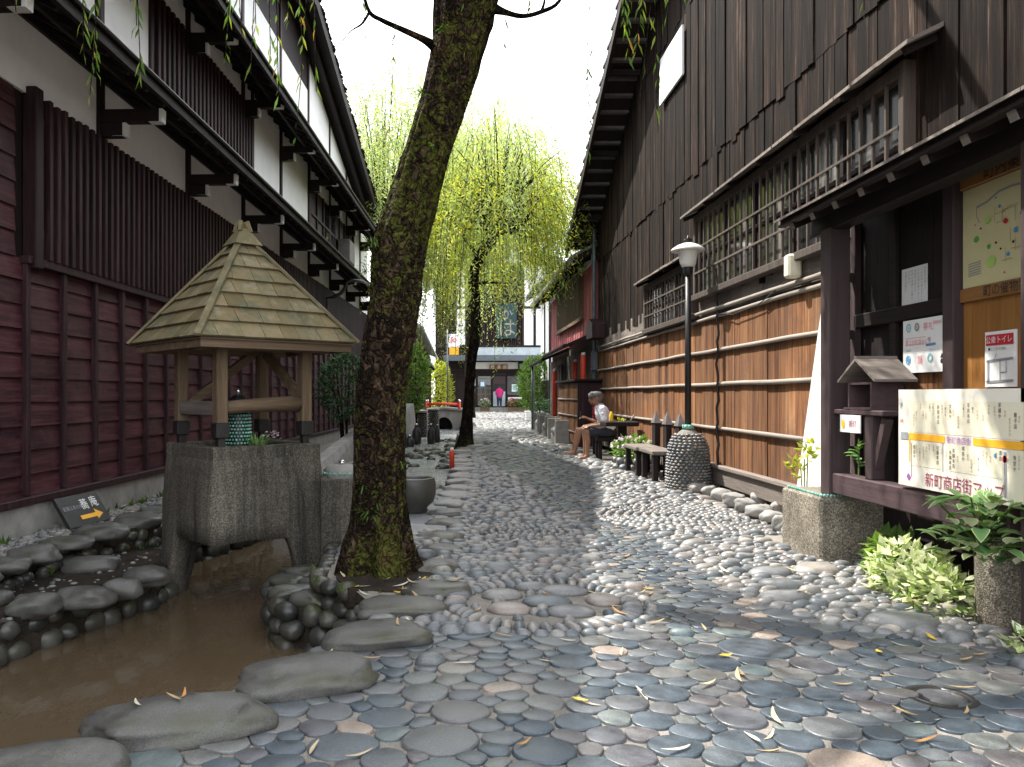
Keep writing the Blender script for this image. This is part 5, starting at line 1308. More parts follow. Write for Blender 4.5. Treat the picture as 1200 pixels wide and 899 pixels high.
# ------------------------------------------------------------- trees
def smooth_path(pts, k):
    """Catmull-Rom through (x,y,z,r)"""
    out = []; n = len(pts)
    for i in range(n-1):
        p0, p1, p2, p3 = pts[max(i-1,0)], pts[i], pts[i+1], pts[min(i+2,n-1)]
        for s in range(k):
            t = s/k; out.append(tuple(.5*((2*p1[c])+(-p0[c]+p2[c])*t+(2*p0[c]-5*p1[c]+4*p2[c]-p3[c])*t*t+(-p0[c]+3*p1[c]-3*p2[c]+p3[c])*t**3) for c in range(4)))
    out.append(pts[-1]); return out
def limb(mb, pts, k=6, n=10, wob=.15, fr=4):
    q = smooth_path(pts, k); mb.tube([p[:3] for p in q], [p[3] for p in q], n, True, wob, fr)
def strand(mb, tw, top, L, rr, leaf=.10, w=.016, step=.06, sway=.12, dens=1.0, twr=.0035, out=(0,0), arch=0.0):
    """hanging willow twig with alternate narrow leaves"""
    x, y, z = top; a = rr.uniform(0, 2*pi); n = max(3, int(L/step)); ox, oy = cos(a)*sway, sin(a)*sway; pts = []
    for i in range(n+1):
        t = i/n; g = 1-(1-t)**2; pts.append(Vector((x + (ox+out[0])*g*1.1 + .02*nz(z*3+i*.3, a), y + (oy+out[1])*g*1.1, z - L*t + (2.2*arch*t*(.62-t) if t < .62 else 0))))
    if tw is not None: tw.tube([tuple(p) for p in pts[::max(1,n//5)]] + [tuple(pts[-1])] , twr, 4, False)
    for i in range(1, n+1):
        if rr.random() > dens: continue
        p = pts[i]; b = rr.uniform(0, 2*pi); s = leaf*rr.uniform(.55,1.15); d = Vector((cos(b)*.7, sin(b)*.7, -1 + rr.uniform(-.2,.9))).normalized()
        mb.leaf(p, p+d*s, w*rr.uniform(.7,1.2), (cos(b+1.2), sin(b+1.2), rr.uniform(-.3,.3)), rr.uniform(-.1,.1))
# the mossy leaning willow in front
T1Y = 5.5
t1 = thing('mossy_willow', 'thick mossy leaning willow trunk rising between the stream and the path', 'tree', (-.52,T1Y,0))
tab = [(700,445,104),(685,445,92),(650,441,76),(600,444,63),(500,446,57),(430,450,56),(350,463,58),(300,467,61),(250,480,59),(200,495,56),(150,510,54),(100,524,55),(50,538,61),(0,547,72),(-60,562,68),(-140,585,60),(-220,600,50)]
pts = [(*P(cx, py, T1Y), w*T1Y/F/2) for py, cx, w in tab]
q = smooth_path(pts, 16); mb = MB(); N = 104
vs = []; fs = []
for i, (x, y, z, r) in enumerate(q):
    for j in range(N):
        a = 2*pi*j/N; root = sstep(.55, -.1, z); lob = .26*root*(.5+.5*sin(a*5+1.3+.6*sin(a*2))) + .10*root*sin(a*9+2)
        rid = .042*sin(a*13 + 3*nz(z*.9, 1.7) + 2.0*nz(a, z*1.6)) + .05*nz(cos(a)*2.2, sin(a)*2.2, z*1.7) + .035*nz(cos(a)*6, sin(a)*6, z*5) + .055*nz(cos(a)*12, sin(a)*12, z*5) + .035*nz(cos(a)*26, sin(a)*26, z*11)
        knot = .10*math.exp(-((z-1.05)/.25)**2-((a-3.4)/.5)**2) + .12*math.exp(-((z-2.35)/.2)**2-((a-3.0)/.5)**2) + .10*math.exp(-((z-3.3)/.22)**2-((a-.3)/.5)**2)
        hollow = -.34*math.exp(-((z-.10)/.26)**2 - ((a-4.5)/.33)**2)
        rr_ = r*(1 + lob + rid + knot + hollow); vs.append((x+rr_*cos(a), y+rr_*sin(a)*.95, z))
for i in range(len(q)-1):
    for j in range(N): a = i*N+j; b = i*N+(j+1)%N; fs.append((a,b,b+N,a+N))
fs.append(tuple((len(q)-1)*N+j for j in range(N))); mb.add(vs, fs)
trunk = part('trunk', mb, M['bark'], t1, True)
def br(pxs, name='branch', Y0=T1Y, mat='bark_dark', tr=t1, n=8):
    mb = MB(); limb(mb, [(*P(px, py, Y), r) for px, py, Y, r in pxs], 5, n); return part(name, mb, M[mat], tr, True)
br([(512,56,5.5,.045),(496,46,5.42,.026),(470,34,5.3,.019),(448,24,5.2,.015),(433,14,5.1,.012),(424,-14,5.05,.010),(410,-60,5.0,.008)])
br([(433,14,5.1,.010),(424,28,5.06,.007),(412,36,5.0,.004),(398,52,4.95,.003)])
br([(572,8,5.5,.05),(590,14,5.45,.022),(612,19,5.4,.016),(634,14,5.3,.014),(655,2,5.2,.011),(668,-30,5.1,.009)])
br([(634,14,5.3,.010),(638,0,5.28,.007),(633,-20,5.25,.005)])
top = pts[-1]; rr = random.Random(77); tips = []
for i in range(8):
    a = 2*pi*i/8 + rr.uniform(-.2,.2); L = rr.uniform(1.6,2.6); p0 = (top[0], top[1], top[2]-.1, .10)
    p1 = (top[0]+.35*L*cos(a), top[1]+.35*L*sin(a), top[2]+.8, .065); p2 = (top[0]+.8*L*cos(a), top[1]+.8*L*sin(a), top[2]+1.35, .04); p3 = (top[0]+1.15*L*cos(a), top[1]+1.15*L*sin(a), top[2]+1.2, .018)
    mb = MB(); limb(mb, [p0,p1,p2,p3], 6, 8); part('branch', mb, M['bark_dark'], t1, True); tips += smooth_path([p0,p1,p2,p3], 6)[5:]
mb = MB(); tw = MB()
for i in range(620):  # crown out of view, thickened to shade the front, thinned over the map board
    p = rr.choice(tips)
    if p[0] > 1.0: continue
    s = (p[0]+rr.gauss(0,.25), p[1]+rr.gauss(0,.25), p[2]+rr.uniform(-.05,.25)); lowest = 1.42+.49*max(s[1],0) if s[1] > .8 else 3.0
    L = min(rr.uniform(.8,2.2), s[2]-lowest)
    if L > .3: strand(mb, tw if i % 3 == 0 else None, s, L, rr, .115, .022, .045, .16)
# unseen near limbs and strands, added to shade the front paving
for k, (ex, ey) in enumerate([(-1.2,3.2),(-.3,2.6),(.35,3.3),(-1.9,2.4),(-.8,1.8),(-1.0,4.1)]):
    Lp = [(top[0],top[1],top[2]-.1,.09),(top[0]*.5+ex*.5,top[1]*.5+ey*.5,top[2]+.9+.1*k,.05),(ex,ey,top[2]+.7,.016)]
    m2 = MB(); limb(m2, Lp, 8, 8); part('branch', m2, M['bark_dark'], t1, True); q2 = smooth_path(Lp, 8)[5:]
    for i in range(46):
        p = rr.choice(q2); s = (p[0]+rr.gauss(0,.30), p[1]+rr.gauss(0,.30), p[2]+rr.uniform(-.05,.3)); L = min(rr.uniform(.5,1.6), s[2]-(1.5+.5*max(s[1],1.4)))
        if L > .3: strand(mb, tw if i % 2 else None, s, L, rr, .11, .019, .045, .14)
# the few twigs that hang into view: (px, py of lower end, distance, leaf share)
VIS = [(104,112,3.6,.85),(97,62,3.7,.8),(112,84,3.5,.5),(165,84,3.8,.8),(158,30,3.7,.6),(264,62,4.2,.8),(293,86,4.0,.5),(326,112,4.1,1),(318,64,4.0,.7),(355,52,4.3,.8),(338,24,4.1,.6),(371,108,4.4,.35),(345,170,5.0,.3),(285,44,3.9,.3),
       (690,205,5.0,.5),(737,66,4.2,1),(744,60,4.3,1),(731,30,4.1,.8),(768,128,4.6,.35),(748,118,4.4,.35),(771,155,4.7,.25),(753,10,4.2,.7),(780,18,4.3,.5),(1014,12,3.6,.8),(800,4,4.2,.6),(690,120,5.1,.12),(693,62,5.0,.1),(456,158,5.2,.3),(590,60,5.2,.4),(623,44,5.2,.3),(430,70,5.0,.25),(545,60,5.1,.3),(300,28,3.9,.6),(20,14,3.4,.4),(650,16,5.1,.3)]
for px, py, Y, dn in VIS:
    lo = P(px, py, Y); L = max(.5, 4.9-lo[2]); s = (lo[0]+rr.uniform(-.12,.12), lo[1]+rr.uniform(-.06,.06), lo[2]+L)
    # leaves mostly towards the lower end
    st = MB(); n = int(L/.05); P0 = Vector(s); P1 = Vector(lo); sw = Vector((rr.uniform(-.05,.05),0,0)); pth = []
    for i in range(n+1):
        t = i/n; pth.append(P0.lerp(P1, t) + sw*sin(t*3)*L*.5)
    tw.tube([tuple(p) for p in pth[::4]]+[tuple(pth[-1])], .0022, 4, False)
    for i in range(n+1):
        t = i/n; pr = dn*(.25 if t < .6 else 1.0)
        for k in range(2):
            if rr.random() < pr*.75:
                b = rr.uniform(0,2*pi); d = Vector((cos(b)*.38, sin(b)*.38, -1)).normalized(); l_ = rr.uniform(.05,.105)
                mb.leaf(pth[i], pth[i]+d*l_, .0125*rr.uniform(.7,1.2), (cos(b+1), sin(b+1), .2), rr.uniform(-.12,.12))
part('crown', mb, M['willow_near'], t1); part('twigs', tw, M['bark_dark'], t1)
# hanging twigs end at limbs that reach out over the path and the townhouse
for L_ in ([(*top[:3],.08),(-1.2,5.0,5.1,.05),(-1.9,4.2,5.15,.03),(-2.3,3.4,4.95,.012)], [(*top[:3],.08),(.8,5.2,5.2,.05),(1.3,4.6,5.1,.03),(1.9,3.9,4.95,.012)], [(*top[:3],.07),(-.9,5.1,5.0,.04),(-1.2,4.6,5.0,.02),(-1.6,4.1,4.9,.012)], [(*top[:3],.07),(.7,4.9,4.9,.04),(1.0,4.5,4.95,.02),(1.15,4.2,4.9,.012)]):
    mb = MB(); limb(mb, L_, 6, 8); part('branch', mb, M['bark_dark'], t1, True)
# ferns and sprouts on the trunk
rr = random.Random(5)
for px, py, n, L, sd in ((432,600,34,.12,1),(426,572,16,.09,2),(440,585,14,.10,3),(431,316,16,.10,4),(437,285,14,.08,5),(470,545,10,.06,6),(494,107,12,.09,7),(508,172,7,.07,8),(520,33,8,.07,9)):
    mb = MB(); c = P(px, py, T1Y-.2 if px > 440 else T1Y-.12); r2 = random.Random(sd)
    for i in range(n):
        a = r2.uniform(2.4, 6.2); e = r2.uniform(-.4,.9); l = L*r2.uniform(.6,1.2); d = Vector((cos(a)*cos(e), sin(a)*cos(e)*.8, sin(e))); m = Vector(c)+d*l*.6
        c2 = Vector(c)+Vector((r2.uniform(-.03,.03), 0, r2.uniform(-.05,.05)))
        mb.leaf(c2, m, .012, (0,0,1)); mb.leaf(m-(m-c2)*.2, m+d*l*.5+Vector((0,0,-.3*l)), .012, (0,0,1))
    part('sprout', mb, M['fern'], t1)

def willow(name, label, base, trunk_pts, limbs, c, rx, ry, rz, ns, rr, mat, leaf, w, step, lmin, lmax, zlow, bark='bark_dark', skew=0.0, zfun=None, name_clear=False):
    t = thing(name, label, 'tree', base)
    mb = MB(); limb(mb, trunk_pts, 7, 14, .16, 3); part('trunk', mb, M[bark], t, True)
    for L_ in limbs: mb = MB(); limb(mb, L_, 5, 8, .2, 4); part('branch', mb, M[bark], t, True)
    mb = MB(); m_b = MB(); tw = MB(); hub = trunk_pts[-1]
    for i in range(ns):
        a = rr.uniform(0,2*pi); u = rr.random()**.6; e = math.acos(rr.uniform(-.25,1)) if i % 4 else math.acos(rr.random())
        k = (.30+.70*u)*(1+.22*nz(cos(a)*1.7+c[0], sin(a)*1.7, e*1.5))
        s = (c[0]+rx*k*sin(e)*cos(a), c[1]+ry*k*sin(e)*sin(a), c[2]+rz*k*cos(e)+skew*cos(a))
        L = (rr.uniform(lmin, lmax)*(.6+.6*sin(e)) if i % 4 == 0 else rr.uniform(lmin*.35, lmin*1.25)); zl = zlow if zfun is None else zfun(s[0]); L = min(L, s[2]-zl-rr.uniform(0,.8))
        lump = nz(cos(a)*2.6+c[0]*3, sin(a)*2.6+c[1], e*3.2)
        if lump < -.24 and e < 1.2: continue
        if name_clear and s[1] < c[1]+.2 and abs(s[0]-.9) < .75 and i % 4 > 1: continue
        L *= 1 + .6*lump
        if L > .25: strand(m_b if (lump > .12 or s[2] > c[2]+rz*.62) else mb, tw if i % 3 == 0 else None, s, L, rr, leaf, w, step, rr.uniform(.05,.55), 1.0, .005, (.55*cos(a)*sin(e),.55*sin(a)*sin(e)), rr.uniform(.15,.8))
        if i % 17 == 0:
            m = [(hub[0],hub[1],hub[2],.04), ((hub[0]*.5+s[0]*.5), (hub[1]+s[1])/2, hub[2]*.35+s[2]*.65, .02), (*s,.006)]; tw.tube([p[:3] for p in smooth_path(m,3)], [p[3] for p in smooth_path(m,3)], 4, False)
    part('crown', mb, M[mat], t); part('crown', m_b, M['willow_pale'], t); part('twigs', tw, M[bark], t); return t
def PT(L, Y): return [(*P(px, py, Y), r) for px, py, r in L]
tr2 = PT([(546,526,.30),(546,518,.20),(547,500,.145),(549,470,.118),(552,430,.115),(557,390,.12),(557,350,.115),(555,325,.125),(561,304,.13),(574,284,.12),(586,270,.10)], 19.0)
lm2 = [PT([(585,271,.11),(602,266,.10),(614,260,.08),(624,246,.06),(632,226,.035),(640,200,.02)],19), PT([(602,266,.07),(604,252,.055),(611,238,.05),(607,215,.03),(612,180,.02)],18.9), PT([(578,279,.09),(575,262,.05),(578,250,.03),(566,215,.02),(560,180,.012)],19.1), PT([(556,333,.05),(572,331,.03),(590,332,.015),(600,330,.008)],18.8), PT([(562,302,.06),(545,280,.04),(528,255,.03),(515,235,.015)],19.4), PT([(614,260,.05),(636,262,.03),(655,250,.015)],19.2)]
rr = random.Random(101)
willow('willow', 'slender crooked willow with a drooping yellow green crown in the middle of the path', (*P(546,523,19.0)[:2],0), tr2, lm2, (1.0,19.8,5.6), 1.85, 2.6, 2.5, 2300, rr, 'willow', .13, .024, .062, 1.5, 3.6, 2.3, name_clear=True, zfun=lambda x: 2.2 if x < 1.2 else (3.6 if x < 2.2 else 4.4))
tr3 = [(-2.1,27.5,-.3,.3),(-2.05,27.5,1.5,.2),(-2.2,27.6,3.6,.18),(-2.4,27.6,5.5,.14)]
lm3 = [[(-2.4,27.6,5.4,.12),(-3.0,27.8,6.6,.08),(-3.4,28,8.2,.04)],[(-2.35,27.6,5.3,.12),(-1.7,27.4,6.8,.08),(-1.2,27.2,8.6,.03)],[(-2.4,27.6,5.5,.12),(-2.4,28.6,7.2,.07),(-2.2,29.2,9.4,.03)]]
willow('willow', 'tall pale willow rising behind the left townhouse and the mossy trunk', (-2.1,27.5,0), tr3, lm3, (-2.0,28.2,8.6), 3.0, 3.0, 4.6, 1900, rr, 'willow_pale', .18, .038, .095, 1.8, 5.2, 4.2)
tr4 = [(.72,41,-.1,.34),(.75,41,2.5,.24),(.8,41,5.5,.2),(1.0,41.2,7.5,.15)]
lm4 = [[(1.0,41.2,7.4,.13),(2.2,41.4,9.2,.08),(3.2,41.5,11,.04)],[(1.0,41.2,7.5,.13),(.2,41.2,9.4,.08),(-.6,41,11,.04)],[(1.0,41.2,7.5,.12),(1.4,42,9.8,.07),(1.6,42.5,12,.03)]]
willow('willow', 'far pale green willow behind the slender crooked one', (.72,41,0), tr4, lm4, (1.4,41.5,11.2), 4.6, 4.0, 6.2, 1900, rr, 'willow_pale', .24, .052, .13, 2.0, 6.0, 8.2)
# shrubs on the left bank
def shrub(name, label, c, r3, n, L, w, seed, mat, stem=3):
    t = thing(name, label, 'shrub', (c[0],c[1],0)); mb = MB(); rr = random.Random(seed)
    for k in range(stem):
        a = rr.uniform(0,6.28); mb.tube([(c[0]+.05*cos(a),c[1]+.05*sin(a),-.03),(c[0]+.2*r3[0]*cos(a),c[1]+.2*r3[1]*sin(a),c[2]*.6),(c[0]+.6*r3[0]*cos(a),c[1]+.6*r3[1]*sin(a),c[2]+r3[2]*.5)], [.03,.02,.008], 6, False)
    part('stem', mb, M['bark_dark'], t, True)
    mb = MB(); leafy(mb, c, *r3, n, L, w, seed, .4); part('foliage', mb, M[mat], t); return t
shrub('evergreen_shrub', 'dark evergreen shrub hanging over the bank behind the mossy trunk', (-2.1,15.6,1.35), (.55,.6,.62), 1500, .12, .055, 3, 'shrub_dark')
shrub('leafy_shrub', 'bright green shrub on the bank just right of the mossy trunk', (-1.25,25.2,1.75), (.42,.5,1.05), 900, .20, .10, 4, 'shrub_green')
# ------------------------------------------------------------- things along the stream further back
mb = MB(); pts = [(13.0,.0),(14.6,.28),(18,.52)]
def wedge(y0, y1, z0, z1, x0, x1, label):
    mb = MB()
    vs = [(x0,y0,-.3),(x1,y1,-.3),(x1-.12,y1,z1),(x0-.12,y0,z0),(x0-.45,y0,-.3),(x1-.45,y1,-.3),(x1-.32,y1,z1),(x0-.32,y0,z0)]
    mb.add(vs, [(0,1,2,3),(7,6,5,4),(3,2,6,7),(0,3,7,4),(1,5,6,2),(0,4,5,1)]); solo('ramp_wall', mb, M['concrete'], label, 'ramp wall', None)
wedge(11.6, 16.2, -.04, .52, -2.12, -1.72, 'sloping concrete ramp wall behind the well on the left bank')
wedge(17.6, 24.5, .42, .95, -1.52, -1.12, 'long sloping concrete ramp wall right of the mossy trunk beside the water')
def pebble_pillar(x, y, z0, z1, r, label, group):
    t = thing('pebble_pillar', label, 'pillar', (x,y,z0), 0, group); mb = MB(); mb.lathe([(0,0),(r,0),(r*.96,z1-z0),(0,z1-z0)], (x,y,z0), 14); c = part('core', mb, M['soil'], t, True)
    mb = MB(); z = z0+.04; k = 0
    while z < z1-.05:
        n = int(2*pi*r/.085)
        for i in range(n): a = 2*pi*(i+.5*(k%2))/n; mb.blob((x+r*cos(a),y+r*sin(a),z), .035,.042,.026,a,6,4,.1)
        z += .06; k += 1
    part('pebbles', mb, M['wetstone'], c, True)
    mb = MB(); mb.lathe([(0,z1-z0-.03),(r*1.2,z1-z0-.03),(r*1.15,z1-z0+.04),(0,z1-z0+.06)], (x,y,z0), 14); part('cap_stone', mb, M['concrete'], t, True)
pebble_pillar(-1.08, 26.3, -.2, .66, .17, 'dark pebble pillar left in front of the arched bridge', None)
pebble_pillar(-.73, 27.2, -.2, .72, .18, 'dark pebble pillar nearer the arch of the bridge', None)
def figure(px, Y, h, r, label, group=None):
    x = (px-VX)*Y/F; z = -.17; t = thing('stone_bottle', label, 'stone bottle', (x,Y,z), 0, group)
    mb = MB(); mb.lathe([(0,-.05),(r*.95,-.05),(r,h*.3),(r*.9,h*.62),(r*.5,h*.8),(r*.36,h*.86),(0,h*.86)], (x,Y,z), 16); b = part('body', mb, M['iron'], t, True)
    mb = MB(); mb.lathe([(0,h*.85),(r*.42,h*.85),(r*.46,h*.93),(0,h*.94)], (x,Y,z), 12); n_ = part('neck', mb, M['black'], t, True)
    mb = MB(); mb.blob((x,Y,z+h*.97), r*.28,r*.28,r*.28,0,10,6,0); part('ball', mb, M['silver'], n_, True)
for px, Y, h, r, l in ((488,22.6,.56,.13,'dark stone bottle with a silver ball standing alone in the shallow water'),(505,22.8,.56,.105,'dark stone bottle with a silver ball, taller of the close pair in the water'),(512.5,23.4,.52,.08,'slimmer dark stone bottle close behind its taller neighbour in the water'),(473,21.0,.54,.09,'dark stone bottle half hidden by the mossy trunk'),(480,21.4,.3,.13,'squat dark stone bottle low beside the lone one')): figure(px, Y, h, r, l)
rr = random.Random(33); mb = MB()
for i in range(46):
    y = rr.uniform(10.6, 25); x = rr.uniform(interp([(10,-1.9),(18,-1.3),(26,-1.0)], y), interp([(10,-.2),(18,0),(26,.1)], y)); s = rr.uniform(.07,.2)
    mb.blob((x,y,-.17), s, s*.8, s*.55, rr.uniform(0,3), 10, 6, .2)
o = struct('stream_stones', mb, M['wetstone'], True); o['kind'] = 'stuff'; o['label'] = 'dark wet stones lying in the shallow rippling water'; o['category'] = 'stones'
# arched stone bridge with red rails
bt = thing('stone_bridge', 'low arched stone bridge over the stream', 'bridge', (-.5,33.3,-.2))
mb = MB(); ar = [(-.42+.33*cos(pi*i/14), -.1+.42*sin(pi*i/14)) for i in range(15)]
mb.prism([(-1.9,-.5),(-1.9,.42),(-1.2,.55),(-.4,.62),(.3,.55),(.62,.36),(.62,-.5)] + [(-.09,-.5)] + ar + [(-.75,-.5)], 'y', 32.2, 34.6); part('arch', mb, M['concrete'], bt)
mb = MB()
for a, b in (((-1.9,.44),(-1.2,.57)),((-1.2,.57),(-.4,.64)),((-.4,.64),(.3,.57)),((.3,.57),(.62,.38))): mb.prism([a,b,(b[0],b[1]+.07),(a[0],a[1]+.07)], 'y', 32.1, 34.7)
part('coping', mb, M['boulder_light'], bt)
mb = MB(); mb.box(-.75,-.09,34.3,34.55,-.5,.3); part('arch_shade_block', mb, M['black'], bt)  # black block stands in for the shade under the arch
mb = MB(); mb.cbox(.30,.62,31.7,32.1,-.05,.27,.02); part('kerb_block', mb, M['boulder'], bt)
for y, lab in ((32.3,'near vermilion rail of the arched bridge'),(34.5,'rear vermilion rail of the arched bridge')):
    t = thing('bridge_rail', lab, 'railing', (-.5,y,.5))
    for x in (-1.16,.18):
        mb = MB(); mb.lathe([(0,.50),(.06,.50),(.06,.92),(0,.92)], (x,y,0), 10); p_ = part('post', mb, M['red'], t, True)
        mb = MB(); mb.lathe([(0,.921),(.055,.921),(.065,.97),(.04,1.01),(0,1.02)], (x,y,0), 10); part('knob', mb, M['silver'], p_, True)
    mb = MB(); mb.tube([(-1.1,y,.82),(-.5,y,.85),(.12,y,.82)], .04, 8); part('rail', mb, M['red'], t, True)
# maroon house left behind the bridge
t = thing('maroon_house', 'purple brown boarded house with a white gable left of the bridge', 'house', (-3,40,0))
mb = MB(); mb.box(-7,-1.66,30.5,54,-.05,3.75); part('wall', mb, M['darkwood_v'], t)
mb = MB(); z = .2
while z < 3.6: mb.box(-1.66,-1.60,30.5,54,z,z+.21); mb.box(-1.60,-1.585,30.5,54,z,z+.03); z += .22
y = 30.6
while y < 54: mb.box(-1.60,-1.57,y,y+.06,.2,3.6); y += .8
mb.box(-6.9,-1.62,30.44,30.5,.2,2.6); part('siding', mb, M['maroon'], t)
mb = MB(); mb.prism([(-7,2.65),(-1.66,2.65),(-1.66,3.7),(-4.3,4.9),(-7,3.7)], 'y', 30.42, 30.5); part('gable_plaster', mb, M['plaster'], t)
mb = MB(); mb.prism([(-4.3,5.05),(-1.15,3.62),(-1.15,3.74),(-4.3,5.2),(-7.4,3.74),(-7.4,3.62)], 'y', 30.0, 54.3); part('roof', mb, M['roof_tile_light'], t)
mb = MB(); mb.prism([(-1.6,2.75),(-.95,2.45),(-.95,2.53),(-1.6,2.86)], 'y', 30.6, 40); part('pent_roof', mb, M['tile'], t)
for i in range(7): mb = MB(); mb.beam((-1.62,30.9+1.4*i,2.66),(-1.0,30.9+1.4*i,2.42),.09,.09); part('rafter', mb, M['darkwood'], t)
# ------------------------------------------------------------- red boarded house behind the warehouse
t = thing('red_house', 'faded red boarded house with a dark lattice window beyond the plank warehouse', 'house', (5,23,0))
mb = MB(); mb.box(3.34,9,18.75,27.5,-.05,4.7); mb.box(3.3,3.36,18.75,27.5,-.05,2.5); part('wall', mb, M['grey_wood'], t)
mb = MB(); mb.box(3.27,3.35,18.8,27.5,2.55,4.32)
y = 18.8
while y < 27.4: mb.box(3.255,3.27,y,y+.05,2.55,4.32); y += .45
mb.box(3.34,6,27.5,27.55,2.4,4.4); part('red_boards', mb, M['redwall'], t)
mb = MB(); mb.box(3.22,3.27,19.0,27.5,4.32,4.62); part('plaster_strip', mb, M['plaster'], t)
mb = MB(); mb.box(3.20,3.25,20.6,25.4,3.14,4.30); w_ = part('lattice_window', mb, M['grey_wood'], t)
mb = MB(); y = 20.65
while y < 25.4: mb.box(3.17,3.20,y,y+.09,3.2,4.26); y += .24
mb.box(3.15,3.21,20.5,25.5,3.07,3.15); mb.box(3.15,3.21,20.5,25.5,4.24,4.32); part('bars', mb, M['well_wood'], w_)
mb = MB(); mb.prism([(2.72,4.25),(6,5.9),(6,6.05),(2.72,4.36)], 'y', 18.72, 28.2); part('roof', mb, M['darkwood'], t)
mb = MB(); y = 18.75
while y < 28.2: mb.prism([(2.68,4.362),(6,6.06),(6,6.14),(2.68,4.43)], 'y', y, y+.24); y += .27
mb.tube([(2.66,18.7,4.30),(2.66,28.2,4.26)], .06, 8); part('roof_tile', mb, M['tile'], t)
for i in range(9): mb = MB(); y = 19.2+1.05*i; mb.beam((3.3,y,4.50),(2.75,y,4.22),.07,.09); part('rafter', mb, M['darkwood'], t)
for y0, y1, z in ((18.75,23.2,2.30),(23.4,27.4,2.18)):
    mb = MB(); mb.prism([(2.55,z),(3.3,z+.30),(3.3,z+.40),(2.55,z+.07)], 'y', y0, y1); mb.tube([(2.54,y0,z+.04),(2.54,y1,z)], .05, 8); part('pent_roof', mb, M['darkwood'], t)
mb = MB()
for i in range(9): mb.box(3.24,3.30,19.0+.95*i,19.9+.95*i,.1,2.3)
part('lower_boards', mb, M['grey_wood'], t)
mb = MB()
for i in range(2): mb.box(3.10,3.14,23.6+.5*i,24.0+.5*i,1.05,2.1)
part('hanging_shutter', mb, M['black'], t)
mb = MB(); mb.tube([(2.62,27.3,2.2),(2.62,27.3,0)], .045, 8); part('drain_pipe', mb, M['steel'], t, True)
gp = 'vermilion posts before the red house'
for x, y, h, l in ((2.86,23.2,1.95,'tall vermilion post by the black shutters of the red house'),(2.99,20.2,2.1,'vermilion post behind the plank enclosure, further from the drain pipe'),(3.0,18.95,2.2,'vermilion post behind the plank enclosure, next to the drain pipe'),(2.95,25.6,.62,'short vermilion post low beside the concrete seats')):
    tt = thing('vermilion_post', l, 'post', (x,y,0), 0, gp); mb = MB(); mb.lathe([(0,-.03),(.065,-.03),(.065,h-.08),(.06,h-.07),(0,h-.07)], (x,y,0), 12); p_ = part('shaft', mb, M['red'], tt, True)
    mb = MB(); mb.lathe([(0,h-.069),(.055,h-.069),(.045,h-.01),(0,h)], (x,y,0), 10); part('tip', mb, M['white_paint'], tt, True)
# plank enclosure
t = thing('plank_enclosure', 'dark fronted plank enclosure with bamboo rails behind the seated people', 'enclosure', (3.0,19.2,0))
mb = MB(); mb.cbox(2.75,3.28,18.1,18.2,.0,1.50,.01)
for i in range(4): mb.box(2.78+.13*i,2.895+.13*i,18.085,18.1,.05,1.45)
part('front', mb, M['maroon_v'], t)
mb = MB(); y = 18.2
while y < 21.4: mb.box(2.75,2.80,y+.004,y+.296,.1,1.48); y += .3
part('side_boards', mb, M['board_orange'], t)
mb = MB()
for z in (.35,.72,1.1): mb.tube([(2.735,18.2,z),(2.735,21.4,z)], .022, 6)
part('bamboo_rail', mb, M['bamboo'], t, True)
mb = MB(); mb.cbox(2.66,3.28,18.0,21.5,1.505,1.56,.01); part('lid', mb, M['darkwood'], t)
# concrete seat slabs with stone cushions
gs = 'concrete slab seats by the red house'
for i, (y0, l) in enumerate(((19.5,'concrete slab seat with a pale stone cushion nearest the seated people'),(22.6,'middle concrete slab seat with a pale stone cushion before the red house'),(25.7,'farthest concrete slab seat with a pale stone cushion'))):
    x0 = 2.42+.10*i; tt = thing('slab_seat', l, 'seat', (x0+.25,y0+.6,0), 0, gs)
    for y in (y0, y0+1.55): mb = MB(); mb.cbox(x0,x0+.55,y,y+.16,-.03,.60,.015); part('arm_slab', mb, M['concrete'], tt)
    mb = MB(); mb.cbox(x0+.06,x0+.55,y0+.161,y0+1.549,-.03,.22,.01); part('base', mb, M['boulder_light'], tt)
    mb = MB(); mb.blob((x0+.28,y0+.86,.30), .27,.66,.12,0,18,8,.05,.8); part('stone_cushion', mb, M['boulder_light'], tt, True)
# white house with tiled roof
t = thing('white_house', 'white plastered house with a pale tiled roof beyond the red house', 'house', (6.5,39.5,0))
mb = MB(); mb.box(4.4,9,37.5,41.5,-.05,6.1); part('wall', mb, M['plaster'], t)
mb = MB(); mb.box(4.36,4.395,37.5,41.5,.0,1.9); mb.box(4.34,4.46,37.44,37.495,0,6.0); mb.box(4.34,4.395,39.4,39.5,1.95,6.0); mb.box(4.47,9,37.45,37.497,0,2.6); part('timber_frame', mb, M['darkwood_v'], t)
mb = MB(); mb.prism([(3.7,6.05),(6.9,7.9),(10.1,6.05),(10.1,6.2),(6.9,8.08),(3.7,6.2)], 'y', 36.6, 42.3); rf_ = part('roof', mb, M['darkwood'], t)
mb = MB(); y = 36.6
while y < 42.2:
    for s in (1,-1): mb.prism([(6.9-3.25*s,6.20),(6.9,8.09),(6.9,8.20),(6.9-3.25*s,6.30)], 'y', y, y+.26)
    y += .33
part('roof_tile', mb, M['roof_tile_light'], rf_)
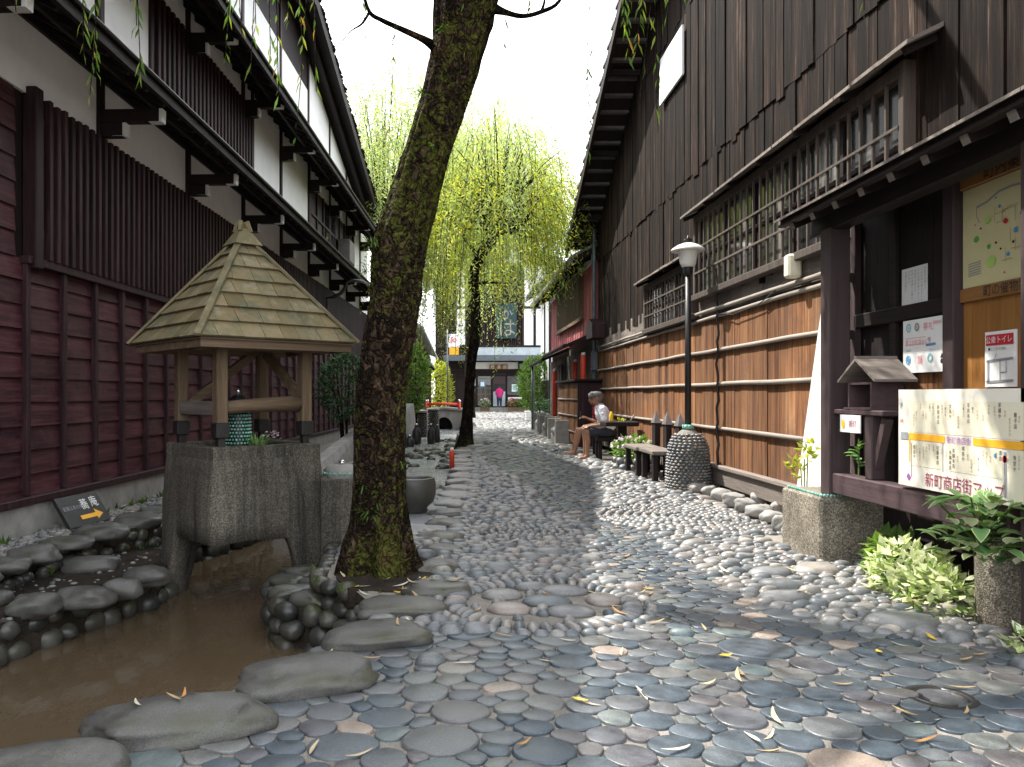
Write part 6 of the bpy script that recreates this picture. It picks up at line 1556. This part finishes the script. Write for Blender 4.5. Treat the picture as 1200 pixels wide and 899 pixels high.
# bush in slatted planter
t = thing('slatted_planter', 'white slatted planter box at the far right of the path', 'planter', (3.75,38.4,0))
mb = MB(); mb.box(3.35,4.15,37.9,38.9,-.02,.42)
for k in range(4): mb.box(3.32,4.18,37.87,38.93,.04+.115*k,.10+.115*k)
part('slats', mb, M['white_paint'], t)
shrub('bamboo_bush', 'bright feathery green bush in front of the timber shop on the right', (4.0,39.4,1.75), (.85,.9,1.3), 2600, .24, .07, 8, 'shrub_green', 6)
shrub('round_bush', 'dark rounded bush beside the white slatted planter', (3.95,36.2,.45), (.48,.48,.55), 900, .12, .06, 9, 'shrub_dark')
shrub('sunny_bush', 'sunlit yellow green bush in the gap left of the timber shop', (-1.1,56,1.6), (.9,.9,1.9), 1700, .30, .12, 12, 'shrub_yellow', 5)
# ------------------------------------------------------------- timber shop closing the view
SYY = 59.0; sc = SYY/F
def sx(px): return (px-VX)*sc
def sz(py): return EYE-(py-VY)*sc
SHP = thing('timber_shop', 'two storey dark timber shop with white plaster panels closing the end of the path', 'shop', (sx(580),SYY+4,0))
def sbox(name, px0, px1, py0, py1, d0, d1, mat, parent=SHP): mb = MB(); mb.box(sx(px0),sx(px1),SYY+d0,SYY+d1,sz(py1),sz(py0)); return part(name, mb, M[mat], parent)
mb = MB(); mb.box(sx(510),sx(662),SYY,SYY+9,-.05,sz(312)); mb.prism([(sx(505),sz(312)),(sx(665),sz(312)),(sx(585),sz(272))], 'y', SYY, SYY+9); part('wall', mb, M['darkwood_v'], SHP)
mb = MB()
for s in (-1,1): mb.prism([(sx(585),sz(268)),(sx(585+s*92),sz(318)),(sx(585+s*92),sz(323)),(sx(585),sz(273))], 'y', SYY-1.2, SYY+10)
part('roof', mb, M['tile'], SHP)
sbox('step', 505,665,477.5,482,-1.0,.0,'concrete')
for a, b, c, d in ((614,625,312,359),(614,625,362,406),(628,640,312,359),(628,640,362,406),(535,545,312,359),(535,545,362,404),(590,612,285,308)): sbox('plaster_panel', a,b,c,d,-.06,-.0,'plaster')
mb = MB()
for px in (512,533,547,612.5,626.5,641,660): mb.box(sx(px-1),sx(px+1),SYY-.14,SYY-.061,sz(476),sz(312))
part('post', mb, M['darkwood_v'], SHP)
mb = MB()
for py in (309.5,360.5,407,434,440): mb.box(sx(510),sx(662),SYY-.12,SYY-.065,sz(py+1),sz(py-1))
part('beam', mb, M['darkwood'], SHP)
mb = MB(); px = 549
while px < 612: mb.box(sx(px),sx(px+1.2),SYY-.1,SYY-.02,sz(405),sz(345)); px += 2.6
part('plank_facade', mb, M['maroon_v'], SHP)
s_ = sbox('sign_panel', 581,605,356,397,-.35,-.2,'ink_dteal')
mb = MB(); text_mb(mb, 'は', 1.45, lambda u,v: (sx(583)+u*.9, SYY-.36, sz(393)+v)); text_mb(mb, 'か', .9, lambda u,v: (sx(586)+u, SYY-.362, sz(374)+v)); part('lettering', mb, M['concrete'], s_)
sbox('balcony_panel', 552,645,408,417,-1.0,-.92,'glass_pale'); sbox('balcony_rail', 552,645,405.6,407.6,-1.05,-.9,'darkwood')
mb = MB(); mb.prism([(sx(520),SYY-1.7),(sx(640),SYY-1.7),(sx(640),SYY),(sx(520),SYY)], 'z', sz(423), sz(420.5)); mb.box(sx(520),sx(640),SYY-1.75,SYY-1.6,sz(424),sz(417.5)); part('eave_roof', mb, M['steel'], SHP)
sbox('plaster_strip', 549,607,424.5,432.5,-.05,-.0,'plaster'); sbox('small_roof', 608,640,427,433,-1.2,-.2,'steel')
for px in (577,584.5,591.5):
    s_ = sbox('name_board', px-3.4,px+3.4,427.5,432.8,-.22,-.13,'honey_y')
    mb = MB(); text_mb(mb, {577:'飴',584.5:'茶',591.5:'房'}[px], .30, lambda u,v: (sx(px)-.15+u, SYY-.225, sz(432)+v)); part('lettering', mb, M['paper'], s_)
# shopfront
w_ = sbox('shopfront_lattice', 549,576,440,474,-.08,-.0,'darkwood_v')
mb = MB()
for k in range(11): px = 560+1.4*k; mb.box(sx(px),sx(px+.7),SYY-.11,SYY-.081,sz(474),sz(440))
for py in (440.5,444,455,462): mb.box(sx(559),sx(576),SYY-.115,SYY-.112,sz(py+.4),sz(py-.4))
part('bars', mb, M['grey_wood'], w_)
mb = MB(); mb.box(sx(560),sx(575),SYY-.09,SYY-.0805,sz(451),sz(441)); part('pane', mb, M['glass_pale'], w_)
sbox('doorway', 577,592.5,438,477,-.03,-.0,'black'); sbox('door_glass', 578,592,459,476,-.06,-.035,'glass_pale'); 
d_ = sbox('noren_panel', 578,592,440,450,-.10,-.07,'gate_wood')
sbox('display_window', 594.5,611.5,440,463,-.06,-.0,'glass_dark'); sbox('white_counter', 595,611,465.5,472.5,-.45,-.2,'white_paint'); sbox('machine_box', 601,608,467,474,-.7,-.46,'copper_cap')
for a, b, c, d, m_, m2 in ((562,568.5,446.5,454,'glass_pale','ink_grey'),(599.5,606.5,450.5,459,'paper','ink_teal')):
    p_ = sbox('poster', a,b,c,d,-.22,-.19,m_ if m_ == 'paper' else 'ink_blue'); sbox('picture', a+1.2,b-1.2,c+1.3,d-1.5,-.235,-.221,'paper' if m_ != 'paper' else m2, p_)
sbox('paper_slip', 551,557,440,452,-.14,-.12,'paper'); sbox('paper_slip', 551,556.5,456,461,-.14,-.12,'paper')
for px, py, w, m_, l in ((567,476,9,'flower','wooden planter of pale flowers left of the shop doorway'),(599,477,9,'petal_red','wooden planter of crimson flowers right of the shop doorway'),(609,476,9,'shrub_green','wooden planter of green leaves below the display window')):
    x = sx(px); y = SYY-1.9; tt = thing('planter_box', l, 'planter', (x,y,0)); mb = MB(); mb.cbox(x-.34,x+.34,y-.2,y+.2,-.02,.34,.015); part('box', mb, M['well_wood_x'], tt)
    mb = MB(); leafy(mb, (x,y,.58), .36,.24,.28, 240, .18, .10, int(px)); part('leaves', mb, M['shrub_green'], tt)
    if m_ != 'shrub_green': mb = MB(); leafy(mb, (x,y,.64), .36,.26,.28, 170, .12, .11, int(px)+3); part('flowers', mb, M[m_], tt)
# lantern sign on a pole left of the shop
x = (531-VX)*52/F
t = thing('pole_sign', 'white and orange sign on a slim pole left of the timber shop', 'sign', (x-.35,52,0))
mb = MB(); mb.tube([(x-.35,52,-.02),(x-.35,52,5.4)], .05, 8); part('pole', mb, M['steel'], t, True)
mb = MB(); mb.cbox(x-.30,x+.42,51.9,52.1,4.25,5.1,.03); p_ = part('panel', mb, M['paper'], t)
mb = MB(); mb.box(x-.24,x+.36,51.88,51.9,3.78,4.24); part('orange_panel', mb, M['ink_orange'], t)
mb = MB(); ring(mb, lambda u,v: (x+u, 51.895, 4.7+v), .1,.0,.08,.15); mb.box(x-.15,x-.05,51.88,51.899,4.5,4.9); part('red_mark', mb, M['ink_pink'], p_)
# ------------------------------------------------------------- people
def capsule(mb, a, b, ra, rb, n=12):
    a = Vector(a); b = Vector(b); d = (b-a)
    pts = [a - d.normalized()*ra*.5] if False else []
    k = 6; mb.tube([tuple(a.lerp(b, i/k)) for i in range(k+1)], [lerp(ra, rb, i/k) for i in range(k+1)], n)
    mb.blob(tuple(a), ra, ra, ra, 0, 12, 8, 0); mb.blob(tuple(b), rb, rb, rb, 0, 12, 8, 0)
def chain(mb, L, n=12):
    for (a, ra), (b, rb) in zip(L, L[1:]): capsule(mb, a, b, ra, rb, n)
def hand(mb, w, d, up, s=1.0, curl=.35):
    """palm, four unequal fingers and a thumb from the side of the palm"""
    w = Vector(w); d = Vector(d).normalized(); up = Vector(up); sd = d.cross(up).normalized(); up = sd.cross(d).normalized()
    capsule(mb, w, w+d*.075*s, .026*s, .034*s)
    for k, l in enumerate((.062,.075,.07,.055)):
        b0 = w + d*.08*s + sd*(-.027+.018*k)*s; m = b0 + d*l*.55*s - up*curl*.02*s; e = m + d*l*.45*s - up*curl*.055*s
        chain(mb, [(tuple(b0),.0098*s),(tuple(m),.009*s),(tuple(e),.0078*s)], 8)
    b0 = w + d*.03*s - sd*.03*s; m = b0 + d*.03*s - sd*.022*s - up*.008*s; e = m + d*.03*s - up*.012*s; chain(mb, [(tuple(b0),.012*s),(tuple(m),.0105*s),(tuple(e),.009*s)], 8)
def head(mb, c, f, s=1.0):
    """head looking along f (horizontal unit vector)"""
    c = Vector(c); f = Vector(f).normalized(); sd = Vector((-f.y, f.x, 0)).normalized(); a = math.atan2(f.y, f.x)
    mb.blob(tuple(c+Vector((0,0,.02))-f*.01), .100*s, .077*s, .105*s, a, 18, 12, 0); mb.blob(tuple(c+f*.025-Vector((0,0,.055))), .062*s, .056*s, .062*s, a, 14, 10, 0)
    mb.blob(tuple(c+f*.100*s-Vector((0,0,.015))), .020, .014, .026, a, 10, 8, 0)                     # nose
    mb.blob(tuple(c+f*.083*s-Vector((0,0,.062))), .012, .024, .010, a, 10, 6, 0)                     # lips
    for q in (-1,1): mb.blob(tuple(c+sd*q*.078*s-f*.008), .020, .012, .032, a, 10, 8, 0)             # ears
def finish(root, name, mb, mat, vox, sm=4):
    o = part(name, mb, M[mat], root, True); remesh_obj(o, vox, sm)
    if name in ('shirt', 'shorts', 'trousers', 'cap'):           # folds of the cloth
        nr = [v.normal.copy() for v in o.data.vertices]
        for v, n in zip(o.data.vertices, nr):
            c = v.co; v.co = c + n*(.011*nz(c.x*9+c.z*7, c.y*14, c.z*16-c.x*5) + .006*nz(c.x*26, c.y*26, c.z*30))
    return o
def foot(mb, an, f, L=.20, yaw=0.0):
    an = Vector(an); f = Vector(f).normalized(); chain(mb, [(tuple(an-f*.035-Vector((0,0,an.z-.032))),.032),(tuple(an+f*.07-Vector((0,0,an.z-.034))),.034),(tuple(an+f*.145-Vector((0,0,an.z-.024))),.024)], 10)
    capsule(mb, tuple(an), tuple(an+f*.03-Vector((0,0,an.z-.04))), .036, .036)
    sd = Vector((-f.y,f.x,0))
    for k in range(5): b0 = an+f*.15+sd*(-.028+.014*k)-Vector((0,0,an.z-.018)); capsule(mb, tuple(b0), tuple(b0+f*(.035-.005*k)), .011, .009, 8)
# man in the white shirt, facing across the path
y = 15.2
pm = thing('person', 'seated person in a white shirt, dark shorts and grey cap leaning forward on the stool', 'person', (2.84,y,0))
f = (-1,0,0); mb = MB()
sh = (2.735,y,.93); nk = (2.695,y,1.02); hc = Vector((2.645,y,1.135)); hips = (2.86,y,.49)
chain(mb, [(hips,.145),((2.83,y,.68),.128),((2.76,y,.88),.125),(nk,.052),((2.67,y,1.07),.048)]); head(mb, hc, (-1,0,0))
for s in (-1,1):
    chain(mb, [((2.84,y+s*.09,.495),.088),((2.63,y+s*.115,.515),.074),((2.455,y+s*.12,.515),.057)]); chain(mb, [((2.455,y+s*.12,.515),.056),((2.475,y+s*.12,.34),.054),((2.46,y+s*.12,.085),.035)]); foot(mb, (2.46,y+s*.12,.085), (-1,-.15*s*-1,0))
    chain(mb, [((2.745,y+s*.165,.93),.056),((2.765,y+s*.215,.78),.043),((2.77,y+s*.225,.66),.038)]); chain(mb, [((2.77,y+s*.225,.66),.037),((2.62,y+s*.18,.635),.032),((2.515,y+s*.13,.625),.025)]); hand(mb, (2.515,y+s*.13,.622), (-1,-.1*s,-.25), (-.2,0,1))
finish(pm, 'body', mb, 'skin', .010, 3)
mb = MB(); chain(mb, [((2.875,y,.50),.158),((2.845,y,.68),.146),((2.765,y,.86),.142),((2.725,y,.955),.10)])
for s in (-1,1): chain(mb, [((2.74,y+s*.145,.925),.088),((2.755,y+s*.195,.83),.074),((2.764,y+s*.217,.755),.070)])
finish(pm, 'shirt', mb, 'shirt_white', .014, 5)
mb = MB()
for s in (-1,1): chain(mb, [((2.86,y+s*.06,.495),.125),((2.72,y+s*.10,.515),.102),((2.545,y+s*.118,.525),.086)])
capsule(mb, (2.90,y,.50), (2.80,y,.49), .15, .13); finish(pm, 'shorts', mb, 'shorts', .014, 4)
mb = MB(); mb.blob((hc.x+.02,y,hc.z+.055), .115,.092,.085,0,18,10,.05); mb.blob((hc.x+.055,y,hc.z+.0), .075,.088,.085,0,14,8,.08); mb.tube([(hc.x-.05,y,hc.z+.062),(hc.x-.135,y,hc.z+.040)],[.07,.05],10); o = finish(pm, 'cap', mb, 'hair', .010, 2)
mb = MB()
for s in (-1,1): mb.blob((hc.x-.092,y+s*.033,hc.z+.012), .008,.012,.009,0,8,6,0)
part('eyes', mb, M['ink'], pm, True)
mb = MB()
for s in (-1,1): mb.tube([(hc.x-.102+.0*k, y+s*(.034+.022*cos(k)), hc.z+.012+.018*sin(k)) for k in [i*2*pi/10 for i in range(11)]], .003, 5); mb.tube([(hc.x-.10,y+s*.056,hc.z+.014),(hc.x+.0,y+s*.082,hc.z+.012)], .003, 5)
part('glasses', mb, M['ink'], pm, True)
# person in the red shirt beyond
y = 16.35; pr = thing('person', 'seated person in a dark red shirt holding a phone behind the person in white', 'person', (3.0,y,0)); mb = MB(); hc = Vector((2.81,y,1.11))
chain(mb, [((3.0,y,.48),.14),((2.97,y,.67),.122),((2.90,y,.86),.12),((2.85,y,1.0),.05),((2.83,y,1.05),.046)]); head(mb, hc, (-1,0,0))
for s in (-1,1):
    chain(mb, [((2.98,y+s*.09,.485),.086),((2.72,y+s*.13,.50),.07),((2.50,y+s*.14,.49),.055)]); chain(mb, [((2.50,y+s*.14,.49),.054),((2.47,y+s*.14,.33),.052),((2.40,y+s*.14,.085),.035)]); foot(mb, (2.40,y+s*.14,.085), (-1,0,0))
    chain(mb, [((2.88,y+s*.16,.90),.054),((2.86,y+s*.21,.76),.042),((2.83,y+s*.2,.66),.037)]); chain(mb, [((2.83,y+s*.2,.66),.036),((2.73,y+s*.12,.70),.031),((2.66,y+s*.05,.735),.025)]); hand(mb, (2.66,y+s*.05,.735), (-1,-.25*s,.25), (-.1,0,1), 1, .7)
finish(pr, 'body', mb, 'skin', .011, 3)
mb = MB(); chain(mb, [((3.0,y,.50),.15),((2.98,y,.67),.138),((2.905,y,.85),.134),((2.87,y,.94),.095)])
for s in (-1,1): chain(mb, [((2.88,y+s*.13,.91),.07),((2.872,y+s*.18,.83),.06),((2.86,y+s*.21,.75),.06)])
finish(pr, 'shirt', mb, 'shirt_red', .014, 5)
mb = MB()
for s in (-1,1): chain(mb, [((3.0,y+s*.06,.49),.12),((2.85,y+s*.10,.50),.10),((2.66,y+s*.13,.505),.084)])
finish(pr, 'shorts', mb, 'shorts', .014, 4)
mb = MB(); mb.blob((hc.x+.02,y,hc.z+.045), .108,.090,.085,0,16,10,.06); mb.blob((hc.x+.055,y,hc.z-.01), .07,.085,.09,0,14,8,.08); finish(pr, 'hair', mb, 'hair', .011, 2)
mb = MB()
for s in (-1,1): mb.blob((hc.x-.090,y+s*.033,hc.z+.012), .008,.012,.009,0,8,6,0)
part('eyes', mb, M['ink'], pr, True)
mb = MB(); mb.cbox(2.53,2.545,y-.035,y+.035,.72,.86,.004); solo('phone', mb, M['black'], 'dark phone held by the seated person in the red shirt', 'phone')
# far visitor in magenta at the shop door
y = 58.15; x = sx(584.5); z0 = sz(477.5)
pp = thing('person', 'standing person in a magenta shirt and jeans at the shop doorway, seen from behind', 'person', (x,y,z0)); mb = MB(); hc = Vector((x,y+.05,z0+1.46))
chain(mb, [((x,y,z0+.86),.15),((x,y,z0+1.05),.13),((x,y,z0+1.24),.15),((x,y,z0+1.34),.055),((x,y+.02,z0+1.40),.05)]); head(mb, hc, (0,1,0))
for s in (-1,1):
    chain(mb, [((x+s*.09,y,z0+.84),.10),((x+s*.10,y+.01,z0+.45),.062),((x+s*.10,y-.01,z0+.07),.04)]); foot(mb, (x+s*.10,y-.01,z0+.07), (0,1,0))
    chain(mb, [((x+s*.18,y,z0+1.27),.058),((x+s*.25,y-.02,z0+1.03),.045),((x+s*.22,y+.14,z0+.90),.03)]); hand(mb, (x+s*.22,y+.14,z0+.90), (-s*.3,1,.1), (0,0,1))
finish(pp, 'body', mb, 'skin', .018, 2)
mb = MB(); chain(mb, [((x,y,z0+.84),.19),((x,y,z0+1.05),.175),((x,y,z0+1.24),.175)])
for s in (-1,1): chain(mb, [((x+s*.17,y,z0+1.25),.085),((x+s*.24,y-.01,z0+1.06),.075)])
finish(pp, 'shirt', mb, 'shirt_pink', .02, 4)
mb = MB()
for s in (-1,1): chain(mb, [((x+s*.09,y,z0+.82),.125),((x+s*.10,y+.01,z0+.45),.085),((x+s*.10,y,z0+.12),.065)])
finish(pp, 'trousers', mb, 'jeans', .02, 3)
mb = MB(); mb.blob((x,y+.03,z0+1.50), .09,.11,.10,0,14,9,.05); finish(pp, 'hair', mb, 'ink', .018, 2)
# ------------------------------------------------------------- fallen leaves
def dead_leaf_mesh(L, w, curl, seed):
    mb = MB(); k = 6; vs = []; fs = []
    for i in range(k+1):
        t = i/k; x = L*(t-.5); ww = w*sin(pi*clamp(t,.03,.97))**.8/2; z = .006 + curl*L*(2*t-1)**2*.35; yb = .12*L*sin(2.4*t+seed)
        vs += [(x,yb-ww,z+.25*ww),(x,yb,z),(x,yb+ww,z+.25*ww)]
    for i in range(k): a = i*3; fs += [(a,a+1,a+4,a+3),(a+1,a+2,a+5,a+4)]
    mb.add(vs, fs); return mb
cols = [('straw_leaf',(.46,.38,.24)),('tan_leaf',(.36,.25,.12)),('golden_leaf',(.55,.36,.03)),('pale_leaf',(.50,.47,.36)),('rusty_leaf',(.40,.19,.06))]
dm = []
for i, (nm, c) in enumerate(cols):
    m_ = m_plain(nm, c, .7, .2, 20, .1); me = bpy.data.meshes.new('fallen_leaf'); b = dead_leaf_mesh(.105 if i != 2 else .06, .015 if i != 2 else .022, R.uniform(.05,.3), i); me.from_pydata(b.v, [], b.f); me.materials.append(m_); me.polygons.foreach_set('use_smooth', [True]*len(me.polygons)); dm.append(me)
rr = random.Random(55); spots = []
for px, py in ((265,805),(258,801),(163,850),(213,846),(190,812),(165,815),(370,876),(468,745),(430,770),(690,822),(680,820),(750,810),(640,775),(850,768),(900,860),(1030,765),(985,800),(770,730),(640,700),(940,700),(1060,835),(880,866),(545,777),(476,730),(590,745),(760,690),(735,652),(668,640),(400,675),(410,690),(470,690),(455,700),(485,705),(520,655)): spots.append(G(px, py, .02)[:2])
while len(spots) < 140:
    yy = 2.6+rr.random()**1.6*9; xx = rr.uniform(interp(LIMX, yy)-.25, min(rightx(yy), 3.0)); spots.append((xx, yy))
for i in range(26): spots.append((-.75+rr.uniform(-.15,.75), 4.85+rr.uniform(0,.35)))
def top_z(x, y):
    for bx, by, brx, bry, br_ in BOULD:
        dx, dy = x-bx, y-by; u = dx*cos(br_)+dy*sin(br_); v = -dx*sin(br_)+dy*cos(br_); e = (u/brx)**2+(v/bry)**2
        if e < .9: return None
    return .022
dg = bpy.context.evaluated_depsgraph_get()
n_l = 0
for x, y in spots:
    k = rr.choice([0,0,1,1,2,3,3,4]); o = bpy.data.objects.new('fallen_leaf', dm[k]); COL.objects.link(o)
    hit, loc, nrm, *_ = SC.ray_cast(dg, Vector((x,y,.35)), Vector((0,0,-1)))
    z = loc.z if hit and loc.z < .3 else .02
    if z < -.1: bpy.data.objects.remove(o); continue
    o.location = (x, y, z+.001); o.rotation_euler = (rr.gauss(0,.08), rr.gauss(0,.08), rr.uniform(0, 6.28)); o.scale = (rr.uniform(.75,1.35),)*3
    o['label'] = 'dry narrow willow leaf fallen on the stone paving'; o['category'] = 'leaf'; o['group'] = 'fallen willow leaves on the paving'

# weeds rooted between the bank stones and along the foot of the walls
mb = MB(); rr = random.Random(91)
def tuft(x, y, z, n, L):
    for i in range(n):
        a = rr.uniform(0, 6.28); e = rr.uniform(.3,1.4); l = L*rr.uniform(.5,1.2); d = Vector((cos(a)*cos(e), sin(a)*cos(e), sin(e)))
        mb.leaf((x+rr.gauss(0,.012),y+rr.gauss(0,.012),z), (x+d.x*l,y+d.y*l,z+d.z*l), l*rr.uniform(.10,.3), (rr.gauss(0,.4),rr.gauss(0,.4),1), -.1)
for i in range(60):
    y = rr.uniform(4.6,10); x = interp([(4,-3.3),(6.9,-3.2),(7.6,-2.75),(9,-2.25),(12,-2.0)], y)+rr.uniform(-.08,.12); tuft(x, y, rr.choice([-.02,-.19]), rr.randint(5,12), rr.uniform(.04,.10))
for i in range(26): y = rr.uniform(5.8,13); tuft(-3.9+.039*y+rr.uniform(0,.1), y, -.01, rr.randint(5,12), rr.uniform(.05,.12))
for i in range(22): y = rr.uniform(7.6,18); tuft(3.1+rr.uniform(0,.08), y, -.005, rr.randint(4,10), rr.uniform(.05,.12))
for i in range(20): a = rr.uniform(0,6.28); tuft(-.5+.45*cos(a), 5.5+.6*sin(a), 0.0, rr.randint(4,9), rr.uniform(.03,.07))
for i in range(24): y = rr.uniform(2.7,5.1); tuft(interp([(2.6,-1.12),(3.5,-.80),(4,-.55),(4.6,-.46),(5.1,-.7)], y)+rr.uniform(-.02,.25), y, .0, rr.randint(3,7), rr.uniform(.02,.05))
o = struct('weeds', mb, M['fern']); o['kind'] = 'stuff'; o['label'] = 'small green weeds between the stones of the banks and wall feet'; o['category'] = 'weeds'
